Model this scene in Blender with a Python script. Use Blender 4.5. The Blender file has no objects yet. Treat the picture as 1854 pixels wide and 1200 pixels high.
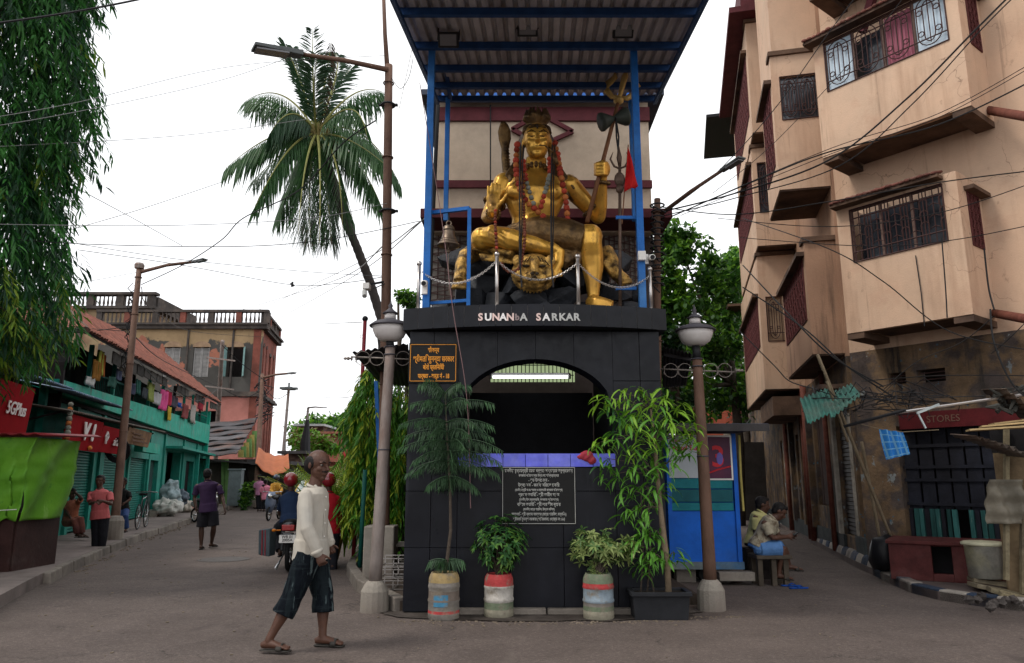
import bpy, bmesh, math, random
from mathutils import Vector as V, Matrix, Quaternion, noise
sc = bpy.context.scene
COL = sc.collection
R = math.radians
rnd = random.Random(7)

# ------------------------------------------------------------------ camera, sky, sun, exposure
F, H, PITCH = 1340.0, 1.45, math.atan(0.2)
CP, SP = math.cos(PITCH), math.sin(PITCH)
cam_d = bpy.data.cameras.new('camera'); cam = bpy.data.objects.new('camera', cam_d); COL.objects.link(cam)
cam_d.sensor_width = 36; cam_d.lens = 36 * F / 1854; cam_d.clip_end = 2000; cam_d.clip_start = .05
cam.location = (0, 0, H); cam.rotation_euler = (R(90) + PITCH, 0, 0); sc.camera = cam

SUN_EL, SUN_AZ = R(52), R(250)          # azimuth measured clockwise from +Y
w = bpy.data.worlds.new('World'); sc.world = w; w.use_nodes = True
nt = w.node_tree; nt.nodes.clear()
out = nt.nodes.new('ShaderNodeOutputWorld'); bg = nt.nodes.new('ShaderNodeBackground'); bg.inputs[1].default_value = .1
sky = nt.nodes.new('ShaderNodeTexSky'); sky.sky_type = 'NISHITA'; sky.sun_disc = False
sky.sun_elevation = SUN_EL; sky.sun_rotation = SUN_AZ; sky.air_density = 1.5; sky.dust_density = 4
tcw = nt.nodes.new('ShaderNodeTexCoord'); nz = nt.nodes.new('ShaderNodeTexNoise'); nz.inputs['Scale'].default_value = 1.6; nz.inputs['Detail'].default_value = 5
cr = nt.nodes.new('ShaderNodeValToRGB'); cr.color_ramp.elements[0].position = .3; cr.color_ramp.elements[0].color = (1, 1, 1, 1)
cr.color_ramp.elements[1].position = .7; cr.color_ramp.elements[1].color = (1, 1, 1, 1)
cr.color_ramp.elements[0].color = (.93, .95, 1, 1)
sc10 = nt.nodes.new('ShaderNodeVectorMath'); sc10.operation = 'SCALE'; sc10.inputs['Scale'].default_value = 11.5
mxw = nt.nodes.new('ShaderNodeMix'); mxw.data_type = 'RGBA'; mxw.inputs[0].default_value = .93
nt.links.new(tcw.outputs['Generated'], nz.inputs['Vector']); nt.links.new(nz.outputs[0], cr.inputs[0])
nt.links.new(cr.outputs[0], sc10.inputs[0]); nt.links.new(sky.outputs[0], mxw.inputs[6]); nt.links.new(sc10.outputs[0], mxw.inputs[7])
nt.links.new(mxw.outputs[2], bg.inputs[0]); nt.links.new(bg.outputs[0], out.inputs[0])
sd = bpy.data.lights.new('sun', 'SUN'); sun = bpy.data.objects.new('sun', sd); COL.objects.link(sun)
sd.energy = 1.3; sd.angle = R(14); sd.color = (1, .95, .87)
sdir = V((math.sin(SUN_AZ) * math.cos(SUN_EL), math.cos(SUN_AZ) * math.cos(SUN_EL), math.sin(SUN_EL)))
sun.rotation_euler = sdir.to_track_quat('Z', 'Y').to_euler()
sc.view_settings.view_transform = 'Standard'; sc.view_settings.look = 'None'; sc.view_settings.gamma = 1
sc.view_settings.use_curve_mapping = False; sc.view_settings.exposure = .42
sc.cycles.max_bounces = 6; sc.cycles.diffuse_bounces = 3; sc.cycles.transparent_max_bounces = 6

# ------------------------------------------------------------------ placing: photograph pixel -> point in the place
def ray(px, py):
    x = (px - 927) / F; y = (600 - py) / F
    return V((x, CP - y * SP, SP + y * CP))
CAMP = V((0, 0, H))
def atY(px, py, Y):
    r = ray(px, py); return CAMP + r * (Y / r.y)
def atZ(px, py, z=0.0):
    r = ray(px, py); return CAMP + r * ((z - H) / r.z)
def onP(px, py, o, n):
    r = ray(px, py); return CAMP + r * ((V(o) - CAMP).dot(n) / r.dot(n))

# ------------------------------------------------------------------ materials
MATS = {}
def M(name, col, rough=.8, var=.2, scale=3, bump=.15, bscale=40, col2=None, amt=.5, soft=.12, s2=1.2, stretch=(1, 1, 1), metal=0, spec=.16, emit=None, layers=(), zg=None, crack=None, hue=0, trans=0, rvar=0, objvar=0, coat=0):
    if name in MATS: return MATS[name]
    m = bpy.data.materials.new(name); m.use_nodes = True; n = m.node_tree; N = n.nodes; L = n.links.new
    b = N['Principled BSDF']
    tc = N.new('ShaderNodeTexCoord'); mp = N.new('ShaderNodeMapping'); mp.inputs['Scale'].default_value = stretch
    L(tc.outputs['Object'], mp.inputs[0])
    def tex(s, d=5, r=.6):
        t = N.new('ShaderNodeTexNoise'); t.inputs['Scale'].default_value = s; t.inputs['Detail'].default_value = d; t.inputs['Roughness'].default_value = r
        L(mp.outputs[0], t.inputs['Vector']); return t.outputs[0]
    def mix(f, a, c, mode='MIX'):
        x = N.new('ShaderNodeMix'); x.data_type = 'RGBA'; x.blend_type = mode
        for i, q in ((0, f), (6, a), (7, c)):
            if hasattr(q, 'links'): L(q, x.inputs[i])
            else: x.inputs[i].default_value = q if i == 0 else (*q[:3], 1)
        return x.outputs[2]
    def ramp(src, a, c, lo=0, hi=1):
        r = N.new('ShaderNodeMapRange'); L(src, r.inputs[0]); r.inputs[1].default_value = a; r.inputs[2].default_value = c
        r.inputs[3].default_value = lo; r.inputs[4].default_value = hi; return r.outputs[0]
    cur = mix(0.0, col, col)
    if col2 is not None:
        cur = mix(ramp(tex(s2), 1 - amt - soft, 1 - amt + soft), col, col2)
    if zg:                                            # another coat of colour above a ragged height
        sp = N.new('ShaderNodeSeparateXYZ'); L(tc.outputs['Object'], sp.inputs[0]); ad = N.new('ShaderNodeMath'); ad.operation = 'MULTIPLY_ADD'; L(tex(zg[3], 6, .65), ad.inputs[0]); ad.inputs[1].default_value = zg[1]; L(sp.outputs[2], ad.inputs[2])
        cur = mix(ramp(ad.outputs[0], zg[0] + zg[1] * .5 - .06, zg[0] + zg[1] * .5 + .06), cur, zg[2])
    if crack:
        dn = N.new('ShaderNodeTexNoise'); dn.inputs['Scale'].default_value = 3; dn.inputs['Detail'].default_value = 5; L(tc.outputs['Object'], dn.inputs['Vector']); vm = N.new('ShaderNodeVectorMath'); vm.operation = 'SCALE'; vm.inputs['Scale'].default_value = .5; L(dn.outputs['Color'], vm.inputs[0])
        va = N.new('ShaderNodeVectorMath'); L(tc.outputs['Object'], va.inputs[0]); L(vm.outputs[0], va.inputs[1]); vo = N.new('ShaderNodeTexVoronoi'); vo.feature = 'DISTANCE_TO_EDGE'; vo.inputs['Scale'].default_value = crack[0]; L(va.outputs[0], vo.inputs['Vector'])
        mk = N.new('ShaderNodeMath'); mk.operation = 'MULTIPLY'; L(ramp(vo.outputs['Distance'], 0, crack[1], 1, 0), mk.inputs[0]); L(ramp(tex(.6), .48, .58), mk.inputs[1]); cur = mix(mk.outputs[0], cur, crack[2])
    for (ls, lst, lo, hi, lc) in layers:
        m2 = N.new('ShaderNodeMapping'); m2.inputs['Scale'].default_value = lst; m2.inputs['Location'].default_value = (ls, 3.1, 1.7); L(tc.outputs['Object'], m2.inputs[0]); t = N.new('ShaderNodeTexNoise'); t.inputs['Scale'].default_value = ls; t.inputs['Detail'].default_value = 6; t.inputs['Roughness'].default_value = .65; L(m2.outputs[0], t.inputs['Vector'])
        cur = mix(ramp(t.outputs[0], lo, hi), cur, lc)
    if var:
        t = tex(scale, 8, .7)
        v = N.new('ShaderNodeMix'); v.data_type = 'RGBA'; v.blend_type = 'MULTIPLY'; v.inputs[0].default_value = 1
        L(cur, v.inputs[6]); g = N.new('ShaderNodeCombineColor'); s = ramp(t, .3, .7, 1 - var, 1 + var * .6)
        for i in range(3): L(s, g.inputs[i])
        L(g.outputs[0], v.inputs[7]); cur = v.outputs[2]
    if objvar:
        oi = N.new('ShaderNodeObjectInfo'); hs = N.new('ShaderNodeHueSaturation')
        L(ramp(oi.outputs['Random'], 0, 1, 1 - objvar, 1 + objvar), hs.inputs['Value']); L(cur, hs.inputs['Color']); cur = hs.outputs[0]
    L(cur, b.inputs['Base Color'])
    b.inputs['Roughness'].default_value = rough; b.inputs['Metallic'].default_value = metal; b.inputs['Specular IOR Level'].default_value = spec
    if rvar: L(ramp(tex(scale * 3), .3, .7, rough - rvar, rough + rvar), b.inputs['Roughness'])
    if coat: b.inputs['Coat Weight'].default_value = coat; b.inputs['Coat Roughness'].default_value = .1
    if trans:
        tr = N.new('ShaderNodeBsdfTranslucent'); L(cur, tr.inputs[0]); ms = N.new('ShaderNodeMixShader'); ms.inputs[0].default_value = trans
        L(b.outputs[0], ms.inputs[1]); L(tr.outputs[0], ms.inputs[2]); L(ms.outputs[0], N['Material Output'].inputs[0])
    if emit: b.inputs['Emission Color'].default_value = (*emit[:3], 1); b.inputs['Emission Strength'].default_value = emit[3]
    if bump:
        bn = N.new('ShaderNodeBump'); bn.inputs['Strength'].default_value = bump; bn.inputs['Distance'].default_value = .02
        L(tex(bscale, 6), bn.inputs['Height']); L(bn.outputs[0], b.inputs['Normal'])
    MATS[name] = m; return m

# ------------------------------------------------------------------ mesh builder, things and parts
WM = {}                                         # world matrix of each thing (parts sit at identity under it)
def frame_of(o):
    while o.parent is not None and o.name not in WM: o = o.parent
    return WM.get(o.name, Matrix.Identity(4))
def props(o, label=None, cat=None, group=None, kind=None):
    if label: o['label'] = label
    if cat: o['category'] = cat
    if group: o['group'] = group
    if kind: o['kind'] = kind
    return o
def thing(name, label, cat, loc=(0, 0, 0), rz=0, group=None):
    o = bpy.data.objects.new(name, None); COL.objects.link(o); o.location = loc; o.rotation_euler = (0, 0, rz); o.empty_display_size = .1
    WM[o.name] = Matrix.Translation(V(loc)) @ Matrix.Rotation(rz, 4, 'Z')
    return props(o, label, cat, group)
class MB:
    def __init__(s): s.v = []; s.f = []; s.mi = []; s.cur = 0
    def add(s, vs, fs):
        k = len(s.v); s.v += [V(p) for p in vs]; s.f += [tuple(i + k for i in f) for f in fs]; s.mi += [s.cur] * len(fs); return s
    def quad(s, *p): return s.add(p, [tuple(range(len(p)))])
    def box(s, c, d, m=None):
        c = V(c); vs = [V(((i & 1) - .5, ((i >> 1) & 1) - .5, ((i >> 2) & 1) - .5)) for i in range(8)]
        vs = [V((p.x * d[0], p.y * d[1], p.z * d[2])) for p in vs]
        if m is not None: vs = [m @ p for p in vs]
        return s.add([p + c for p in vs], [(0, 2, 3, 1), (4, 5, 7, 6), (0, 1, 5, 4), (2, 6, 7, 3), (0, 4, 6, 2), (1, 3, 7, 5)])
    def hexa(s, p):                              # 8 corners: 4 bottom ccw, 4 top ccw
        return s.add(p, [(3, 2, 1, 0), (4, 5, 6, 7), (0, 1, 5, 4), (1, 2, 6, 5), (2, 3, 7, 6), (3, 0, 4, 7)])
    def bar(s, p, q, w, h=None, up=(0, 0, 1)):
        p, q = V(p), V(q); t = (q - p).normalized(); h = h or w
        u = t.cross(V(up)); u = u.normalized() if u.length > 1e-4 else V((1, 0, 0)); v = u.cross(t)
        a, b = u * w / 2, v * h / 2
        return s.hexa([p - a - b, p + a - b, p + a + b, p - a + b, q - a - b, q + a - b, q + a + b, q - a + b])
    def prism(s, pts, off):                      # planar polygon extruded by a vector
        n = len(pts); off = V(off); pts = [V(p) for p in pts]
        return s.add(pts + [p + off for p in pts], [tuple(range(n))[::-1], tuple(range(n, 2 * n))] + [(i, (i + 1) % n, n + (i + 1) % n, n + i) for i in range(n)])
    def loft(s, pts, rad, n=10, hint=(1, 0, 0), cap=True):
        pts = [V(p) for p in pts]; hint = V(hint); vs = []; k = len(pts)
        rad = [(r, r) if not isinstance(r, (tuple, list)) else r for r in (rad if isinstance(rad, (list, tuple)) else [rad] * k)]
        for i, p in enumerate(pts):
            t = (pts[min(i + 1, k - 1)] - pts[max(i - 1, 0)]).normalized()
            u = hint - t * hint.dot(t)
            if u.length < 1e-3: u = V((0, 1, .01)) - t * V((0, 1, .01)).dot(t)
            u.normalize(); v = t.cross(u)
            for j in range(n):
                a = 2 * math.pi * j / n; vs.append(p + u * (math.cos(a) * rad[i][0]) + v * (math.sin(a) * rad[i][1]))
        fs = [(i * n + j, i * n + (j + 1) % n, (i + 1) * n + (j + 1) % n, (i + 1) * n + j) for i in range(k - 1) for j in range(n)]
        if cap: fs += [tuple(range(n))[::-1], tuple(range((k - 1) * n, k * n))]
        return s.add(vs, fs)
    def tube(s, pts, r, n=8, cap=True): return s.loft(pts, r, n, (.3, .9, .2), cap)
    def lathe(s, prof, c, n=20, axis=None):
        c = V(c); vs = []; k = len(prof)
        for r, z in prof:
            for j in range(n):
                a = 2 * math.pi * j / n; q = V((r * math.cos(a), r * math.sin(a), z)); vs.append(c + (axis @ q if axis is not None else q))
        fs = [(i * n + j, i * n + (j + 1) % n, (i + 1) * n + (j + 1) % n, (i + 1) * n + j) for i in range(k - 1) for j in range(n)]
        return s.add(vs, fs + [tuple(range(n))[::-1], tuple(range((k - 1) * n, k * n))])
    def ball(s, c, r, n=12, m=6, rot=None):
        if not isinstance(r, (tuple, list)): r = (r, r, r)
        c = V(c); vs = []
        for i in range(m + 1):
            ph = math.pi * i / m; ph = min(max(ph, .08), math.pi - .08)
            for j in range(n):
                a = 2 * math.pi * j / n; q = V((r[0] * math.sin(ph) * math.cos(a), r[1] * math.sin(ph) * math.sin(a), -r[2] * math.cos(ph)))
                vs.append(c + (rot @ q if rot is not None else q))
        fs = [(i * n + j, i * n + (j + 1) % n, (i + 1) * n + (j + 1) % n, (i + 1) * n + j) for i in range(m) for j in range(n)]
        return s.add(vs, fs + [tuple(range(n))[::-1], tuple(range(m * n, (m + 1) * n))])
    def torus(s, c, R_, r, axis=(0, 0, 1), n=16, k=6):
        q = V(axis).normalized().to_track_quat('Z', 'Y'); pts = [V(c) + q @ V((R_ * math.cos(2 * math.pi * i / n), R_ * math.sin(2 * math.pi * i / n), 0)) for i in range(n + 1)]
        return s.tube(pts, r, k, False)
    def grid(s, fn, nu, nv):                     # fn(u,v) -> point
        vs = [fn(i / nu, j / nv) for i in range(nu + 1) for j in range(nv + 1)]
        return s.add(vs, [(i * (nv + 1) + j, (i + 1) * (nv + 1) + j, (i + 1) * (nv + 1) + j + 1, i * (nv + 1) + j + 1) for i in range(nu) for j in range(nv)])
    def build(s, name, mat, parent=None, bevel=0, smooth=False, kind=None, local=False, label=None, cat=None, group=None, solid=0, remesh=0, sm=0, disp=0, dsize=.2, origin=None):
        me = bpy.data.meshes.new(name); o = bpy.data.objects.new(name, me); COL.objects.link(o)
        if parent is not None and not local:
            im = frame_of(parent).inverted(); vs = [im @ p for p in s.v]
        elif parent is None:
            if origin is None and s.v:
                xs = [p.x for p in s.v]; ys = [p.y for p in s.v]; origin = V(((min(xs) + max(xs)) / 2, (min(ys) + max(ys)) / 2, min(p.z for p in s.v)))
            origin = V(origin or (0, 0, 0)); o.location = origin; vs = [p - origin for p in s.v]; WM[o.name] = Matrix.Translation(origin)
        else: vs = s.v
        me.from_pydata([tuple(p) for p in vs], [], s.f)
        for m_ in (mat if isinstance(mat, (list, tuple)) else [mat]): me.materials.append(m_)
        if any(s.mi): me.polygons.foreach_set('material_index', s.mi)
        if smooth: me.polygons.foreach_set('use_smooth', [True] * len(me.polygons))
        me.update()
        if parent is not None: o.parent = parent
        if solid:
            md = o.modifiers.new('solid', 'SOLIDIFY'); md.thickness = solid; md.offset = 0
        if remesh:
            md = o.modifiers.new('remesh', 'REMESH'); md.mode = 'VOXEL'; md.voxel_size = remesh; md.use_smooth_shade = True
        if sm:
            md = o.modifiers.new('smooth', 'SMOOTH'); md.factor = .6; md.iterations = sm
        if disp:
            t = bpy.data.textures.new('folds', 'CLOUDS'); t.noise_scale = dsize; t.noise_depth = 2
            md = o.modifiers.new('folds', 'DISPLACE'); md.texture = t; md.strength = disp; md.mid_level = .5; md.texture_coords = 'GLOBAL'
        if bevel:
            md = o.modifiers.new('bevel', 'BEVEL'); md.width = bevel; md.segments = 2; md.limit_method = 'ANGLE'
        return props(o, label, cat, group, kind)
def share(o, parent, mtx, name=None, label=None):
    c = o.copy(); COL.objects.link(c); c.parent = parent; c.matrix_local = mtx
    if 'label' in c: del c['label']
    if label: c['label'] = label
    return c
def kids(o): return [c for c in bpy.data.objects if c.parent == o]
def copy_tree(o, loc, rz=None, label=None, scale=None):
    def rec(a, par):
        c = a.copy(); COL.objects.link(c)
        if par is not None: c.parent = par
        for ch in tree.get(a.name, []): rec(ch, c)
        return c
    tree = {}
    for q in list(bpy.data.objects):
        if q.parent is not None: tree.setdefault(q.parent.name, []).append(q)
    c = rec(o, None); c.location = loc
    if rz is not None: c.rotation_euler = (0, 0, rz)
    if scale: c.scale = scale
    if label: c['label'] = label
    return c
def text(name, body, size, mtx, mat, parent=None, depth=.004, align='CENTER', bold=0, label=None, cat=None, wscale=1):
    cu = bpy.data.curves.new('t', 'FONT'); cu.body = body; cu.size = size; cu.extrude = depth; cu.align_x = align; cu.align_y = 'CENTER'; cu.offset = bold; cu.resolution_u = 3
    to = bpy.data.objects.new('t', cu); COL.objects.link(to)
    bpy.context.view_layer.update()
    me = bpy.data.meshes.new_from_object(to.evaluated_get(bpy.context.evaluated_depsgraph_get()))
    bpy.data.objects.remove(to); bpy.data.curves.remove(cu)
    mt = (frame_of(parent).inverted() if parent is not None else Matrix.Identity(4)) @ mtx @ Matrix.Diagonal((wscale, 1, 1, 1))
    o = bpy.data.objects.new(name, me); COL.objects.link(o); me.materials.clear(); me.materials.append(mat)
    me.transform(mt)
    if parent is not None: o.parent = parent
    return props(o, label, cat)
def facing(loc, right, up=(0, 0, 1)):            # matrix: x = right, y = up, z = out
    r = V(right).normalized(); u = V(up); u = (u - r * u.dot(r)).normalized(); n = r.cross(u)
    m = Matrix.Identity(4)
    for i in range(3): m[i][0] = r[i]; m[i][1] = u[i]; m[i][2] = n[i]; m[i][3] = V(loc)[i]
    return m
class Wall:                                      # a vertical plane: s along u, z up, off = metres towards the viewer's side
    def __init__(s, o, u, n): s.o = V((o[0], o[1], 0)); s.u = V((u[0], u[1], 0)).normalized(); s.n = V((n[0], n[1], 0)).normalized()
    def pt(s, a, z, off=0): return s.o + s.u * a + V((0, 0, z)) + s.n * off
    def px(s, x, y, off=0):                      # -> (s, z) of the pixel on the plane
        p = onP(x, y, s.o + s.n * off, s.n); return (p - s.o).dot(s.u), p.z
    def box(s, mb, a0, a1, z0, z1, o0, o1):
        return mb.hexa([s.pt(a0, z0, o0), s.pt(a1, z0, o0), s.pt(a1, z0, o1), s.pt(a0, z0, o1), s.pt(a0, z1, o0), s.pt(a1, z1, o0), s.pt(a1, z1, o1), s.pt(a0, z1, o1)])
    def bar(s, mb, a0, z0, a1, z1, w_, off, h=None): return mb.bar(s.pt(a0, z0, off), s.pt(a1, z1, off), w_, h, s.n)
    def wallholes(s, mb, a0, a1, z0, z1, holes, o0, o1):   # solid wall pieces round rectangular holes (given as a,b,zlo,zhi)
        xs = sorted({a0, a1, *[h[0] for h in holes], *[h[1] for h in holes]})
        xs = [x for x in xs if a0 <= x <= a1]
        for x0, x1 in zip(xs, xs[1:]):
            if x1 - x0 < 1e-4: continue
            hs = sorted([(max(h[2], z0), min(h[3], z1)) for h in holes if h[0] <= x0 + 1e-5 and h[1] >= x1 - 1e-5])
            z = z0
            for lo, hi in hs:
                if lo > z + 1e-4: s.box(mb, x0, x1, z, lo, o0, o1)
                z = max(z, hi)
            if z < z1 - 1e-4: s.box(mb, x0, x1, z, z1, o0, o1)
        return mb
# ------------------------------------------------------------------ ground, kerbs, pavements
asphalt = M('asphalt', (.115, .09, .079), .88, .22, 1.3, .6, 130, (.085, .068, .063), .45, .2, .35, layers=[(38, (1, 1, 1), .5, .66, (.165, .132, .117)), (24, (1, 1, 1), .55, .68, (.075, .06, .053)), (170, (1, 1, 1), .5, .72, (.2, .165, .145)), (140, (1, 1, 1), .55, .7, (.055, .045, .042)), (.9, (1, .35, 1), .6, .68, (.07, .056, .052)), (5, (1, 1, 1), .66, .7, (.06, .05, .045)), (2.3, (1, .25, 1), .62, .75, (.165, .135, .118))], crack=(.55, .012, (.035, .03, .028)))
paving = M('paving', (.2, .165, .15), .9, .3, 2, .4, 60, (.12, .1, .09), .4)
stone = M('kerb_stone', (.19, .165, .14), .9, .35, 5, .5, 40, (.13, .11, .1), .4, objvar=.2)
concrete = M('concrete', (.3, .27, .23), .9, .3, 5, .5, 50, (.16, .13, .11), .45)
dirt = M('dirt', (.06, .045, .035), .95, .4, 4, .5, 30)
def sheet(name, pts, z, mat, sub=0):
    mb = MB(); mb.quad(*[(x, y, z) for x, y in pts]); return mb.build(name, mat, origin=(0, 0, 0), kind='structure')
sheet('ground', [(-300, -60), (300, -60), (300, 600), (-300, 600)], -.02, dirt)
LK = lambda Y: -7.94 - .262 * (Y - 14.52) + (.006 * max(0, 20 - Y) ** 2)        # left kerb line
LW = Wall((-9.5, 13.5), (-.262, 1), (1, .262)); LW.n = V((1, .262, 0)).normalized()
def road():
    mb = MB(); rows = [-8 + i * 1.5 for i in range(60)]
    def fn(u, v):
        Y = -8 + 88 * u; X = -32 + 48 * v
        return V((X, Y, .006 * noise.noise(V((X * .5, Y * .5, 0)))))
    mb.grid(fn, 88, 48); mb.build('road', asphalt, origin=(0, 0, 0), kind='structure', smooth=True)
road()
# left pavement with kerb stones
mb = MB(); ys = [4 + i * 2 for i in range(28)]
for a, b in zip(ys, ys[1:]):
    xa, xb = LK(a), LK(b); wa, wb = LW.pt((a - 13.5) * 1.034, 0).x - .6, LW.pt((b - 13.5) * 1.034, 0).x - .6
    mb.hexa([(wa, a, -.1), (xa - .14, a, -.1), (xb - .14, b, -.1), (wb, b, -.1), (wa, a, .15), (xa - .14, a, .15), (xb - .14, b, .15), (wb, b, .15)])
pv = mb.build('pavement', paving, origin=(0, 0, 0), kind='structure')
y = 11.0; k = 0
while y < 46:
    L_ = .75 if y < 30 else 1.5
    a, b = y + .012, y + L_ - .012; xa, xb = LK(a), LK(b); z = .16 + rnd.uniform(-.015, .012); dx = rnd.uniform(-.015, .015)
    mb = MB().hexa([(xa - .15 + dx, a, -.05), (xa + dx, a, -.05), (xb + dx, b, -.05), (xb - .15 + dx, b, -.05), (xa - .15 + dx, a, z), (xa - .02 + dx, a, z), (xb - .02 + dx, b, z), (xb - .15 + dx, b, z)])
    mb.build('kerb_stone', stone, pv, bevel=.02); y += L_
# right pavement and painted kerb
RW = Wall((5.85, 12.65), (.612, -.791), (-.791, -.612))
LN = Wall((5.85, 12.65), (.224, .975), (-.975, .224))
blue_k = M('kerb_blue_paint', (.03, .045, .075), .8, .5, 9, .5, 50, (.12, .1, .09), .35, objvar=.2)
white_k = M('kerb_white_paint', (.29, .26, .225), .8, .35, 9, .5, 50, (.12, .1, .09), .38, objvar=.15)
kp = [atZ(*p) for p in ((1440, 966), (1500, 1000), (1548, 1026), (1580, 1041), (1612, 1057), (1650, 1073), (1700, 1086), (1750, 1094), (1805, 1100), (1854, 1106), (1960, 1118))]
far0 = V((5.5 + .224 * 24, 12.65 + .975 * 24, 0))
poly = [far0] + kp + [V((14, 7, 0)), V((16, 30, 0))]
mb = MB().prism([p + V((0, 0, -.1)) for p in poly], (0, 0, .2)); pr = mb.build('pavement', M('paving_dark', (.11, .085, .078), .9, .3, 2, .4, 60), origin=(0, 0, 0), kind='structure')
path = [far0] + kp; seg = []
for a, b in zip(path, path[1:]):
    n_ = max(1, round((b - a).length / .42)); seg += [a.lerp(b, i / n_) for i in range(n_)]
seg.append(path[-1])
for i, (a, b) in enumerate(zip(seg, seg[1:])):
    t = (b - a).normalized(); nn = V((t.y, -t.x, 0)) * (1 if True else 1)
    if nn.x < 0 and nn.y < 0: nn = -nn
    hi = .25 if a.y > 12.3 else .13; wd = .2 if a.y > 12.3 else .16
    a2, b2 = a + t * .006, b - t * .006; j = rnd.uniform(-.012, .012); side = V((-t.y, t.x, 0)); side = side if side.dot(V((1, .3, 0))) > 0 or side.y > .5 else -side
    up = V((0, 0, hi + j))
    mb = MB().loft([a2 + side * wd / 2, b2 + side * wd / 2], [(wd / 2, hi + j)] * 2, 14, side) if a.y > 12.3 else MB().hexa([a2 - V((0, 0, .05)), b2 - V((0, 0, .05)), b2 + side * wd - V((0, 0, .05)), a2 + side * wd - V((0, 0, .05)), a2 + up, b2 + up, b2 + side * wd + up, a2 + side * wd + up])
    mb.build('kerb_stone', blue_k if i % 2 else white_k, pr, bevel=.015, smooth=a.y > 12.3)
# planted island left of and behind the shrine
isl = [(-1.25, 8.7), (-2.0, 10.3), (-2.5, 12.0), (-3.6, 19), (-6.5, 34), (-4, 36), (2.2, 30), (2.2, 9.2)]
mb = MB().prism([V((x, y, -.05)) for x, y in isl], (0, 0, .17)); ip = mb.build('traffic_island', dirt, origin=(0, 0, 0), kind='structure')
for a, b in zip([V((*p, 0)) for p in isl[:6]], [V((*p, 0)) for p in isl[1:6]]):
    n_ = max(1, round((b - a).length / .7))
    for i in range(n_):
        p, q = a.lerp(b, (i + .02) / n_), a.lerp(b, (i + .98) / n_)
        MB().bar(p + V((0, 0, .06)), q + V((0, 0, .06)), .14, .2).build('kerb_stone', stone, ip, bevel=.015)
mb = MB(); mc = atZ(405, 1013); mb.lathe([(.0, .008), (.42, .008), (.44, .012), (.46, .006)], mc, 28)
mb.build('manhole_cover', M('cast_iron', (.09, .08, .075), .7, .3, 8, .6, 60), label='round worn manhole cover in the road behind the striding man', cat='manhole cover')

# ------------------------------------------------------------------ the shrine
granite = M('black_granite', (.005, .0055, .009), .38, .45, 2.5, .04, 20, (.011, .012, .017), .4, .2, 2, rvar=.12, layers=[(3, (1.4, 1.4, .1), .62, .78, (.03, .032, .04))], spec=.22, objvar=.12)
blackp = M('black_render', (.007, .007, .009), .6, .4, 3, .2, 30)
white_p = M('white_paint', (.75, .72, .68), .5, .1)
steel = M('steel', (.5, .47, .45), .28, .1, metal=.9)
bluep = M('blue_post_paint', (.02, .13, .42), .5, .25, 6, .2, 30, (.05, .17, .4), .4)
S0 = V((.27, 9.8, 0)); shrine = thing('shrine_building', 'black granite shrine building with arched opening under the golden statue', 'shrine', S0)
Yf = 8.6; XL, XR = -1.21, 1.74; AX, AW, AZ, AR = .28, .9, 2.22, .62
def archz(x): t = (x - AX) / AW; return AZ + AR * math.sqrt(max(0, 1 - t * t))
mb = MB()
mb.box(((XL + AX - AW) / 2, 9.75, 1.6), (AX - AW - XL - .03, 2.2, 3.2)); mb.box(((XR + AX + AW) / 2, 9.75, 1.6), (XR - AX - AW - .03, 2.2, 3.2))
mb.box((AX, 8.82, .79), (2 * AW + .2, .36, 1.58)); mb.box((AX, 10.9, 1.35), (2 * AW, .1, 2.7)); mb.box((AX, 9.8, 3.3), (2.9, 2.3, .22)); mb.box((AX, 9.8, .2), (1.9, 2, .3))
mb.build('wall', blackp, shrine)
n = 24; xs = [AX - AW + 2 * AW * i / n for i in range(n + 1)]                     # spandrel panels round the arch
for k in range(4):
    sub = xs[k * 6:(k + 1) * 6 + 1]
    pts = [V((x, Yf, archz(x))) for x in sub] + [V((sub[-1], Yf, 3.17)), V((sub[0], Yf, 3.17))]
    if k < 3: pts = [p if p.x < sub[-1] - 1e-5 else p - V((.004, 0, 0)) for p in pts]
    MB().prism([p + V((0, 0, 0)) for p in pts], (0, .38, 0)).build('granite_panel', granite, shrine)
def panel(x0, x1, z0, z1, name='granite_panel', m=granite, y=Yf, th=.05):
    mb = MB().box(((x0 + x1) / 2, y + th / 2 + .012 * 0, (z0 + z1) / 2), (x1 - x0 - .006, th, z1 - z0 - .006)); mb.build(name, m, shrine, bevel=.002)
for (x0, x1) in ((XL, -.92), (-.92, AX - AW), (AX + AW, 1.5), (1.5, XR)):
    for z0, z1 in ((.02, .7), (.7, 1.32), (1.32, 1.95), (1.95, 2.58), (2.58, 3.17)): panel(x0, x1, z0, z1)
for i in range(3):
    for z0, z1 in ((.02, .7), (.7, 1.32), (1.32, 1.585)): panel(AX - AW + .6 * i, AX - AW + .6 * (i + 1), z0, z1)
btile = M('blue_tile', (.11, .12, .6), .15, .25, 5, 0, 10, (.2, .22, .62), .4, .15, 3, objvar=.25)
for i in range(7): panel(-.62 + i * .258, -.62 + (i + 1) * .258, 1.59, 1.745, 'blue_tile', btile, Yf - .004, .05)
MB().box((AX, 8.82, 1.735), (1.8, .34, .018)).build('sill', btile, shrine)
for k in range(4): MB().box((-.52 + .6 * k, 8.545, .03), (.585, .1, .075 + .008 * (k % 2))).build('kerb_stone', stone, shrine, bevel=.012)
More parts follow.
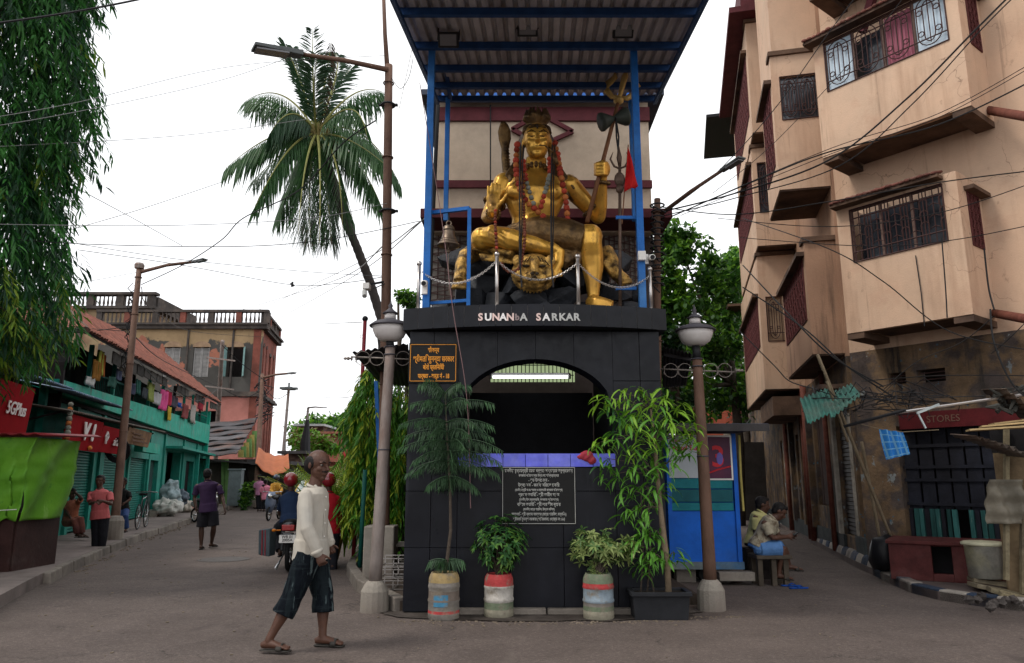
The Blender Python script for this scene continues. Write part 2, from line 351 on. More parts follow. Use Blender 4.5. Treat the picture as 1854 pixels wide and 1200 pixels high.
mb = MB(); r = random.Random(3); n = 60; mb.quad(*[(.3 + (1.75 + .22 * noise.noise(V((i * .4, 0, 0)))) * math.cos(6.283 * i / n), 8.62 + (.5 + .12 * noise.noise(V((0, i * .5, 0)))) * math.sin(6.283 * i / n), .012) for i in range(n)]); mb.build('dirt', M('damp_dirt', (.05, .04, .034), .95, .5, 6, .5, 60, (.09, .075, .066), .45), kind='structure', origin=(0, 0, 0))
# the light and the window inside
MB().box((AX + .02, 10.84, 3.02), (1.25, .03, .32)).build('window_pane', M('glowing_green_glass', (.3, .42, .2), .4, .5, 6, 0, 10, (.55, .6, .4), .5, emit=(.42, .52, .28, .55)), shrine)  # weak glow in the pane stands in for daylight coming through
mb = MB()
for i in range(22): mb.box((AX - .6 + i * .0575, 10.78, 3.02), (.012, .012, .34))
for z in (2.95, 3.1): mb.box((AX, 10.775, z), (1.25, .012, .012))
mb.build('window_grille', M('dark_iron', (.03, .026, .024), .6, .2), shrine)
tl = thing('tube_light', 'lit white tube light hanging inside the arched opening', 'tube light', (AX, 10.3, 2.86))
MB().loft([(-.27, 10.3, 2.86), (.78, 10.3, 2.86)], .02, 10).build('tube', M('tube_glow', (.9, .95, 1), .5, 0, emit=(.9, .96, 1, 2.2), bump=0), tl)
MB().box((.255, 10.33, 2.9), (1.12, .04, .04)).build('fitting', white_p, tl)
for s in (-.3, .81): MB().box((s, 10.3, 2.87), (.03, .045, .07)).build('end_cap', white_p, tl)
# curved balcony slab with tile facing
def bulge(x): t = (x - .27) / 1.56; return Yf - .03 - .27 * (1 - t * t)
BL, BR = -1.29, 1.83; n = 32
mb = MB(); pts = [V((BL + (BR - BL) * i / n, bulge(BL + (BR - BL) * i / n) + .03, 3.19)) for i in range(n + 1)] + [V((BR, 11.2, 3.19)), V((BL, 11.2, 3.19))]
mb.prism(pts, (0, 0, .225)); mb.build('balcony_slab', M('slab_soffit', (.02, .02, .024), .6, .3), shrine)
grout = M('tile_grout', (.3, .28, .26), .9, .2)
mb = MB(); pts = [V((BL + (BR - BL) * i / n, bulge(BL + (BR - BL) * i / n) + .012, 3.195)) for i in range(n + 1)] + [V((BR, 8.75, 3.195)), V((BL, 8.75, 3.195))]
mb.prism(pts, (0, 0, .23)); mb.build('grout_band', grout, shrine)
nt_ = 17
for i in range(nt_):
    x0, x1 = BL + (BR - BL) * i / nt_ + .0025, BL + (BR - BL) * (i + 1) / nt_ - .0025
    MB().hexa([(x0, bulge(x0), 3.18), (x1, bulge(x1), 3.18), (x1, bulge(x1) + .02, 3.18), (x0, bulge(x0) + .02, 3.18), (x0, bulge(x0), 3.435), (x1, bulge(x1), 3.435), (x1, bulge(x1) + .02, 3.435), (x0, bulge(x0) + .02, 3.435)]).build('granite_tile', granite, shrine)
# letters
pinkw = M('letter_pinkish_white', (.8, .6, .55), .4, .2); silver = M('letter_silver', (.5, .5, .48), .4, .2); wh = M('letter_white', (.85, .82, .8), .4, .1); faded = M('letter_faded', (.28, .22, .22), .6, .4, 20)
X0 = -.415
for ch, px_, m_ in zip('SUNANDASARKAR', (870, 884, 898, 911, 924, 936.5, 948, 975, 989, 1004, 1018, 1031, 1044), (pinkw, wh, pinkw, wh, pinkw, faded, silver, pinkw, wh, silver, silver, silver, silver)):
    p = atY(px_, 574.5, 8.32); yy = bulge(p.x) - .006
    p = atY(px_, 574.5, yy); t = V((1, (bulge(p.x + .01) - bulge(p.x - .01)) / .02, 0))
    text('letter', ch if not (m_ is faded) else 'b', .118 if not (m_ is faded) else .1, facing(p, t), m_, shrine, .008, bold=.004)
# Hindi board
board = thing('notice_board', 'black notice board with orange Hindi lettering at the upper left of the shrine front', 'notice board', atY(785, 657, 8.575))
a, b = atY(741, 621, 8.575), atY(828, 693, 8.575)
MB().box(((a.x + b.x) / 2, 8.582, (a.z + b.z) / 2), (b.x - a.x, .03, a.z - b.z)).build('panel', M('board_black', (.012, .012, .012), .5, .2), board, bevel=.003)
orange = M('orange_paint', (.75, .3, .04), .5, .15)
mb = MB(); x0, x1, z0, z1 = a.x + .02, b.x - .02, b.z + .02, a.z - .02
for p, q in (((x0, z0), (x1, z0)), ((x1, z0), (x1, z1)), ((x1, z1), (x0, z1)), ((x0, z1), (x0, z0))): mb.bar((p[0], 8.563, p[1]), (q[0], 8.563, q[1]), .006, .006)
mb.build('border', orange, board)
for s, py, sz in (('सौजन्य', 634, .075), ('श्रीमति सुनन्दा सरकार', 650, .092), ('बोरो प्रतिनिधी', 665, .075), ('पार्षदा - वार्ड नं - 18', 681, .074)):
    text('lettering', s, sz, facing(atY(785, py, 8.564), (1, 0, 0)), orange, board, .002, bold=.0018, wscale=.62)
# Bengali plaque
plq = thing('inauguration_plaque', 'black plaque engraved with white Bengali lines in the middle of the lower wall', 'plaque', atY(976, 948, 8.59))
a, b = atY(909, 845, 8.59), atY(1043, 949, 8.59)
MB().box(((a.x + b.x) / 2, 8.59, (a.z + b.z) / 2), (b.x - a.x, .025, a.z - b.z)).build('panel', M('board_black', ()), plq, bevel=.003)
grey_l = M('engraved_grey', (.45, .45, .42), .7, .2)
mb = MB(); x0, x1, z0, z1 = a.x + .008, b.x - .008, b.z + .008, a.z - .008
for p, q in (((x0, z0), (x1, z0)), ((x1, z0), (x1, z1)), ((x1, z1), (x0, z1)), ((x0, z1), (x0, z0))): mb.bar((p[0], 8.575, p[1]), (q[0], 8.575, q[1]), .005, .005)
mb.build('border', grey_l, plq)
lines = [('মাননীয়া মুখ্যমন্ত্রী মমতা বন্দ্যোপাধ্যায়ের অনুপ্রেরণায়', .048, .8), ('কলকাতা পৌরসংস্থার উদ্যোগে সৌন্দর্যায়নের', .036, .74), ('- শুভ উদ্বোধন -', .05, .8), ('উদ্বোধক - জনাব ফিরহাদ হাকিম', .048, .85), ('(মাননীয় মন্ত্রী পঃ বঃ সরকার ও মহানাগরিক কলকাতা পৌরসংস্থা)', .034, .68),
         ('প্রধান অতিথি - শ্রী অতীন ঘোষ', .048, .85), ('(মাননীয় উপ মহানাগরিক, কলকাতা পৌরসংস্থা)', .034, .8), ('বিশেষ অতিথি - শ্রী দেবাশীষ কুমার', .048, .85), ('(মাননীয় মেয়র পারিষদ, উদ্যান বিভাগ)', .034, .8), ('সভাপতি - শ্রী স্বপন সমদ্দার (মেয়র পারিষদ, বস্তি-২)', .042, .78), ('শ্রীমতি সুনন্দা সরকার (পৌরমাতা, ওয়ার্ড নং ১৮)', .042, .8)]
for i, (s, sz, wsc) in enumerate(lines):
    text('lettering', s, sz * 1.05, facing((( a.x + b.x) / 2, 8.576, a.z - .045 - i * (a.z - b.z - .08) / 10.4), (1, 0, 0)), grey_l, plq, .001, bold=.0006, wscale=wsc * .8)

# ------------------------------------------------------------------ canopy over the statue
can = thing('canopy', 'blue steel canopy with corrugated roof over the golden statue', 'canopy', (.27, 8.7, 3.43))
p0, p1 = V((-1.2, 10.7, 7.34)), V((-1.34, 6.2, 6.4)); q0, q1 = V((2.28, 10.7, 7.34)), V((2.07, 6.2, 6.4))
sheetm = M('roof_sheet', (.4, .39, .42), .6, .35, 2, .1, 30, (.25, .23, .25), .4, stretch=(3, .6, 1))
def roofp(u, v, up=0): return p0.lerp(p1, v).lerp(q0.lerp(q1, v), u) + V((0, 0, up))
ns = 5
for k in range(ns):
    mb = MB(); prof = []
    for i in range(5):
        for du, hh in ((0, 0), (.5, 0), (.62, .05), (.88, .05)): prof.append(((k + (i + du) / 5) / ns, hh))
    prof.append(((k + 1) / ns, 0)); vs = []
    for v in (0, 1):
        vs += [roofp(u, v, .04 + h) for u, h in prof]
    m_ = len(prof); mb.add(vs, [(i, i + 1, m_ + i + 1, m_ + i) for i in range(m_ - 1)])
    mb.build('roof_sheet', sheetm, can, solid=.004)
bdark = M('blue_beam_paint', (.02, .06, .17), .5, .3, 5)
for v in (.0, .14, .3, .48, .7, 1.0): MB().bar(roofp(.005, v, -.02), roofp(.995, v, -.02), .06, .09).build('purlin', bdark, can)
for u in (.01, .99): MB().bar(roofp(u, 0, -.085), roofp(u, 1, -.085), .05, .06).build('rafter', bdark, can)
def post(bx, by, tx, ty, Y, w_=.085, m_=bluep, name='post', nx=None):
    a, b = atY(bx, by, Y), atY(tx, ty, Y); b = V((a.x * .5 + b.x * .5, Y, b.z)); a = V((b.x, Y, max(a.z, 3.42)))
    MB().bar(a, b, w_, w_, (1, 0, 0)).build(name, m_, can, bevel=.004)
post(768, 562, 786, 52, 8.68); post(1158, 566, 1151, 52, 8.68)
post(806, 400, 812, 178, 10.6, .07); post(1148, 400, 1143, 180, 10.6, .07)
MB().bar(atY(800, 60, 8.7), atY(815, 178, 10.6), .06).build('brace', bdark, can)
for (x, y) in ((790, 70), (1140, 70)): MB().bar(atY(x, y, 8.7), atY(x + (25 if x < 900 else -25), 35, 8.3), .05).build('brace', bdark, can)
for x, y in ((955, 52), (1128, 55), (812, 72)):        # floodlights under the roof
    p = atY(x, y, 8.2); f = thing('floodlight', {955: 'black floodlight under the middle of the canopy roof', 1128: 'black floodlight beside the right canopy post', 812: 'black floodlight beside the left canopy post'}[x], 'floodlight', p, group='floodlights under the canopy')
    rot = Matrix.Rotation(R(35), 3, 'X')
    MB().box(p, (.25, .1, .18), rot).build('housing', M('black_metal', (.02, .02, .022), .5, .2), f, bevel=.01)
    MB().box(p + rot @ V((0, -.053, 0)), (.2, .006, .13), rot).build('lens', M('lamp_glass', (.12, .12, .13), .15, .1, spec=.6), f)
    MB().bar(p + V((-.13, 0, 0)), p + V((-.13, .03, .18)), .015).bar(p + V((.13, 0, 0)), p + V((.13, .03, .18)), .015).build('bracket', M('black_metal', ()), f)

# stanchions and chain
def stanchion(x, yt, Y, lab):
    b = atY(x, 558, Y); b.z = 3.43; t = atY(x, yt, Y)
    s = thing('stanchion', lab, 'stanchion', b, group='steel stanchions round the statue')
    MB().loft([b, V((b.x, b.y, t.z))], .022, 10).build('post', steel, s, smooth=True)
    MB().ball(V((b.x, b.y, t.z + .02)), .033, 12, 8).build('finial', steel, s, smooth=True)
    MB().lathe([(.045, 0), (.045, .012), (.025, .02)], b, 12).build('base', steel, s)
    return V((b.x, b.y, t.z - .06))
c = [stanchion(757, 480, 8.66, 'steel stanchion at the left end of the balcony'), stanchion(899.5, 463, 8.42, 'steel stanchion in front of the lion pelt paw side, left of the lion head'), stanchion(1047.5, 467, 8.42, 'steel stanchion beside the golden shin'), stanchion(1179, 490, 8.66, 'steel stanchion at the right end of the balcony')]
for (a, b, l) in zip(c, c[1:], ('thin chain sagging from the left end stanchion past the bell', 'thin chain sagging across the lion head', 'thin chain sagging across the golden foot to the right end stanchion')):
    root = thing('chain', l, 'chain', (a + b) / 2 - V((0, 0, .2)), group='chains between the stanchions'); n = 46
    base = MB().torus((0, 0, 0), .012, .0035, n=8, k=4)
    pts = [a.lerp(b, i / n) - V((0, 0, .22 * 4 * (i / n) * (1 - i / n))) for i in range(n + 1)]; proto = None
    for i in range(n):
        p, q = pts[i], pts[i + 1]; mt = frame_of(root).inverted() @ Matrix.Translation((p + q) / 2) @ ((q - p).to_track_quat('X', 'Z').to_matrix().to_4x4()) @ Matrix.Rotation(R(90 * (i % 2)), 4, 'X') @ Matrix.Diagonal((1.4, 1, 1, 1))
        if proto is None: proto = base.build('link', steel, root, local=True); proto.matrix_local = mt
        else: share(proto, root, mt)

# bell on its blue frame
bf = thing('bell_gantry', 'blue steel frame that carries the brass bell', 'frame', atY(850, 556, 8.6))
tl_, tr_, br_ = atY(783, 377, 8.75), atY(850, 377, 8.6), atY(850, 556, 8.6); tl_.z = tr_.z; br_.x = tr_.x; br_.z = 3.43
MB().bar(tl_, tr_, .045).build('top_bar', bluep, bf); MB().bar(br_, tr_, .045, .045, (1, 0, 0)).build('upright', bluep, bf); MB().bar(V((tl_.x, tl_.y, 3.55)), V((tr_.x, tr_.y, 3.55)), .035).build('bottom_bar', bluep, bf)
brass = M('old_brass', (.2, .15, .11), .42, .35, 10, .1, 40, metal=.75)
bp = atY(812, 445, 8.68); bell = thing('bell', 'brass temple bell hanging from the blue frame', 'bell', bp)
MB().lathe([(.0, .26), (.05, .255), (.068, .235), (.072, .16), (.085, .1), (.11, .045), (.14, .01), (.145, 0), (.12, .0), (.1, .04), (.01, .1)], bp, 28).build('bell_body', brass, bell, smooth=True)
mb = MB()
for z, r_ in ((.2, .076), (.08, .094), (.05, .108)): mb.torus(bp + V((0, 0, z)), r_, .006)
mb.build('ring', brass, bell, smooth=True)
MB().torus(bp + V((0, 0, .29)), .03, .008, (0, 1, 0)).build('loop', brass, bell, smooth=True)
MB().tube([bp + V((0, 0, .32)), V((bp.x, bp.y, tl_.z))], .008).build('hanger', M('dark_iron', ()), bell)
MB().tube([bp + V((0, 0, .08)), bp + V((0, 0, -.06))], .009).ball(bp + V((0, 0, -.07)), .025).tube([bp + V((0, 0, -.07)), bp + V((.02, 0, -.62))], .004, 5).build('clapper', brass, bell)

# building behind
cream = M('cream_wall', (.52, .42, .32), .85, .2, 2, .2, 40, (.42, .33, .25), .4, .2, 1.2)
maroon = M('maroon_paint', (.1, .025, .03), .7, .3, 4, .2, 30)
cb = thing('cream_house', 'cream house with maroon bands directly behind the golden statue', 'house', (.6, 14, 0))
Yb = 11.7; a, b = atY(800, 190, Yb), atY(1163, 575, Yb)
XB0, XB1 = -1.3, 2.35
MB().box(((XB0 + XB1) / 2, Yb + 3.6, 6.7), (XB1 - XB0, 7, 2.4)).build('upper_wall', cream, cb)
MB().box(((XB0 + XB1) / 2, Yb + 3.75, 2.75), (XB1 - XB0 + .1, 6.8, 5.5)).build('lower_wall', M('dark_mottled_wall', (.07, .055, .05), .9, .4, 2, .2, 30), cb)  # lower storey in one dark mottled brown
MB().box(((XB0 + XB1) / 2 + .02, Yb - .15, 5.6), (XB1 - XB0 + .35, .8, .15)).build('ledge', maroon, cb)
for z, hh in ((7.62, .25), (6.34, .13)): MB().box(((XB0 + XB1) / 2, Yb + .08, z), (XB1 - XB0 + .03, .07, hh)).build('band', maroon, cb)
MB().box(((XB0 + XB1) / 2, Yb + 3.6, 7.95), (XB1 - XB0 + .5, 7.4, .1)).build('roof', M('roof_slab', (.06, .07, .1), .7, .3), cb)
skyb = M('sky_blue_board', (.05, .16, .5), .5, .2)
MB().box(((XB0 + XB1) / 2, Yb - .1, 7.86), (XB1 - XB0 - .2, .04, .2)).build('fascia', skyb, cb)
mb = MB(); d = [atY(*p, Yb + .06) for p in ((927, 234), (978, 206), (1037, 238), (982, 262))]
for p, q in zip(d, d[1:] + d[:1]): mb.bar(p, q, .07, .05, (0, 1, 0))
mb.build('diamond_trim', maroon, cb)
iron = M('grille_iron', (.09, .05, .045), .7, .3)
for gx0, gx1 in ((780, 870), (1095, 1165)):
    g = MB(); a, b = atY(gx0, 385, Yb + .1), atY(gx1, 540, Yb + .1)
    MB().box(((a.x + b.x) / 2, Yb + .33, (a.z + b.z) / 2), (b.x - a.x, .04, a.z - b.z)).build('window', M('pale_curtain', (.3, .27, .24), .9, .4, 6), cb)
    for i in range(8): g.box((a.x + (b.x - a.x) * i / 7, Yb + .28, (a.z + b.z) / 2), (.02, .02, a.z - b.z))
    for i in range(11): g.bar(V((a.x, Yb + .26, a.z - (a.z - b.z) * i / 11)), V((b.x, Yb + .26, a.z - (a.z - b.z) * (i + 1) / 11)), .014); g.bar(V((b.x, Yb + .255, a.z - (a.z - b.z) * i / 11)), V((a.x, Yb + .255, a.z - (a.z - b.z) * (i + 1) / 11)), .014)
    g.build('window_grille', iron, cb)
MB().tube([atY(888, 190, Yb), atY(888, 355, Yb)], .012).tube([atY(793, 190, 11.2), atY(776, 560, 11.2)], .035).build('pipe', M('black_metal', ()), cb)
# ------------------------------------------------------------------ bodies
def head_mesh(mb, c, hh, fwd, up=V((0, 0, 1)), feats=1):
    """head: c centre, hh height chin-crown, fwd facing direction"""
    f = V(fwd).normalized(); u = V(up); u = (u - f * u.dot(f)).normalized(); r = f.cross(u); s = hh / 2
    rot = Matrix((r, f, u)).transposed()
    P = lambda x, y, z: c + r * x * s + f * y * s + u * z * s
    mb.ball(P(0, -.08, .22), (.68 * s, .82 * s, .76 * s), 18, 12, rot)
    mb.ball(P(0, .12, -.32), (.55 * s, .6 * s, .62 * s), 16, 10, rot)
    mb.ball(P(0, .42, -.78), (.26 * s, .24 * s, .2 * s), 10, 6, rot)                 # chin
    mb.ball(P(0, .2, -.62), (.46 * s, .42 * s, .3 * s), 12, 8, rot)                  # jaw
    for q in (-1, 1):
        mb.ball(P(.33 * q, .42, -.2), (.2 * s, .22 * s, .22 * s), 10, 6, rot)         # cheek
        mb.ball(P(.28 * q, .6, .2), (.24 * s, .12 * s, .075 * s), 10, 6, rot)         # brow
        mb.ball(P(.69 * q, -.1, -.02), (.07 * s, .15 * s, .26 * s), 8, 6, rot)        # ear
    mb.loft([P(0, .6, .14), P(0, .78, -.06), P(0, .9, -.2), P(0, .7, -.3)], [.07 * s, .09 * s, .14 * s, .12 * s], 8, r)  # nose
    mb.ball(P(0, .66, -.46), (.24 * s, .13 * s, .055 * s), 10, 6, rot); mb.ball(P(0, .64, -.57), (.2 * s, .13 * s, .06 * s), 10, 6, rot)
    return P, rot, s
def eyes(P, rot, s, root, white, dark, closed=False):
    mb = MB(); 
    for q in (-1, 1): mb.ball(P(.28 * q, .575, .06), (.15 * s, .07 * s, .07 * s), 8, 6, rot)
    mb.build('eyes', white, root, smooth=True)
    mb = MB()
    for q in (-1, 1): mb.ball(P(.28 * q, .635, .055), (.065 * s, .03 * s, .065 * s), 8, 6, rot)
    mb.build('irises', dark, root, smooth=True)
    mb = MB()
    for q in (-1, 1): mb.loft([P(.12 * q, .72, .2), P(.3 * q, .71, .27), P(.48 * q, .58, .2)], [.03 * s, .04 * s, .02 * s], 6)
    mb.build('eyebrows', dark, root, smooth=True)
def hand(mb, w_, d, palm_n, thumb_side, L_=.18, curl=.5, spread=.18, straight=False):
    """w_ wrist, d direction of the hand, palm_n palm normal, thumb_side direction of the thumb"""
    d = V(d).normalized(); n = V(palm_n); n = (n - d * n.dot(d)).normalized(); t = V(thumb_side); t = (t - d * t.dot(d) - n * t.dot(n)).normalized()
    k = L_ / .18; pl = .095 * k
    mb.loft([w_ - d * .02 * k, w_ + d * .03 * k, w_ + d * .07 * k, w_ + d * pl], [(.026 * k, .02 * k), (.036 * k, .017 * k), (.042 * k, .015 * k), (.038 * k, .012 * k)], 10, t)
    for i, (o, ln) in enumerate(((.031, .068), (.0105, .078), (-.0105, .072), (-.031, .055))):
        p = w_ + d * pl * .93 + t * o * k; a = 0; dd = (d + t * spread * o * 10 * (1 if straight else .4)).normalized(); pts = [p]
        for j, fr in enumerate((.42, .32, .26)):
            if not straight: a += curl * (.9, 1.1, .9)[j] + i * .05
            q = dd * math.cos(a) + n * math.sin(a); pts.append(pts[-1] + q * ln * fr * k)
        mb.tube(pts, [.0095 * k, .009 * k, .0085 * k, .007 * k], 7)
    p = w_ + d * .028 * k + t * .028 * k; td = (t * .75 + d * .75 + n * .25).normalized(); td2 = (td + d * .5 + n * (.1 if straight else .5)).normalized()
    mb.tube([p, p + td * .036 * k, p + td * .036 * k + td2 * .03 * k, p + td * .036 * k + td2 * .052 * k], [.013 * k, .0115 * k, .0095 * k, .007 * k], 7)
def limb(mb, pts, rad, hint=(1, 0, 0), n=12):
    mb.loft(pts, rad, n, hint); r0 = rad[0] if not isinstance(rad[0], tuple) else min(rad[0]); r1 = rad[-1] if not isinstance(rad[-1], tuple) else min(rad[-1])
    mb.ball(pts[0], r0, 10, 6); mb.ball(pts[-1], r1, 10, 6)
def lerpn(a, b, *ts): return [V(a).lerp(V(b), t) for t in ts]
def leg_shape(mb, h, k, a, g, hint=(1, 0, 0), inflate=0):
    limb(mb, lerpn(h, k, 0, .25, .6, .9) + lerpn(k, a, 0, .2, .4, .75, 1), [x * g + inflate for x in (.088, .085, .068, .056, .054, .057, .055, .038, .034)], hint)
def arm_shape(mb, s, e, w_, g, inflate=0):
    limb(mb, lerpn(s, e, 0, .4, .9) + lerpn(e, w_, 0, .25, .7, 1), [x * g + inflate for x in (.05, .046, .037, .037, .04, .03, .026)])
def foot(mb, a, toe, g, sole=None):
    a = V(a); d = V(toe) - a; d.z = 0; L_ = d.length; d.normalize(); gz = (sole if sole is not None else a.z - .075 * g)
    heel = a - d * .05 * g; side = V((-d.y, d.x, 0))
    mb.loft([V((*(heel + d * x * g).xy, gz + z * g)) for x, z in ((-.015, .03), (.03, .042), (.1, .038), (.16, .028), (.2, .02), (.235, .014))], [(r * g, z * g) for r, z in ((.025, .026), (.033, .038), (.037, .034), (.045, .024), (.046, .017), (.035, .012))], 12, side)
    mb.loft([a, V((*(heel + d * .05 * g).xy, gz + .05 * g))], [.034 * g, .035 * g], 10)
    for i in range(5):
        o = (-.034 + .0165 * i) * g; b_ = heel + d * (.215 - .006 * abs(i - 1)) * g + side * o
        mb.tube([V((*b_.xy, gz + .014 * g)), V((*(b_ + d * .032 * g).xy, gz + .011 * g))], [.011 * g, .008 * g], 6)

# ------------------------------------------------------------------ the golden statue on its rock
gold = M('gold_paint', (.78, .43, .07), .33, .25, 3, .03, 25, (.36, .18, .035), .42, .16, 1.3, rvar=.06, layers=[(5, (1, 1, .6), .54, .72, (.16, .085, .03)), (14, (1, 1, 1), .6, .75, (.22, .12, .03))], metal=.62, spec=.5)
bronze = M('dark_bronze', (.2, .12, .05), .42, .45, 8, .5, 30, (.05, .035, .025), .45, .15, 6, metal=.75)
goldfur = M('gold_fur', (.6, .36, .1), .42, .5, 16, .7, 45, (.08, .05, .025), .47, .12, 9, metal=.7)
YS = 9.6
def J(x, y, d=0): return atY(x, y, YS + d)
rockm = M('black_rock', (.02, .022, .027), .5, .5, 4, .5, 18, (.05, .055, .065), .35, .1, 3, rvar=.15)
rk = thing('rock_mound', 'black painted rocks heaped under the golden statue', 'rocks', (.3, 9.6, 3.42))
r2 = random.Random(3)
for (x, y, d, s) in [(965, 520, .1, .62), (880, 500, .15, .5), (1050, 500, .2, .55), (930, 470, .35, .5), (1010, 460, .35, .55), (850, 540, -.15, .3), (900, 545, -.3, .26), (960, 545, -.45, .3), (1015, 540, -.4, .28), (1065, 560, -.3, .2), (1110, 535, -.05, .3), (1140, 560, -.2, .2), (830, 470, .3, .32), (1100, 480, .3, .36), (800, 560, 0, .2), (940, 520, -.35, .3), (1030, 505, -.25, .3), (985, 560, -.65, .14), (1150, 530, .1, .22), (870, 520, -.1, .3)]:
    bm = bmesh.new(); c = J(x, y, d)
    for i in range(16):
        q = V((r2.uniform(-1, 1), r2.uniform(-1, 1), r2.uniform(-1, 1))).normalized() * s * r2.uniform(.75, 1.05)
        bm.verts.new((q.x * 1.05, q.y * .8, q.z * .72))
    bmesh.ops.convex_hull(bm, input=bm.verts); bm.verts.ensure_lookup_table()
    vs = [v.co + c for v in bm.verts]; fs = [[v.index for v in f.verts] for f in bm.faces]; bm.verts.index_update(); fs = [[v.index for v in f.verts] for f in bm.faces]; bm.free()
    vs = [V((p.x, p.y, max(p.z, 3.43))) for p in vs]
    mb = MB().add(vs, fs); mb.build('rock', rockm, rk, bevel=.012)

st = thing('golden_statue', 'large golden seated deity statue with trident and garlands on black rock', 'statue', V((.3, 9.6, 3.45)))
mb = MB(); g = 1.72
hd = J(972, 257, -.25)
P, rot, hs = head_mesh(mb, hd, .55, (0, -1, -.05))
mb.loft([J(971, 285, -.18), J(970, 305, -.12), J(970, 318, -.1)], [(.14, .12), (.15, .13), (.2, .16)], 14)
# torso
mb.loft([J(968, 312, -.08), J(968, 328, -.08), J(968, 350, -.1), J(967, 375, -.1), J(966, 398, -.08), J(966, 420, -.05), J(966, 440, 0)], [(.2, .14), (.42, .2), (.45, .25), (.37, .23), (.29, .2), (.32, .22), (.4, .25)], 20)
for q in (-1, 1): mb.ball(J(968 + q * 27, 346, -.26), (.19, .09, .13), 12, 8)
mb.ball(J(966, 402, -.22), (.17, .1, .13), 12, 8)
# raised hand side
sl, el, wl_ = J(912, 332, -.08), J(884, 392, -.15), J(893, 384, -.5)
limb(mb, lerpn(sl, el, 0, .4, 1), [.15, .125, .1]); limb(mb, lerpn(el, wl_, 0, .5, 1), [.1, .085, .062])
limb(mb, [wl_, J(892, 376, -.52)], [.062, .06]); hand(mb, J(892, 380, -.52), (.05, 0, 1), (0, -1, 0), (1, 0, 0), .42, straight=True, curl=0, spread=.05)
# trident hand
sr, er, wr = J(1030, 335, -.08), J(1083, 392, .05), J(1091, 322, -.25)
limb(mb, lerpn(sr, er, 0, .35, .7, 1), [.15, .135, .115, .1]); limb(mb, lerpn(er, wr, 0, .3, .7, 1), [.105, .11, .085, .06])
mb.ball(J(1092, 306, -.26), (.1, .1, .13), 12, 8)
for i in range(4): z_ = 296 + i * 6.3; mb.tube([J(1099, z_, -.34), J(1092, z_, -.39), J(1081, z_ + .5, -.38), J(1077, z_ + 1, -.3)], [.03, .031, .029, .024], 8)
mb.tube([J(1098, 318, -.3), J(1092, 303, -.38), J(1085, 292, -.36)], [.036, .032, .026], 8)
# crossed leg
hl, kl, al = J(925, 440, 0), J(872, 432, -.55), J(1000, 452, -.62)
limb(mb, lerpn(hl, kl, 0, .5, .85, 1), [.22, .2, .165, .15]); limb(mb, [kl, J(890, 427, -.62), J(925, 434, -.66), J(965, 443, -.66), J(998, 452, -.63)], [.14, .15, .145, .115, .085])
limb(mb, [J(998, 450, -.63), J(1012, 458, -.62), J(1010, 478, -.66), J(1002, 494, -.74)], [.09, .085, .075, .055])
for i in range(5): mb.tube([J(993 + i * 5.5, 490, -.7), J(990 + i * 6.5, 501 - (i > 3), -.78)], [.024, .02], 7)
# standing leg
hr_, kr, ar = J(1010, 440, 0), J(1070, 427, -.55), J(1074, 538, -.5)
limb(mb, lerpn(hr_, kr, 0, .5, .85, 1), [.22, .205, .17, .155], n=16)
limb(mb, [kr, J(1070, 440, -.56), J(1071, 462, -.5), J(1073, 485, -.48), J(1074, 515, -.5), ar], [.15, .14, .15, .14, .095, .075], n=16)
mb.loft([J(1068, 546, -.5), J(1080, 549, -.6), J(1095, 553, -.68), J(1108, 556, -.74)], [(.09, .08), (.1, .07), (.1, .045), (.085, .035)], 12, (0, 0, 1))
for i in range(5): mb.tube([J(1103 - i * 2.5 + 4, 556 - .6 * i, -.72 + .045 * (i - 2) + .05), J(1115 - i * 3, 558 - .8 * i, -.80 + .05 * (i - 2) + .05)], [.024, .02], 7)
mb.build('body', gold, st, remesh=.013, sm=5)
# hair: topknot and long locks
mb = MB()
mb.ball(P(0, -.38, .35), (.74 * hs, .66 * hs, .66 * hs), 14, 8, rot)
for i in range(22):
    a = -1.5 + 3.0 * i / 21; mb.tube([P(.7 * math.sin(a), .42 * math.cos(a) - .05, .42 + .12 * math.cos(a)), P(.62 * math.sin(a), .3 * math.cos(a) - .1, .75), P(.3 * math.sin(a), .1 * math.cos(a) - .1, .98)], [.018, .026, .02], 6)
mb.loft([P(0, -.1, .8), P(0, -.1, 1.0), P(0, -.12, 1.25), P(.0, -.12, 1.45)], [.12, .12, .13, .07], 14)
r3 = random.Random(5)
for i in range(26): a = i * 2.4; mb.tube([P(.3 * math.cos(a), .25 * math.sin(a), .85), P(.62 * math.cos(a), .45 * math.sin(a), 1.15 + .2 * (i % 3) / 3), P(.5 * math.cos(a), .35 * math.sin(a), 1.6 + .1 * (i % 2))], [.02, .03, .012], 7)
for q in (-1, 1):
    for i in range(9):
        x0 = 971 + q * (19 + i * .8); pts = [J(x0, 236 + i * 1, -.2 + i * .03), J(971 + q * (24 + i * 1), 262, -.14 + i * .02), J(970 + q * (26 + i * 1.5), 295, -.12), J(970 + q * (28 + i * 3), 318, -.18), J(970 + q * (30 + i * 5), 332 + (i % 3) * 5, -.2)]
        mb.tube(pts, [.022, .028, .03, .034, .018], 7)
for q in (-1, 1):                                       # shaggy shoulder curls
    for i in range(34):
        u, v_ = r3.random(), r3.random(); c = J(970 + q * (44 + 34 * u), 322 + 26 * v_ + 14 * u, -.2 + .18 * u); mb.ball(c, (.045, .04, .06), 8, 5)
mb.build('hair', bronze, st, remesh=.01, sm=1)
mb = MB()                                               # cobra beside the head
mb.tube([J(935, 345, .05), J(925, 335, .0), J(917, 310, -.02), J(914, 285, -.02), J(914, 262, -.03)], [.06, .065, .06, .055, .05], 10)
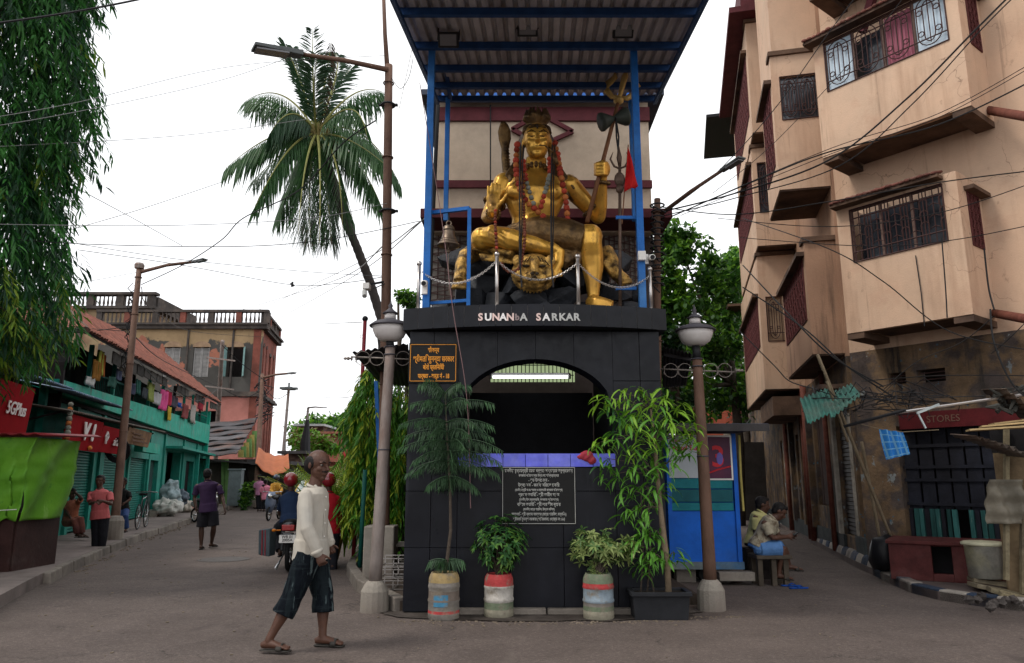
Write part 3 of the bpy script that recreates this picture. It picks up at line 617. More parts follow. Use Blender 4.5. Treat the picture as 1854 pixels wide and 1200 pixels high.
mb.loft([J(914, 268, -.03), J(914, 252, -.04), J(913, 238, -.05), J(912, 228, -.07), J(910, 221, -.12)], [(.055, .045), (.09, .04), (.095, .04), (.07, .05), (.035, .035)], 12)
for i in range(12): mb.torus(J(915 + i * .3, 266 + i * 5.6, -.02), .06, .006, (0.1, 0, 1))
mb.build('cobra', bronze, st, remesh=.013, sm=1)
mb = MB()                                               # arm bands, bracelets, neck rings of beads
def beads(mb, pts, r_, gap=1.75):
    tot = 0; pts = [V(p) for p in pts]
    for a, b in zip(pts, pts[1:]):
        n_ = max(1, int((b - a).length / (r_ * gap)))
        for i in range(n_): mb.ball(a.lerp(b, i / n_), r_, 7, 5)
def ring(c, r_, ax, k=16):
    q = V(ax).normalized().to_track_quat('Z', 'Y'); return [V(c) + q @ V((r_ * math.cos(2 * math.pi * i / k), r_ * math.sin(2 * math.pi * i / k), 0)) for i in range(k + 1)]
beads(mb, ring(J(1091, 331, -.22), .085, (.1, -.3, 1)), .028); beads(mb, ring(J(893, 386, -.44), .08, (0, .9, .4)), .026)
beads(mb, ring(lerpn(sr, er, .75)[0], .125, er - sr), .03); beads(mb, ring(lerpn(sl, el, .6)[0], .14, el - sl), .03)
for z, rr in ((308, .15), (314, .17)): beads(mb, ring(J(970, z, -.12), rr, (0, .3, 1)), .028)
mb.build('bead_bands', bronze, st, smooth=True, kind='stuff')
mb = MB()                                               # face details: closed lids, brows, third eye
for q in (-1, 1):
    mb.loft([P(.1 * q, .7, .05), P(.28 * q, .72, .0), P(.47 * q, .6, .06)], [.005, .008, .004], 6); mb.loft([P(.08 * q, .76, .2), P(.3 * q, .74, .32), P(.55 * q, .56, .22)], [.005, .008, .004], 6)
mb.loft([P(0, .76, .38), P(0, .74, .5), P(0, .66, .64)], [.008, .02, .006], 6); mb.loft([P(-.2, .76, -.51), P(0, .8, -.52), P(.2, .76, -.51)], [.003, .004, .003], 6)
for i in range(3): mb.loft([P(-.42, .58, .5 + .07 * i), P(0, .71 - .03 * i, .5 + .07 * i), P(.42, .58, .5 + .07 * i)], [.006] * 3, 5)
mb.build('face_lines', M('dark_lines', (.03, .02, .012), .5, .2), st)
MB().tube([P(-.1, .8, -.5), P(-.35, 1.0, -.6), P(-.8, .9, -.95)], [.007, .009, .012], 8).tube([P(-.8, .9, -.9), P(-.83, .92, -1.2), P(-.9, .95, -1.5)], [.02, .035, .03], 8).build('pipe', bronze, st, smooth=True)
# tiger skin and lion head
mb = MB(); r4 = random.Random(8)
mb.loft([J(945, 424, -.15), J(985, 424, -.3), J(1030, 430, -.42), J(1062, 436, -.5)], [(.2, .2), (.26, .24), (.24, .23), (.19, .19)], 18, (0, 0, 1))
mb.loft([J(966, 412, -.05), J(966, 424, -.05)], [(.37, .27), (.42, .3)], 18)
for i in range(70):
    u = r4.random(); p = J(945 + 115 * u, 446 + 14 * r4.random() + (8 if .4 < u < .8 else 0), -.55 + .1 * r4.random()); mb.tube([p, p + V((r4.uniform(-.06, .02), -.02, -.11)), p + V((r4.uniform(-.1, .02), .0, -.17))], [.03, .022, .006], 5)
for i in range(26):
    a = -1.2 + 2.4 * i / 25; p = J(966, 421, -.05) + V((.42 * math.sin(a), -.3 * math.cos(a), 0)); mb.tube([p, p + V((.01, -.02, -.09))], [.028, .008], 5)
mb.build('tiger_skin', bronze, st, remesh=.016, sm=1)
mb = MB(); lc = J(967, 490, -.78)                       # lion / tiger head
mb.ball(lc + V((0, .1, .02)), (.3, .16, .27), 18, 12); mb.ball(lc + V((0, -.06, -.13)), (.16, .14, .13), 14, 8); mb.ball(lc + V((0, -.03, -.22)), (.15, .1, .07), 12, 8)
mb.loft([lc + V((0, -.06, .14)), lc + V((0, -.13, .02)), lc + V((0, -.19, -.09))], [(.07, .05), (.055, .05), (.06, .04)], 10)
for q in (-1, 1):
    mb.ball(lc + V((q * .12, -.02, .09)), (.09, .06, .04), 10, 6); mb.ball(lc + V((q * .1, -.13, -.15)), (.08, .07, .07), 10, 6); mb.ball(lc + V((q * .24, .03, .16)), (.08, .05, .09), 10, 6); mb.ball(lc + V((q * .2, .0, -.05)), (.1, .08, .12), 10, 6)
for i in range(40):
    a = 2 * math.pi * i / 40; d = V((math.sin(a), 0, math.cos(a))); p = lc + V((0, .1, 0)) + V((d.x * .26, 0, d.z * .22)); mb.tube([p, p + d * .04 + V((0, -.02, 0)), p + d * .07 + V((0, .02, -.02))], [.034, .026, .012], 5)
mb.v = [lc + (p - lc) * .86 for p in mb.v]; mb.build('lion_head', goldfur, st, remesh=.012, sm=1)
mb = MB()
for q in (-1, 1): mb.ball(lc + V((q * .115, -.085, .045)), (.055, .03, .022), 8, 6); mb.ball(lc + V((q * .035, -.225, -.105)), (.03, .02, .022), 8, 5); mb.tube([lc + V((0, -.22, -.13)), lc + V((q * .06, -.2, -.2)), lc + V((q * .13, -.13, -.18))], .009, 5)
for q in (-1, 1):
    for i in range(3): mb.tube([lc + V((q * (.05 + .05 * i), -.06, .2 - .03 * i)), lc + V((q * (.1 + .06 * i), -.04, .13 - .035 * i))], .008, 5)
mb.v = [lc + (p - lc) * .86 for p in mb.v]; mb.build('lion_markings', MATS['dark_lines'], st)
mb = MB()                                               # pelt flaps and hanging paws
mb.tube([J(862, 455, -.2), J(845, 465, -.35), J(838, 480, -.45), J(834, 500, -.5), J(832, 512, -.6)], [.13, .12, .1, .085, .09], 12)
for i in range(4): mb.tube([J(823 + i * 6.5, 514, -.6), J(820 + i * 7, 522, -.68)], [.035, .026], 6)
for i in range(30): p = J(862 - i, 430 + i * 2.6, -.25 - .01 * i); mb.tube([p, p + V((-.06, -.03, -.03)), p + V((-.1, -.02, -.1))], [.03, .022, .006], 5)
mb.build('pelt_paw', goldfur, st, remesh=.014, sm=1); mb = MB()
mb.loft([J(868, 452, -.3), J(900, 455, -.5), J(930, 462, -.6)], [(.07, .12), (.06, .12), (.07, .1)], 12, (0, 0, 1))
for i in range(34): p = J(870 + i * 1.9, 459 + i * .25 + (i % 3) * 1.5, -.56); mb.tube([p, p + V((0, -.02, -.08))], [.028, .008], 5)
mb.build('pelt_paw', goldfur, st, remesh=.014, sm=1); mb = MB()
mb.tube([J(1095, 455, -.1), J(1105, 475, -.2), J(1118, 498, -.3), J(1132, 508, -.35)], [.12, .12, .09, .08], 12)
for i in range(20): p = J(1096 + i * 1.8, 470 + i * 2.2, -.3); mb.tube([p, p + V((-.03, -.04, -.06)), p + V((-.02, -.02, -.12))], [.03, .02, .006], 5)
for i in range(4): mb.tube([J(1128 + i * 4, 508 - i, -.38), J(1129 + i * 4.5, 515 - i, -.44)], [.03, .022], 6)
mb.build('pelt', goldfur, st, remesh=.014, sm=1)
# big trident in the hand
woodm = M('staff_wood', (.2, .09, .045), .55, .3, 6, .3, 20)
tri = thing('large_trident', 'wooden staffed golden trident held in the statue\'s raised hand', 'trident', J(1064, 402, -.45))
a, b = J(1063, 402, -.42), J(1120, 182, -.12)
MB().tube([a, b], [.03, .026], 10).build('shaft', woodm, tri, smooth=True)
mb = MB(); o = b; ax = (b - a).normalized(); sx = V((1, 0, -.12)).normalized()
def T(x, z): return o + ax * z + sx * x
mb.tube([T(0, -.05), T(0, .15), T(0, .42), T(0, .56)], [.03, .035, .05, .004], 8)
mb.lathe([(.02, -.06), (.07, -.02), (.07, .02), (.03, .06)], T(0, 0), 12)
for q in (-1, 1): mb.loft([T(0, .06), T(.1 * q, .05), T(.19 * q, .14), T(.2 * q, .28), T(.13 * q, .4), T(.16 * q, .52)], [(.03, .02), (.045, .02), (.055, .02), (.055, .018), (.04, .015), (.004, .004)], 8, ax)
mb.build('prongs', M('trident_gold', (.6, .4, .14), .5, .25, 6, .1, metal=.3), tri, smooth=True)
mb = MB(); c = T(0, -.32)                              # small drum
q = V((1, .2, .35)).normalized().to_track_quat('Z', 'Y').to_matrix()
mb.lathe([(.0, -.2), (.13, -.2), (.13, -.17), (.04, 0), (.13, .17), (.13, .2), (0, .2)], c, 14, q); mb.build('hand_drum', M('drum_dark', (.05, .06, .05), .5, .3, 6), tri, smooth=True)
mb = MB()
for k in range(2): mb.tube([c + V((.02, -.05, 0)), c + V((.02 + .03 * k, -.07, -.3)), c + V((.05 - .02 * k, -.06, -.62))], .012, 6)
mb.build('cord', MATS['black_metal'], tri)
# slender iron trident with flag on the blue brackets
t2 = thing('iron_trident', 'slim iron trident standing by the right blue post with hooked side prongs', 'trident', atY(1123, 560, 8.75))
mb = MB(); bx = lambda x, y: atY(x, y, 8.72)
mb.tube([bx(1123, 560), bx(1122, 300)], .02, 8).loft([bx(1122, 300), bx(1121, 285), bx(1120.5, 264)], [.02, .035, .003], 8)
for q in (-1, 1): mb.loft([bx(1122, 305), bx(1122 + q * 10, 301), bx(1122 + q * 17, 288), bx(1122 + q * 12, 275)], [.014, .014, .014, .003], 8)
mb.ball(bx(1122, 325), (.07, .05, .1), 10, 6).ball(bx(1122, 342), (.05, .04, .06), 10, 6).build('trident_shaft', M('old_iron', (.12, .08, .06), .5, .4, 9, .3, metal=.5), t2, smooth=True)
for y in (394, 522): MB().bar(bx(1115, y), bx(1152, y), .04).build('bracket', bluep, t2)
fl = thing('red_flag', 'small red triangular flag beside the right blue post', 'flag', bx(1134, 268))
red = M('red_cloth', (.6, .02, .02), .8, .2, 6, trans=.3)
mb = MB(); A, B, Cc = atY(1137, 265, 8.5), atY(1131, 345, 8.5), atY(1156, 335, 8.5)
mb.grid(lambda u, v: A.lerp(B.lerp(Cc, v), u) + V((0, -.05 * math.sin(u * 5 + v * 7) * u, 0)) - V((0, 0, .06 * v * (1 - v) * u)), 14, 8)
mb.build('cloth', red, fl, smooth=True, solid=.003); MB().tube([bx(1126, 405), bx(1137.5, 262)], .008, 6).build('stick', woodm, fl)
# garlands
flower_m = [M('flower_red', (.4, .06, .035), .8, .4, 20, .3, 60, objvar=.35), M('flower_orange', (.48, .16, .05), .8, .4, 20, .3, 60, objvar=.3), M('flower_grey', (.24, .24, .2), .8, .3, 20, objvar=.2), M('bead_rust', (.16, .05, .03), .6, .3, 20, objvar=.3)]
fb = []
for m_ in flower_m:
    mb = MB(); mb.ball((0, 0, 0), 1, 8, 6); mb.v = [p * (1 + .14 * math.sin(p.x * 9) * math.sin(p.y * 8 + p.z * 9)) for p in mb.v]
    o = mb.build('flower', m_, None, smooth=True, origin=(0, 0, 0)); me = o.data; bpy.data.objects.remove(o); fb.append(me)
def garland(lab, pts, r_, pat, gap=1.7, nm='flower', cat='garland'):
    root = thing('garland' if cat == 'garland' else 'bead_string', lab, cat, pts[len(pts) // 2]); im = frame_of(root).inverted()
    dens = []; n = len(pts)
    def cat_(i, t):
        p0, p1, p2, p3 = pts[max(i - 1, 0)], pts[i], pts[i + 1], pts[min(i + 2, n - 1)]
        return .5 * ((2 * p1) + (p2 - p0) * t + (2 * p0 - 5 * p1 + 4 * p2 - p3) * t * t + (3 * p1 - p0 - 3 * p2 + p3) * t ** 3)
    path = [cat_(i, k / 14) for i in range(n - 1) for k in range(14)] + [pts[-1]]
    acc = 0; k = 0; last = path[0]
    for a, b in zip(path, path[1:]):
        acc += (b - a).length
        if acc >= r_ * gap:
            acc = 0; me = fb[pat(k, b)]; o = bpy.data.objects.new(nm, me); COL.objects.link(o); o.parent = root
            s = r_ * r3.uniform(.88, 1.12); o.matrix_local = im @ Matrix.Translation(b) @ Matrix.Rotation(r3.random() * 6, 4, 'Z') @ Matrix.Scale(s, 4); k += 1
garland('long red and orange marigold garland over the statue\'s outer shoulders down to the lap', [J(938, 250, -.3), J(934, 290, -.3), J(938, 330, -.45), J(950, 360, -.45), J(968, 378, -.45), J(992, 398, -.45), J(1012, 404, -.45), J(1040, 406, -.5)], .042, lambda k, p: (0, 0, 1, 0, 1)[k % 5])
garland('red garland hanging from the right side of the statue\'s head to its lap', [J(1003, 248, -.3), J(1009, 280, -.28), J(1016, 320, -.42), J(1024, 360, -.42), J(1028, 402, -.48)], .042, lambda k, p: (0, 1, 0)[k % 3])
garland('red and grey garland round the neck meeting in a point on the chest', [J(948, 285, -.36), J(950, 310, -.4), J(958, 345, -.45), J(974, 383, -.45), J(986, 350, -.45), J(995, 315, -.4), J(994, 285, -.34)], .034, lambda k, p: 2 if (k // 5) % 2 else 0)
garland('string of dark beads falling from the neck over the crossed leg', [J(948, 310, -.5), J(948, 360, -.5), J(950, 430, -.8), J(946, 462, -.84), J(940, 485, -.9), J(922, 492, -.9), J(908, 478, -.8)], .022, lambda k, p: 3, cat='bead string', nm='bead')
garland('string of small beads hanging from the raised hand to the stanchion', [J(897, 376, -.62), J(897, 410, -.8), J(899, 440, -.85), J(899, 465, -.9)], .022, lambda k, p: 3 if k % 4 else 0, cat='bead string', nm='bead')
for x, l in ((943, 'left'), (1000, 'right')):
    mb = MB(); mb.tube([J(x, 262, -.42), J(x - 2, 330, -.56), J(x - 2, 400, -.7), J(x - 2, 470, -.92), J(x + 2, 520, -.95)], .011, 6).tube([J(x + 5, 262, -.42), J(x + 2, 330, -.54), J(x + 2, 405, -.7), J(x, 470, -.92)], .009, 6)
    mb.build('black_cord', MATS['black_metal'], label='pair of black cords hanging down the %s side of the statue\'s chest' % l, cat='cord')
# ------------------------------------------------------------------ the peach apartment block on the right
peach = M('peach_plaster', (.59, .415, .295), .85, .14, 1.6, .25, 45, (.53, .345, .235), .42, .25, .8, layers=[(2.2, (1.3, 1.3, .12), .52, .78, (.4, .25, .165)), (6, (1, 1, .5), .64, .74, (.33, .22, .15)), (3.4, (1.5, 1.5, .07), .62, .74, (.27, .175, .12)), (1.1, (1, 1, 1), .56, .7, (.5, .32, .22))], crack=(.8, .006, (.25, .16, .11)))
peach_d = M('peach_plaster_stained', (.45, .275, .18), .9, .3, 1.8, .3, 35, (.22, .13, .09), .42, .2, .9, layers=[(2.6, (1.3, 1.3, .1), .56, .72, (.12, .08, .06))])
lowwall = M('peeling_lower_wall', (.16, .105, .062), .9, .5, 2.2, .6, 25, (.08, .062, .055), .48, .05, 2.4, layers=[(5, (1, 1, .7), .63, .65, (.2, .22, .22)), (9, (1, 1, 1), .66, .68, (.06, .14, .2)), (3, (1.2, 1.2, .15), .55, .65, (.045, .038, .033))])
soff = M('soffit_brown', (.13, .08, .055), .9, .4, 3, .3, 30, (.05, .035, .03), .45)  # dark mottled brown for soffits, hoods and copings
hoodm = M('hood_tile', (.17, .065, .05), .8, .4, 9, .5, 40, (.28, .17, .13), .35, .1, 7, objvar=.25)
ironw = M('window_iron', (.06, .03, .028), .6, .3)
maroon2 = M('maroon_grille', (.11, .035, .035), .8, .4, 8, .3)
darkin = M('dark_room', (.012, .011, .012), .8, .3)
glassw = M('window_glass_pale', (.55, .66, .75), .08, .15, 2, 0, 10, (.35, .45, .55), .4, spec=.8)
curtm = M('pink_curtain', (.42, .15, .2), .85, .35, 14, .3, 20, stretch=(1, 1, .1))
apt = thing('apartment_block', 'peach apartment block with projecting barred window bays along the right side', 'apartment block', (9, 14, 0))
HW = 15
mb = MB(); holes = [(.66, 2.3, .15, 2.3), (.62, .9, 2.98, 3.17), (1.07, 1.5, 2.96, 3.17)]
RW.wallholes(mb, .0, 7.5, 3.6, HW, [(.66, 2.3, .15, 2.3)], -.3, 0); mb.build('wall', peach, apt)
mb = MB(); RW.wallholes(mb, .0, 7.5, .0, 3.598, holes, -.3, 0); mb.build('lower_wall', lowwall, apt)
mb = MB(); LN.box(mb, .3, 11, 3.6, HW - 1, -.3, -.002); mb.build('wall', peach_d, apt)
mb = MB(); lh = [(.62, 1.75, .45, 3.0), (2.7, 4.3, .9, 2.9), (6, 7.2, .3, 2.6), (9, 10.4, .3, 2.6)]
LN.wallholes(mb, .3, 24, .0, 3.598, lh, -.3, -.001); LN.box(mb, 11, 24, 3.6, 5.2, -.3, -.001); mb.build('lower_wall', lowwall, apt)
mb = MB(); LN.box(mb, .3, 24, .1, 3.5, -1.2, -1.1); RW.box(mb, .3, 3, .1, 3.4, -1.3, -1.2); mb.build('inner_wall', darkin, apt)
mb = MB(); LN.box(mb, 1.6, 24, .1, .45, .0, .05); LN.box(mb, 0, .6, .1, .5, .0, .05); mb.build('dado', M('dado', (.04, .045, .045), .8, .5, 4), apt)
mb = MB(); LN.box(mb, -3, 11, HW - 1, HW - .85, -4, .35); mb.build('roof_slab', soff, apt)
def strips(name, W_, a0, a1, z0, z1, off, n_, mat, par, vert=True, proud=.012, gap=.15, th=.02):
    for i in range(n_):
        mb = MB()
        if vert: w_ = (a1 - a0) / n_; W_.box(mb, a0 + w_ * i + w_ * gap / 2, a0 + w_ * (i + 1) - w_ * gap / 2, z0, z1, off - th, off + rnd.uniform(0, proud))
        else: h_ = (z1 - z0) / n_; W_.box(mb, a0, a1, z0 + h_ * i + h_ * gap / 2, z0 + h_ * (i + 1) - h_ * gap / 2, off - th, off + rnd.uniform(0, proud))
        mb.build(name, mat, par)
def grille(W_, a0, a1, z0, z1, off, style=0, mat=None, par=None, n_=None):
    mb = MB(); w_, h_ = a1 - a0, z1 - z0; r_ = .009
    def bar(p, q, r=r_): mb.tube([W_.pt(p[0], p[1], off), W_.pt(q[0], q[1], off)], r, 4)
    def arc(ca, cz, ra, rz, t0, t1, k=8): mb.tube([W_.pt(ca + ra * math.cos(R(t0 + (t1 - t0) * i / k)), cz + rz * math.sin(R(t0 + (t1 - t0) * i / k)), off + .006) for i in range(k + 1)], r_, 4)
    for p, q in (((a0, z0), (a1, z0)), ((a1, z0), (a1, z1)), ((a1, z1), (a0, z1)), ((a0, z1), (a0, z0)), ((a0, z0 + .18 * h_), (a1, z0 + .18 * h_)), ((a0, z1 - .18 * h_), (a1, z1 - .18 * h_))): bar(p, q, .011)
    n_ = n_ or max(2, round(w_ / .5)); cw = w_ / n_
    for i in range(n_):
        ca = a0 + cw * (i + .5); bar((a0 + cw * i, z0), (a0 + cw * i, z1))
        if style == 0:
            for q, zz in ((-1, z0 + .25 * h_), (1, z1 - .25 * h_)): arc(ca, zz, cw * .36, h_ * .2, 0, 180 * q); arc(ca, zz, cw * .16, h_ * .13, 0, 180 * q)
            for x in (-.36, -.16, 0, .16, .36): bar((ca + cw * x, z0 + (.25 if x else .1) * h_), (ca + cw * x, z1 - (.25 if x else .1) * h_))
            for x in (-.26, .26):
                for zz in (z0 + .3 * h_, z1 - .3 * h_): arc(ca + cw * x, zz, cw * .09, cw * .09, 0, 360)
        elif style == 1:
            for x in (-.33, 0, .33): bar((ca + cw * x, z0), (ca + cw * x, z1))
            for k in range(3):
                zc = z0 + h_ * (.3 + .2 * k)
                for q in (-1, 1): mb.tube([W_.pt(ca + q * cw * .02, zc, off + .008), W_.pt(ca + q * cw * .3, zc - .04, off + .008), W_.pt(ca + q * cw * .3, zc + .06, off + .008), W_.pt(ca + q * cw * .46, zc + .1, off + .008)], r_, 4)
        else:
            for x in (-.25, .25): bar((ca + cw * x, z0), (ca + cw * x, z1))
            for k in range(int(h_ / cw)): arc(ca, z0 + cw * (k + .5), cw * .4, cw * .4, 0, 360)
    return mb.build('window_grille', mat or ironw, par or apt)
def bay(a0, a1, z0, z1, off, win, kinds, hood, sidewin, gst):
    W_ = RW; t_ = .1
    mb = MB(); W_.wallholes(mb, a0, a1, z0 + .1, z1, [win], off - t_, off)
    for s_ in (a0, a1 - t_):
        if s_ == a0: mb_ = W_.box(mb, s_, s_ + t_, z0 + .1, z1, 0, off - t_ - .001)
        else:
            W_.box(mb, s_, s_ + t_, z0 + .1, sidewin[0], 0, off - t_ - .001); W_.box(mb, s_, s_ + t_, sidewin[1], z1, 0, off - t_ - .001); W_.box(mb, s_, s_ + t_, sidewin[0], sidewin[1], off - .3, off - t_ - .001); W_.box(mb, s_, s_ + t_, sidewin[0], sidewin[1], 0, .12)
    b = mb.build('window_bay', peach, apt)
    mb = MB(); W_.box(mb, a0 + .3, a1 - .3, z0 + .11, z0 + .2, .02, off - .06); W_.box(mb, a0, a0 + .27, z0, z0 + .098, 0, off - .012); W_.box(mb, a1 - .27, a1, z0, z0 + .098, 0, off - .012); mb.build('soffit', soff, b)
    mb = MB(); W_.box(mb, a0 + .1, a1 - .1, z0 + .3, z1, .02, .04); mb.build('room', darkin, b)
    w0, w1, y0, y1 = win; n_ = len(kinds); f = MB()
    for i in range(n_ + 1): W_.box(f, w0 + (w1 - w0) * i / n_ - .018, w0 + (w1 - w0) * i / n_ + .018, y0, y1, off - .07, off - .03)
    W_.box(f, w0, w1, y0, y0 + .03, off - .071, off - .028); W_.box(f, w0, w1, y1 - .03, y1, off - .071, off - .028)
    f.build('window_frame', M('window_frame_paint', (.16, .1, .08), .6, .3), b)
    for i, k in enumerate(kinds):
        x0, x1 = w0 + (w1 - w0) * i / n_ + .02, w0 + (w1 - w0) * (i + 1) / n_ - .02
        if k == 'g': W_.box(MB(), x0, x1, y0 + .03, y1 - .03, off - .06, off - .05).build('window_pane', glassw, b)
        elif k == 'd': W_.box(MB(), x0, x1, y0 + .03, y1 - .03, off - .32, off - .3).build('window_pane', M('dim_glass', (.03, .035, .045), .15, .3, 3, 0, 10, (.12, .13, .15), .4, spec=.6), b)
        elif k == 'c':
            mb = MB(); mb.grid(lambda u, v: W_.pt(x0 + (x1 - x0) * u, y0 + .03 + (y1 - y0 - .06) * v, off - .09 + .02 * math.sin(u * 40)), 40, 2); mb.build('curtain', curtm, b, smooth=True)
    grille(W_, w0 + .01, w1 - .01, y0 + .01, y1 - .01, off + .012, gst, None, b, n_ if gst == 0 else 5)
    # side window on the right return
    S = Wall(RW.pt(a1, 0, 0), RW.n, RW.u)
    S.box(MB(), .13, off - .31, sidewin[0] + .005, sidewin[1] - .005, -.06, -.03).build('side_screen', maroon2, b); grille(S, .13, off - .31, sidewin[0], sidewin[1], .008, 2, maroon2, b, 3)
    S.box(MB(), .0, off - .22, sidewin[1] + .0, sidewin[1] + .06, .001, .14).build('side_hood', soff, b)
    # tiled hood
    if hood:
        h0, h1, hz = hood
        mb = MB(); W_.box(mb, h0, h1, hz - .05, hz, off - .05, off + .2); hb = mb.build('hood', soff, b)
        k = int((h1 - h0) / .09)
        for i in range(k):
            x = h0 + (h1 - h0) * (i + .5) / k; MB().loft([W_.pt(x, hz + .1 + rnd.uniform(-.006, .006), off - .04), W_.pt(x, hz + .012, off + .23 + rnd.uniform(-.015, .015))], [(.044, .026)] * 2, 8, W_.u).build('roof_tile', hoodm, b, smooth=True)
    return b
bay(.28, 2.62, 6.77, 9.2, .85, (.47, 2.45, 8.02, 8.95), 'gdcg', (.2, 2.45, 9.02), (8.0, 8.95), 0)
bay(.43, 2.3, 3.67, 5.95, .85, (.65, 2.1, 4.91, 5.82), 'ddd', (.42, 2.12, 5.92), (4.86, 5.7), 1)
bay(.28, 2.62, 9.9, 12.3, .85, (.47, 2.45, 11.1, 12.0), 'gdgg', None, (11.1, 12.0), 0)
mb = MB(); RW.bar(mb, .9, 9.18, 1.25, 9.95, .12, .3); mb.build('strut', maroon, apt)
for z0, z1, a in ((6.95, 7.12, 2.62), (3.86, 3.94, 2.3)):
    p = onP(1787 if z0 > 5 else 1800, 199 if z0 > 5 else 567, RW.pt(0, 0, .1), RW.n); q = onP(1900 if z0 > 5 else 1900, 218 if z0 > 5 else 585, RW.pt(0, 0, 1.6), RW.n)
    MB().tube([p, q], .065, 12).build('drain_pipe', M('rust_pipe', (.15, .05, .035), .7, .4, 8, .3), apt, smooth=True)
for a0, a1, z0, z1 in holes[1:]:
    b = MB()
    for i in range(4): RW.box(b, a0, a1, z0 + (z1 - z0) * i / 4, z0 + (z1 - z0) * i / 4 + .012, -.12, -.08)
    b.build('vent_louvre', ironw, apt)
for s_, z0, z1 in ((1.62, 3.0, 5.9),):
    MB().tube([RW.pt(s_, 4.8, .87), RW.pt(s_ + .02, 4.2, .87), RW.pt(s_ + .01, 3.7, .86)], .008, 5).build('cable', MATS['black_metal'], apt)
# lane side bays: off, t0, t1, z0, z1, (side window), (front window)
def lbay(off, t0, t1, z0, z1, side, front, fkind, bottom=True):
    mb = MB(); LN.wallholes(mb, t0, t1, z0, z1, [side] if side else [], off - .1, off)
    FT = Wall(LN.pt(t0, 0, 0), LN.n, -LN.u)                    # faces the viewer
    FT.wallholes(mb, -.02, off - .101, z0, z1, [front] if front else [], -.1, 0)
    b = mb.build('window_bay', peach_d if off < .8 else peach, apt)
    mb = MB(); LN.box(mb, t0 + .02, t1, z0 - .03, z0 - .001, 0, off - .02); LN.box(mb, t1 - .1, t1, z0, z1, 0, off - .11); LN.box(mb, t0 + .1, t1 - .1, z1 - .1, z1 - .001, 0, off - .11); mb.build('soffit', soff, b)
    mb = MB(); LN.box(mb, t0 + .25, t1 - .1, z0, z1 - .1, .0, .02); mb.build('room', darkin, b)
    if side:
        LN.box(MB(), side[0], side[1], side[2], side[3], off - .06, off - .03).build('side_screen', maroon2, b); grille(LN, side[0], side[1], side[2], side[3], off + .01, 2, maroon2, b, max(3, int((side[1] - side[0]) / .3)))
        LN.box(MB(), side[0] - .2, side[1] + .2, side[3] + .02, side[3] + .1, off + .001, off + .14).build('hood', soff, b)
    if front:
        if fkind: FT.box(MB(), front[0], front[1], front[2], front[3], -.08, -.06).build('window_pane', fkind, b); grille(FT, front[0], front[1], front[2], front[3], .01, 0, None, b, 2)
    FT.box(MB(), -.01, off + .04, z1 + .001, z1 + .09, -.3, .06).build('coping', soff, b)
    return b
lbay(.9, .3, 2.0, 6.8, 9.55, (.55, 1.8, 7.4, 9.0), (.1, .75, 8.2, 9.1), M('dim_glass', ()))
mb = MB(); LN.box(mb, .32, 2.2, 9.66, HW, 0, .86); mb.build('wall', peach, apt)
lbay(.54, .37, 3.7, 3.66, 5.76, (.62, 3.4, 4.35, 5.5), None, None)
lbay(.9, 5, 10.4, 3.58, 6.9, (5.4, 9.9, 4.7, 5.9), (.08, .75, 4.75, 5.85), M('peach_board', (.42, .3, .2), .8, .3))
lbay(.9, 4.6, 9.8, 7.05, 9.6, (4.9, 9.4, 8.0, 9.2), (.1, .78, 7.9, 9.2), MATS['dim_glass'])
lbay(.9, 4.0, 9.0, 9.75, 12.7, (4.4, 8.6, 10.4, 12.0), None, None)
mb = MB(); LN.box(mb, 3.6, 9.2, 12.8, 12.95, 0, 1.3); LN.box(mb, 3.8, 9.1, 12.96, 14, 0, 1.0); mb.build('cornice', maroon, apt)
aw = MB(); LN.box(aw, 9.25, 12.5, 12.9, 13.0, .2, 1.7); aw.build('awning', M('black_metal', ()), apt)
LN.box(MB(), 10.45, 11.5, 6.9, 6.98, 0, 1.3).build('awning', soff, apt)
LN.box(MB(), .25, 1.9, 3.02, 3.1, 0, .5).build('soffit', soff, apt); LN.box(MB(), 5, 8, 2.95, 3.4, .0, .75).build('beam', soff, apt)
for t_, r_ in ((2.25, .05), (4.7, .07), (5.2, .05), (8.3, .07)): MB().tube([LN.pt(t_, .1, .1), LN.pt(t_, 3.6, .1)], r_, 10).build('drain_pipe', M('rust_pipe', ()), apt, smooth=True)
for t_ in (4.55, 5.6, 7.5, 8.7): LN.box(MB(), t_, t_ + .28, .4, 3.3, .001, .12).build('pilaster', lowwall, apt)
# shutter on the lane side (thin slats), dark doors
slat = M('dark_shutter', (.035, .03, .028), .5, .3, 6)
sh = MB()
for i in range(34): LN.box(sh, .64, 1.73, .47 + .074 * i, .47 + .074 * i + .06, -.1, -.07 + .01 * (i % 2))
sh.build('shutter_slats', slat, apt, kind='stuff')
strips('door_board', LN, 2.72, 4.28, .92, 2.88, -.08, 6, M('old_door', (.045, .025, .02), .8, .4), apt)
grey_st = M('white_post_stained', (.35, .32, .27), .9, .4, 5, .3, 30, (.12, .1, .08), .45)
LN.box(MB(), 1.78, 1.98, .45, 2.95, .0, .06).build('door_jamb', grey_st, apt); LN.box(MB(), .45, .58, .5, 2.6, .0, .03).build('door_jamb', grey_st, apt)
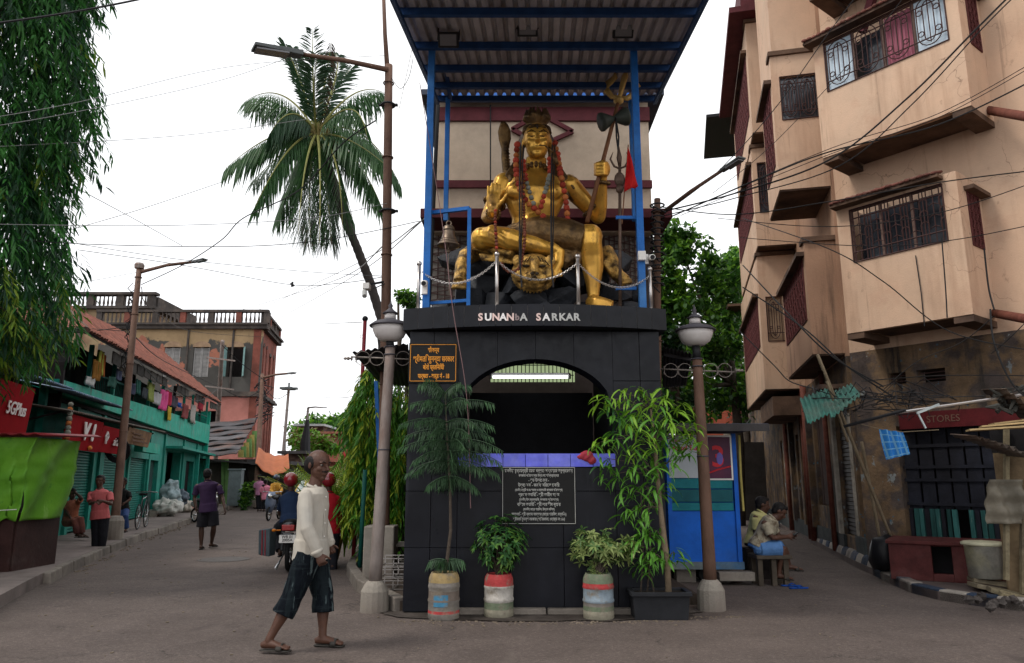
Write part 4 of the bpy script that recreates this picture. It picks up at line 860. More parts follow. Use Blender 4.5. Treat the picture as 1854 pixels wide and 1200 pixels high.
# shop front
door_b = M('navy_door', (.011, .011, .015), .6, .4, 5, .3, 25, (.016, .018, .028), .4)
strips('door_board', RW, .68, 2.28, 1.0, 2.25, -.12, 7, door_b, apt)
for z in (1.05, 1.42, 1.62, 1.95): RW.box(MB(), .68, 2.28, z, z + .05, -.1, -.085).build('door_rail', door_b, apt)
paleg = M('flaking_green_board', (.025, .09, .085), .8, .5, 14, .3, 30, (.28, .33, .27), .38, .04, 9, stretch=(1, 1, .12), objvar=.5)
for i in range(20):
    if i in (9, 10): continue
    RW.box(MB(), .7 + .08 * i, .7 + .08 * i + rnd.uniform(.05, .072), .56, 1.0, -.1, -.07 + rnd.uniform(0, .02)).build('slat', paleg if i % 3 else door_b, apt)
sg = thing('shop_sign', 'dull red shop sign reading STORES over the dark shop doors', 'sign', RW.pt(1.5, 2.25, .1))
RW.box(MB(), .75, 2.45, 2.24, 2.5, .03, .07).build('board', M('dull_red', (.075, .008, .01), .6, .4, 4), sg)
text('lettering', 'STORES', .15, facing(RW.pt(1.42, 2.37, .075), RW.u), M('dull_brown_letters', (.13, .07, .05), .7, .3), sg, .003, wscale=.95)
# red plinth bench with a dark opening
redp = M('red_oxide_plinth', (.075, .018, .017), .6, .4, 5, .2, 30, (.11, .045, .04), .35, .15, 3)
a, b = atZ(1613, 1041, .15), atZ(1762, 1050, .15); PW = Wall(a, (b - a), (-(a - b).normalized().y * -1, -1)); PW.n = V(((b - a).y, -(b - a).x, 0)).normalized()
pl = thing('plinth_bench', 'dark red masonry plinth with a square opening in front of the shop', 'plinth', (a + b) / 2)
L_ = (b - a).length + .55; _, zt = PW.px(1650, 985); mb = MB(); PW.wallholes(mb, 0, L_, .1, zt, [(.33 * (b - a).length * 1.0 + .2, .73 * (b - a).length + .05, .2, .56)], -.12, 0); PW.box(mb, 0, .15, .1, zt, -.9, -.121); mb.build('body', redp, pl, bevel=.01)
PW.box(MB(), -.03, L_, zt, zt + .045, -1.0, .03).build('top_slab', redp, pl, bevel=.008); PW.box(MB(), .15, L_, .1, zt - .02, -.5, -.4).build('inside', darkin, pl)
sack_m = M('black_plastic', (.01, .01, .012), .35, .3, 4)
bg_ = atZ(1603, 1030, .15); mb = MB(); mb.loft([bg_, bg_ + V((0, 0, .12)), bg_ + V((0, 0, .3)), bg_ + V((.02, 0, .42)), bg_ + V((0, 0, .47))], [(.16, .16), (.2, .2), (.19, .18), (.15, .14), (.08, .06)], 16); mb.build('rubbish_bag', sack_m, smooth=True, disp=.16, dsize=.12, label='black plastic rubbish bag squeezed between kerb and red plinth', cat='bag')
# pots, planks
pot = thing('metal_pot', 'dented metal pot with pale lid standing on planks near the plinth', 'pot', atZ(1786, 1046, .3))
pc = atY(1786, 1046, 9.75); r_ = .21
MB().lathe([(r_ * .88, 0), (r_ * .92, .01), (r_, .38), (r_ * 1.02, .4), (r_ * .9, .4)], pc, 28).build('body', M('tin', (.25, .24, .21), .4, .4, 6, .2, 30, (.38, .35, .2), .4, metal=.4), pot, smooth=True)
MB().lathe([(r_ * 1.02, .395), (r_ * 1.16, .4), (r_ * 1.17, .43), (r_ * 1.0, .445), (.02, .46)], pc, 28).build('lid', M('cream_enamel', (.42, .4, .28), .5, .3, 8), pot, smooth=True)
plank = M('old_plank', (.2, .165, .1), .85, .5, 6, .5, 30, (.09, .075, .06), .45, objvar=.25)
pp = thing('plank_pile', 'rough planks laid on rubble under the metal pot at the right edge', 'planks', atZ(1800, 1085, .1))
for (x0, y0, x1, y1, Y0, Y1, w_, l_) in ((1757, 1048, 1900, 1070, 9.8, 9.6, .26, .05), (1790, 1066, 1920, 1100, 9.35, 9.1, .22, .06), (1760, 1058, 1860, 1078, 9.6, 9.5, .3, .05), (1810, 1075, 1900, 1108, 9.1, 8.9, .2, .06)):
    MB().bar(atY(x0, y0, Y0), atY(x1, y1, Y1), w_, l_).build('plank', plank, pp, bevel=.006)
for i in range(9): c = atZ(1770 + i * 11, 1085 + (i % 3) * 7, .12) + V((0, .25 * (i % 2), 0)); mb = MB().ball(c, (.055, .05, .045), 7, 4); mb.v = [p + V((rnd.uniform(-.014, .014), rnd.uniform(-.014, .014), rnd.uniform(-.014, .01))) for p in mb.v]; mb.build('rubble_stone', M('rubble_dark', (.07, .06, .055), .9, .5, 8, .4, 30, objvar=.3), pp)
# the stall on the right edge
tin = M('rusty_tin', (.16, .14, .12), .6, .4, 4, .3, 30, (.1, .055, .035), .45, metal=.3)
ply = M('stained_ply', (.17, .12, .07), .85, .5, 3, .3, 30, (.3, .22, .12), .4, objvar=.2)
plastic = M('clear_plastic_sheet', (.17, .15, .115), .35, .35, 4, .3, 12, (.15, .13, .1), .4)
sl_ = thing('street_stall', 'makeshift tin and plywood street stall at the right edge of the street', 'stall', atZ(1830, 1070, .15))
Ys = 9.45
def q4(x0, y0, x1, y1, Y0, Y1): return [atY(x0, y1, Y0), atY(x1, y1, Y1), atY(x1, y0, Y1), atY(x0, y0, Y0)]
def panelp(name, x0, y0, x1, y1, Y0, Y1, mat, th=.03):
    p = q4(x0, y0, x1, y1, Y0, Y1); p[0].xy = p[3].xy; p[1].xy = p[2].xy; MB().prism(p, (.0, th, 0)).build(name, mat, sl_)
panelp('side_board', 1800, 820, 1960, 950, Ys, Ys - .6, ply); panelp('side_board', 1812, 948, 1960, 1080, Ys + .02, Ys - .6, ply); panelp('side_board', 1792, 770, 1960, 822, Ys + .02, Ys - .6, darkin)
mb = MB(); p = q4(1787, 868, 1852, 948, Ys - .12, Ys - .3); mb.grid(lambda u, v: p[0].lerp(p[1], u).lerp(p[3].lerp(p[2], u), v) + V((0, .04 * math.sin(u * 9 + v * 4) + .02 * math.sin(v * 17), 0)), 16, 16); mb.build('plastic_sheet', plastic, sl_, smooth=True, solid=.003)
for x, y0, y1 in ((1822, 775, 1050), (1852, 770, 1075)): MB().bar(atY(x, y1, Ys - .15), atY(x, y0, Ys - .15), .05, .05, (1, 0, 0)).build('post', plank, sl_)
for k, (x0, y0, x1, y1, Y0, Y1) in enumerate(((1752, 779, 1900, 770, 8.9, 8.6), (1775, 773, 1900, 762, 9.2, 8.9), (1795, 768, 1905, 755, 9.5, 9.3))):
    MB().bar(atY(x0, y0, Y0), atY(x1, y1, Y1), .26, .02).build('roof_board', M('yellow_board', (.42, .3, .15), .85, .3, 5, .3, objvar=.2), sl_)
for x0, y0, x1, y1, Y in ((1765, 790, 1840, 812, 8.9), (1800, 800, 1880, 830, 8.8), (1820, 704, 1900, 760, 9.6)):
    a_, b_ = atY(x0, y0, Y), atY(x1, y1, Y); mb = MB(); mb.grid(lambda u, v: a_.lerp(b_, u) + V((0, .5 * v, .02 * math.sin(u * 40) + .05 * v)), 40, 1); mb.build('roof_sheet', tin, sl_, smooth=True, solid=.004)
mb = MB()
for i in range(22): c = atY(1798 + rnd.uniform(0, 56), 722 + rnd.uniform(-14, 26), 9.7 + rnd.uniform(0, .3)); mb.tube([c, c + V((rnd.uniform(-.12, .12), 0, rnd.uniform(-.1, .1))), c + V((rnd.uniform(-.2, .2), 0, rnd.uniform(-.12, .12)))], [.03, .035, .01], 5)
mb.build('rag_bundle', M('dark_rags', (.05, .05, .045), .9, .5), sl_, kind='stuff')
# bamboo poles, awning remnants, hanging cloth, rods
bam = M('bamboo', (.22, .17, .11), .8, .3, 6, .3)
for (x0, y0, Y0, x1, y1, Y1, lb) in ((1480, 642, 10.6, 1617, 982, 11.6, 'long bamboo pole leaning across the corner of the peach block'), (1560, 800, 11.4, 1594, 980, 11.9, 'short bamboo pole leaning behind the long one at the corner'), (1497, 690, 10.7, 1535, 800, 10.9, 'thin stick tied beside the green awning scrap')):
    p, q = atY(x0, y0, Y0), atY(x1, y1, Y1); q.z = max(q.z, .15); n_ = 9
    MB().tube([p.lerp(q, i / n_) for i in range(n_ + 1)], [.023 + .003 * (i % 2) for i in range(n_ + 1)] if 'long' in lb else .02, 8).build('bamboo_pole', bam, smooth=True, label=lb, cat='pole')
ga = thing('awning_scrap', 'torn green corrugated awning hanging at the lane corner', 'awning', atY(1480, 740, 10.9))
gt = M('green_tin', (.06, .2, .16), .6, .4, 6, .3, 30, (.14, .1, .08), .35)
for k, (A, B, C_, D) in enumerate((((1448, 722), (1500, 702), (1515, 742), (1462, 768)), ((1490, 718), (1540, 695), (1558, 715), (1505, 758)))):
    P4 = [atY(*A, 10.9), atY(*B, 11.2), atY(*C_, 10.5), atY(*D, 10.3)]
    mb = MB(); mb.grid(lambda u, v: P4[0].lerp(P4[1], u).lerp(P4[3].lerp(P4[2], u), v) + V((0, 0, .018 * math.sin(u * 45))), 44, 2); mb.build('tin_sheet', gt, ga, smooth=True, solid=.003)
cl = thing('checked_cloth', 'blue and white checked cloth hanging in front of the corner wall', 'cloth', atY(1618, 830, 10.4))
chk = M('blue_check', (.03, .2, .55), .85, .15, 8); chk2 = M('pale_check', (.16, .38, .6), .85, .15)
mb = MB(); A, B, C_, D = atY(1591, 776, 10.6), atY(1634, 782, 10.4), atY(1646, 822, 10.3), atY(1606, 832, 10.5)
for i in range(18):
    mb.cur = 1 if i in (1, 5, 9, 13, 16) else 0; mb.grid(lambda u, v: A.lerp(B, (i + u) / 18).lerp(D.lerp(C_, (i + u) / 18), v) + V((0, .03 * math.sin((i + u) / 18 * 16 + v * 2), 0)), 1, 12)
for j in (2, 5, 8, 11):
    mb.cur = 1; mb.grid(lambda u, v: A.lerp(B, u).lerp(D.lerp(C_, u), (j + v * .5) / 12) + V((0, .03 * math.sin(u * 16 + (j + v * .5) / 6) - .004, 0)), 18, 1)
mb.build('cloth', [chk, chk2], cl, smooth=True)
MB().tube([atY(1560, 768, 10.8), atY(1591, 776, 10.6), atY(1634, 782, 10.4), atY(1700, 778, 10.2)], .006, 5).build('line', bam, cl)
for x0, y0, Y0, x1, y1, Y1, lb in ((1528, 772, 10.7, 1640, 742, 10.2, 'black conduit running from the awning scrap to the shop sign'), (1620, 748, 10.3, 1870, 712, 9.8, 'pale rod crossing above the shop sign')):
    MB().tube([atY(x0, y0, Y0), atY(x1, y1, Y1)], .022, 7).build('rod', MATS['black_metal'] if 'black' in lb else steel, label=lb, cat='rod')
lamp = thing('hanging_lamp', 'white broken tube fitting dangling before the shop sign', 'lamp', atY(1680, 740, 10.1))
MB().bar(atY(1660, 748, 10.1), atY(1700, 732, 10.1), .03).bar(atY(1663, 750, 10.1), atY(1676, 775, 10.1), .02).build('fitting', M('pale_fitting', (.45, .5, .5), .6, .3), lamp)
mb = MB(); r5 = random.Random(12)                              # cable tangle over the shop
for i in range(30):
    x, y = 1500 + r5.random() * 190, 700 + r5.random() * 40; pts = [atY(x + r5.uniform(-38, 38) * k * .7, y + r5.uniform(-20, 24), 10.7 + r5.uniform(-.2, .5)) for k in range(5)]; mb.tube(pts, .007, 4)
mb.build('cable_tangle', MATS['black_metal'], label='tangle of black cables over the lane corner of the peach block', cat='cables', kind='stuff')
# far end of the lane: red arcaded house and dark lane houses on its left
rh = thing('red_house', 'small red arched house closing the far end of the right lane', 'house', (12.2, 36, 0))
redw = M('red_plaster', (.4, .1, .06), .85, .3, 2)
mb = MB().box((12.2, 38, 2.6), (6, 4, 5.2)); mb.build('wall', redw, rh)
for i in range(6): x = 10.2 + i * .8; mb = MB().prism([(x, 35.98, 2.6), (x + .5, 35.98, 2.6), (x + .5, 35.98, 3.6), (x + .25, 35.98, 3.95), (x, 35.98, 3.6)], (0, .1, 0)); mb.build('arch_window', M('arch_green', (.12, .2, .16), .7, .2) if i % 2 else grey_st, rh)
MB().box((12.2, 35.8, 2.3), (6, .6, .12)).build('ledge', soff, rh)
fr = MB(); fr.box((8, 30, 1.4), (5, 5, 2.8)); fr.build('lane_shed', M('dark_shed', (.035, .03, .028), .9, .4), label='low dark shed beside the lane behind the kiosk', cat='shed')
# ------------------------------------------------------------------ left side: tiled house with teal shop fronts
teal = M('teal_paint', (.015, .235, .18), .65, .3, 3, .15, 30, (.05, .22, .18), .4, .15, 2)
teal_l = M('teal_pale', (.015, .34, .24), .7, .3, 3, .15, 30, (.12, .3, .24), .4, .1, 2, layers=[(4, (1.4, 1.4, .2), .6, .7, (.04, .1, .08))])
tealsh = M('teal_shutter', (.012, .165, .13), .5, .3, 4, .1, 30, (.02, .1, .085), .35)
dkwood = M('dark_timber', (.022, .017, .016), .85, .5, 4, .3, 20)
tilem = M('clay_tile', (.27, .1, .07), .85, .4, 5, .3, 30, (.12, .06, .045), .4, .15, 3, objvar=.35)
u4 = lambda s_, z, o=0: LW.pt(s_, z, o)
th = thing('tiled_shop_house', 'two storey house with clay tile roof and teal shop fronts along the left pavement', 'house', u4(12, .15, -3))
def eave(s_): return 4.65 + (s_ - 2.7) * .031
mb = MB(); sh_ = [(5.1, 6.95), (8.0, 10.45), (10.75, 13.5)]
LW.wallholes(mb, 2.7, 27, .1, 3.3, [(a, b, .15, 2.15) for a, b in sh_] + [(14.0, 15.6, .35, 2.15), (17.2, 20.4, .15, 2.6), (22, 24.2, .15, 2.3)], -.35, 0)
mb.build('wall', teal, th)
mb = MB()
for k in range(12): a_ = 2.7 + k * 2.03; b_ = a_ + 2.03; e0, e1 = 3.3 + .028 * (a_ - 2.7), 3.3 + .028 * (b_ - 2.7); mb.hexa([u4(a_, 3.3, -.3), u4(a_, 3.3, .25), u4(b_, 3.3, .25), u4(b_, 3.3, -.3), u4(a_, e0 + .32, -.3), u4(a_, e0 + .32, .25), u4(b_, e1 + .32, .25), u4(b_, e1 + .32, -.3)])
mb.build('parapet', teal_l, th)
LW.box(MB(), -6, 27, .1, 5.6, -2.3, -2.2).build('back_wall', dkwood, th); LW.box(MB(), 2.8, 27, 3.2, 3.29, -3, .1).build('floor_slab', dkwood, th); LW.box(MB(), 26.8, 27, .1, 5, -3, .24).build('end_wall', teal_l, th)
LW.box(MB(), 2.72, 26.8, 3.3, 5.5, -1.6, -1.5).build('verandah_wall', M('verandah_wall', (.022, .02, .018), .9, .6, 1.5, .3, 20, (.04, .06, .05), .35, .05, 1), th)
LW.box(MB(), 2.7, 2.8, 3.0, 4.75, -3.1, .3).build('end_wall', dkwood, th)
for i in range(11): s_ = 2.9 + i * 2.35; LW.box(MB(), s_, s_ + .1, 3.5, eave(s_) + .1, .05, .15).build('verandah_post', teal if i % 3 else dkwood, th)
mb = MB()
for i in range(120): s_ = 6 + i * .17; mb.tube([u4(s_, 3.5, .12), u4(s_, 4.15 + .02 * (s_ - 6), .12)], .012, 4)
LW.bar(mb, 6, 4.15, 26.5, 4.7, .05, .12); mb.build('railing', M('teal_dark', (.015, .12, .1), .7, .3), th, kind='stuff')
for i in range(24):                                        # hanging timber valance boards
    if rnd.random() < .3: continue
    s_ = 4.5 + i * .93; z_ = eave(s_); LW.box(MB(), s_, s_ + .8, z_ - .28 - .1 * rnd.random(), z_ - .02, .55, .58).build('valance_board', M('valance', (.05, .045, .04), .9, .5, 9, objvar=.5), th)
# roof surface and tiles
rz0 = LW.px(95, 545, -2.4)[1]; rz1 = LW.px(386, 716, -2.4)[1]; rs0 = LW.px(95, 545, -2.4)[0]
def roofpt(s_, v): r_ = rz0 + (s_ - rs0) * (rz1 - rz0) / (27 - rs0); return u4(s_, eave(s_) * (1 - v) + r_ * v, .7 * (1 - v) - 2.4 * v)
mb = MB(); mb.grid(lambda u, v: roofpt(2.5 + (max(rs0, 2.5) - 1.3) * v + (24.8 - (max(rs0, 2.5) - 1.3) * v) * u, v), 24, 10); A = u4(2.5, eave(2.5), -5.5)
mb.add([roofpt(2.5, 0), roofpt(max(rs0, 2.5) + 1.2, 1), A], [(0, 1, 2)]); rf = mb.build('roof', dkwood, th, solid=.03)
tb = MB(); tb.add([(x_, y_, z_) for y_, w_, zz in ((0, .085, .03), (.34, .1, .0)) for x_, z_ in [(w_ * math.cos(R(a)), zz + .055 * math.sin(R(a))) for a in (0, 36, 72, 108, 144, 180)]], [(i, i + 1, i + 7, i + 6) for i in range(5)])
def tile_mtx(c, down, right):
    d_, r_ = down.normalized(), right.normalized(); n_ = r_.cross(d_).normalized(); n_ = n_ if n_.z > 0 else -n_; r_ = d_.cross(n_) * 1.0
    m = Matrix.Identity(4)
    for i in range(3): m[i][0] = r_[i]; m[i][1] = d_[i]; m[i][2] = n_[i]; m[i][3] = c[i]
    return m
cells = []; hs = max(rs0, 2.5) + 1.2; rows = 10
for j in range(rows):
    v = 1 - (j + 1) / rows * 1.0; sl_ = 2.5 + (hs - 2.5) * v
    s_ = sl_ + .1
    while s_ < 27.2:
        p = roofpt(s_, v + 1 / rows); q = roofpt(s_, v); cells.append((s_, tile_mtx(p + V((0, 0, .05 + rnd.uniform(0, .03))), q - p, LW.u))); s_ += .215
hip0, hip1 = roofpt(2.5, 0), A; apex = roofpt(hs, 1)
for j in range(12):
    v = 1 - (j + 1) / 12; l0, l1 = hip0.lerp(apex, v), hip1.lerp(apex, v); n_ = int((l1 - l0).length / .21)
    for i in range(n_): q = l0.lerp(l1, (i + .5) / n_); p = q.lerp(apex, 1 / 12 / max(1 - v, .1)); cells.append((-10, tile_mtx(p + V((0, 0, .03 + rnd.uniform(0, .015))), q - p, l1 - l0)))
cells.sort(key=lambda c: c[0]); proto = None; rest = MB(); im = frame_of(th).inverted()
for i, (s_, m_) in enumerate(cells):
    m_ = m_ @ Matrix.Diagonal((1, 1.15, 1, 1)) @ Matrix.Rotation(R(rnd.uniform(-3, 3)), 4, 'Z')
    if i < 300:
        if proto is None: proto = tb.build('roof_tile', tilem, rf, local=True); proto.matrix_local = im @ m_
        else: share(proto, rf, im @ m_)
    else: rest.add([m_ @ p for p in tb.v], tb.f)
rest.build('roof_tiles', tilem, rf, kind='stuff')
MB().tube([apex, roofpt(27.2, 1)], .1, 8).tube([apex, hip0 + V((0, 0, .05))], .09, 8).build('ridge_tile_line', M('ridge_mortar', (.13, .08, .06), .9, .5, 6), rf)
# shutters
for k, (a, b) in enumerate(sh_):
    mb = MB(); n_ = 27; zs = [.15 + 2.0 * i / n_ for i in range(n_ + 1)]; vs = []
    for i in range(n_):
        for dz, o in ((0, 0), (.25, .03), (.75, .03), (1, 0)): z = zs[i] + (zs[1] - zs[0]) * dz * .98; vs += [u4(a, z, -.12 + o), u4(b, z, -.12 + o)]
    mb.add(vs, [(2 * i, 2 * i + 1, 2 * i + 3, 2 * i + 2) for i in range(len(vs) // 2 - 1)]); mb.build('roller_shutter', tealsh, th)
    LW.box(MB(), a - .02, b + .02, 2.15, 2.45, -.1, .06).build('shutter_box', teal, th)
for s_ in (4.85, 7.3, 10.6, 13.6, 16.3, 20.7, 24.6, 26.6): LW.box(MB(), s_, s_ + .22, .15, 3.28, .0, .07).build('pilaster', teal, th)
LW.box(MB(), 14.0, 15.6, .35, 2.15, -.2, -.15).build('glass_door', M('smoked_glass', (.05, .055, .06), .15, .5, 2, 0, 10, (.15, .14, .14), .4, spec=.6), th)
LW.box(MB(), 13.7, 16.2, .15, .36, .0, .45).build('step', concrete, th); LW.box(MB(), 17.2, 20.4, .15, 2.6, -1.2, -1.1).build('recess_wall', teal, th); LW.box(MB(), 18.3, 19.1, 1.1, 2.1, -1.1, -1.06).build('recess_window', darkin, th)
LW.box(MB(), 22, 24.2, .15, 2.3, -.25, -.2).build('door', darkin, th); LW.box(MB(), 16.4, 26.5, 2.65, 2.75, .0, .7).build('canopy_slab', teal, th)
for s_ in (21.6, 25): LW.box(MB(), s_, s_ + .15, .15, 2.64, .45, .6).build('post', teal, th)
# blue-edged corrugated awnings and kiosk front
bluetin = M('blue_tin', (.12, .2, .3), .5, .35, 4, .2, 30, (.3, .33, .36), .4, .1, 4, metal=.3)
def corr(name, s0, s1, z0, z1, o0, o1, drop, mat, par, freq=.12):
    mb = MB(); n_ = int((s1 - s0) / freq * 4)
    mb.grid(lambda u, v: u4(s0 + (s1 - s0) * u, z0 + (z1 - z0) * u - drop * v + .02 * math.sin(u * (s1 - s0) / freq * 2 * math.pi), o0 + (o1 - o0) * v), n_, 2)
    return mb.build(name, mat, par, smooth=True, solid=.006)
corr('awning_sheet', -3.2, 1.3, 3.4, 3.45, -.1, .95, .2, bluetin, th); corr('awning_sheet', 1.4, 6.4, 3.42, 3.48, -.1, .95, .2, bluetin, th)
corr('awning_sheet', 1.2, 11.2, 2.95, 3.12, 0, .95, .14, tin, th)
for s_ in (1.5, 4.2, 7, 9.8): MB().bar(u4(s_, 2.6, 0), u4(s_ + .05, 2.86, .85), .04).build('awning_arm', dkwood, th)
# near single storey kiosk
kk = thing('dark_kiosk', 'dark single storey timber kiosk at the left edge behind the tarp cart', 'kiosk', u4(-1, .15, -1))
mb = MB(); LW.box(mb, -7, 2.68, .1, 1.2, -2.5, -.1); LW.box(mb, -7, 2.68, 3.1, 3.4, -2.5, -.1); mb.build('wall', dkwood, kk)
LW.box(MB(), -7, 2.68, 1.2, 3.1, -2.5, -2.4).build('back_wall', dkwood, kk)
for s_, m_ in ((2.3, teal), (.6, dkwood), (-2.2, dkwood)): LW.box(MB(), s_, s_ + .14, .1, 3.4, .0, .14).build('post', m_, kk)
for k, (s_, z0, z1, c_) in enumerate(((.9, 1.9, 2.6, (.2, .12, .07)), (.1, 1.7, 2.9, (.12, .07, .05)), (1.5, 1.5, 1.95, (.25, .22, .16)))): LW.box(MB(), s_ - .4, s_ + .35, z0, z1, -.4 - .2 * k, -.3 - .2 * k).build('shelf_board', M('shelf_%d' % k, c_, .8, .4, 5), kk)
mb = MB(); LW.box(mb, 2.7, 2.8, 4.0, 4.2, -3, .35); LW.box(mb, -2, 2.69, 3.95, 4.15, -2.8, -2.6); mb.build('beam', M('grey_timber', (.06, .055, .055), .9, .4), kk)
# signs
redsign = M('sign_red', (.25, .008, .012), .85, .15, 3, .05, spec=.03); signw = M('sign_white', (.75, .7, .68), .5, .1)
def signboard(name, label, s0, s1, z0, z1, off, mat, tilt=.08):
    t = thing(name, label, 'sign', u4((s0 + s1) / 2, z0, off)); ln = MB()
    ln.hexa([u4(s0, z0, off - tilt), u4(s1, z0, off - tilt), u4(s1, z0, off - tilt - .05), u4(s0, z0, off - tilt - .05), u4(s0, z1, off), u4(s1, z1, off), u4(s1, z1, off - .05), u4(s0, z1, off - .05)]); ln.build('board', mat, t)
    return t
up_t = (LW.n * .08 + V((0, 0, .65))).normalized()
t = signboard('phone_shop_sign', 'large red phone company sign reading 5GPlus at the left edge', -2.6, -.42, 2.1, 3.05, .82, redsign)
text('lettering', '5GPlus', .3, facing(u4(-1.12, 2.62, .81), LW.u, up_t), signw, t, .006, bold=.004)
text('small_print', 'www.airtel.in', .08, facing(u4(-1.3, 2.18, .78), LW.u, up_t), signw, t, .004)
t = signboard('phone_shop_sign', 'red sign with white Vi mark above the first teal shutter', 1.6, 4.12, 2.08, 2.78, .86, redsign)
text('lettering', 'V', .5, facing(u4(2.75, 2.47, .87), LW.u, up_t), signw, t, .01, bold=.022, wscale=1.3); text('lettering', '!', .48, facing(u4(3.32, 2.47, .87), LW.u, up_t), signw, t, .01, bold=.03, wscale=1.3)
MB().ball(u4(3.3, 2.15, .83), (.05, .05, .05)).build('dot', M('sign_orange', (.7, .25, .05), .5, 0), t)
t = signboard('phone_shop_sign', 'smaller red sign with white swirl and the word airtel beside the Vi sign', 4.2, 6.5, 2.1, 2.72, .84, redsign)
text('lettering', 'airtel', .28, facing(u4(5.55, 2.38, .84), LW.u, up_t), signw, t, .006, bold=.004); c = u4(4.62, 2.42, .84)
MB().tube([c + LW.u * x_ + V((0, 0, z_)) for x_, z_ in ((-.08, -.12), (-.12, .05), (0, .16), (.1, .06), (0, -.03), (-.04, .05))], .025, 6).build('swirl', signw, t)
t = signboard('hoarding', 'faded brown hoarding above the third teal shutter', 6.75, 9.7, 2.42, 2.86, .84, M('faded_hoarding', (.22, .12, .05), .7, .5, 3, .1, 30, (.12, .05, .02), .4))
for k in range(3): LW.box(MB(), 7.2, 9.2 - k * .4, 2.5 + k * .1, 2.54 + k * .1, .845, .85).build('printed_line', M('faded_print', (.1, .05, .03), .8, .3), t)
LW.box(MB(), 9.8, 12.4, 2.3, 2.62, .35, .6).build('ac_cover', teal_l, th)
# clothes on the verandah
cols = [(.3, .14, .03), (.45, .48, .1), (.5, .15, .04), (.5, .5, .48), (.03, .1, .08), (.45, .44, .42), (.05, .06, .1), (.03, .12, .1), (.28, .34, .1), (.05, .06, .07), (.4, .4, .42), (.6, .08, .25), (.4, .02, .06), (.5, .36, .04), (.02, .08, .35), (.35, .33, .3), (.3, .02, .04), (.06, .05, .07), (.2, .05, .05), (.1, .12, .2)]
names = ['orange', 'yellow green', 'rust', 'white', 'dark green', 'pale', 'navy', 'bottle green', 'lime', 'charcoal', 'grey', 'pink', 'crimson', 'mustard', 'blue', 'beige', 'maroon', 'black', 'brown', 'slate']
for k, (px_, y0, y1, w_) in enumerate(((173, 650, 690, 7), (181, 632, 680, 6), (186, 640, 682, 5), (164, 680, 702, 14), (205, 680, 705, 10), (224, 664, 684, 7), (238, 690, 715, 8), (250, 685, 715, 8), (272, 690, 728, 8), (262, 700, 724, 8), (285, 708, 735, 8), (297, 704, 745, 7), (305, 706, 735, 6), (306, 735, 762, 5), (325, 726, 740, 9), (350, 730, 768, 8), (364, 722, 745, 7), (316, 715, 740, 9), (336, 730, 760, 7), (214, 668, 690, 7))):
    a, b = LW.px(px_ - w_ / 2, y0, .35), LW.px(px_ + w_ / 2, y1, .35); s0, s1 = a[0], max(b[0], a[0] + .25); mb = MB(); fr_ = rnd.uniform(8, 16)
    mb.grid(lambda u, v: u4(s0 + (s1 - s0) * (u + .12 * math.sin(v * 5 + k) * (1 - v)), b[1] + (a[1] - b[1]) * v, .35 + .05 * math.sin(u * fr_ + k)), 10, 6)
    mb.build('garment', M('cloth_' + names[k].replace(' ', '_'), cols[k], .9, .3, 9), smooth=True, solid=.004, label='%s garment drying on the verandah under the tile roof' % names[k], cat='garment', group='washing on the verandah')
garland('yellow and white flower garland hanging beside the Vi sign', [u4(1.38, 3.05 - .12 * i, .9) for i in range(8)], .055, lambda k, p: (2, 1, 2)[k % 3])
# sacks outside the teal shop
for k, (px_, py_, r_, z_, c_, nm) in enumerate(((303, 918, .42, .3, (.5, .5, .46), 'white bulging sack at the front of the rubbish heap'), (318, 905, .45, .6, (.1, .13, .16), 'dark tarpaulin bundle on top of the rubbish heap'), (330, 918, .35, .28, (.42, .38, .32), 'beige sack at the right of the rubbish heap'), (308, 905, .3, .65, (.3, .38, .4), 'pale blue sack behind the white sack'), (345, 922, .3, .15, (.4, .22, .18), 'flattened reddish sack beside the rubbish heap'))):
    c = onP(px_, py_, LW.pt(0, 0, .7), LW.n); mb = MB().ball((c.x, c.y, .15 + z_), (r_ * 1.2, r_, z_ if k != 1 else .3), 14, 8); mb.build('sack', M('sack_%d' % k, c_, .7, .3, 6, .5, 12), smooth=True, remesh=.05, disp=.42, dsize=.22, label=nm, cat='sack', group='heap outside the teal shop')

# ------------------------------------------------------------------ old plastered brick mansion
plas = M('old_plaster', (.08, .075, .068), .9, .3, .6, .3, 10, zg=(10.6, 3.2, (.36, .25, .14), .35), layers=[(.5, (1, 1, 1), .6, .615, (.38, .15, .1)), (2.5, (1, 1, .2), .6, .75, (.05, .047, .043))])
brickm = M('red_brick', (.23, .075, .055), .9, .4, 1.5, .3, 12, (.15, .06, .045), .4, .1, .8, layers=[(9, (1, 1, 6), .6, .7, (.16, .09, .07))])
pinkb = M('pink_plaster', (.42, .17, .14), .85, .3, .6, .2, 10, (.3, .12, .09), .4, .1, .5)
corn = M('old_cornice', (.07, .06, .055), .9, .4, 1, .3, 10, (.14, .11, .09), .4)
lou = M('grey_louvre', (.3, .29, .28), .8, .3, 3)
om = thing('old_mansion', 'old balustraded brick mansion with peeling plaster and louvred windows beyond the tiled house', 'mansion', (-22, 54, 0))
FW = Wall((-28.4, 50), (1, 0), (0, -1)); cx_ = 11.15; dR = V(((730 - 927) / F / 1.02, 1, 0)).normalized(); SW = Wall(FW.pt(cx_, 0), dR, V((dR.y, -dR.x, 0)))
wins = [(x_ + 28.4) for x_ in (atY(311, 650, 50).x, atY(364, 650, 50).x, atY(425, 650, 50).x)]
mb = MB(); wh_ = [(w_ - .55, w_ + .55, 8.3, 10.35) for w_ in wins]; FW.wallholes(mb, 0, cx_, 7.3, 11.6, wh_, -.5, 0); mb.build('wall', plas, om)
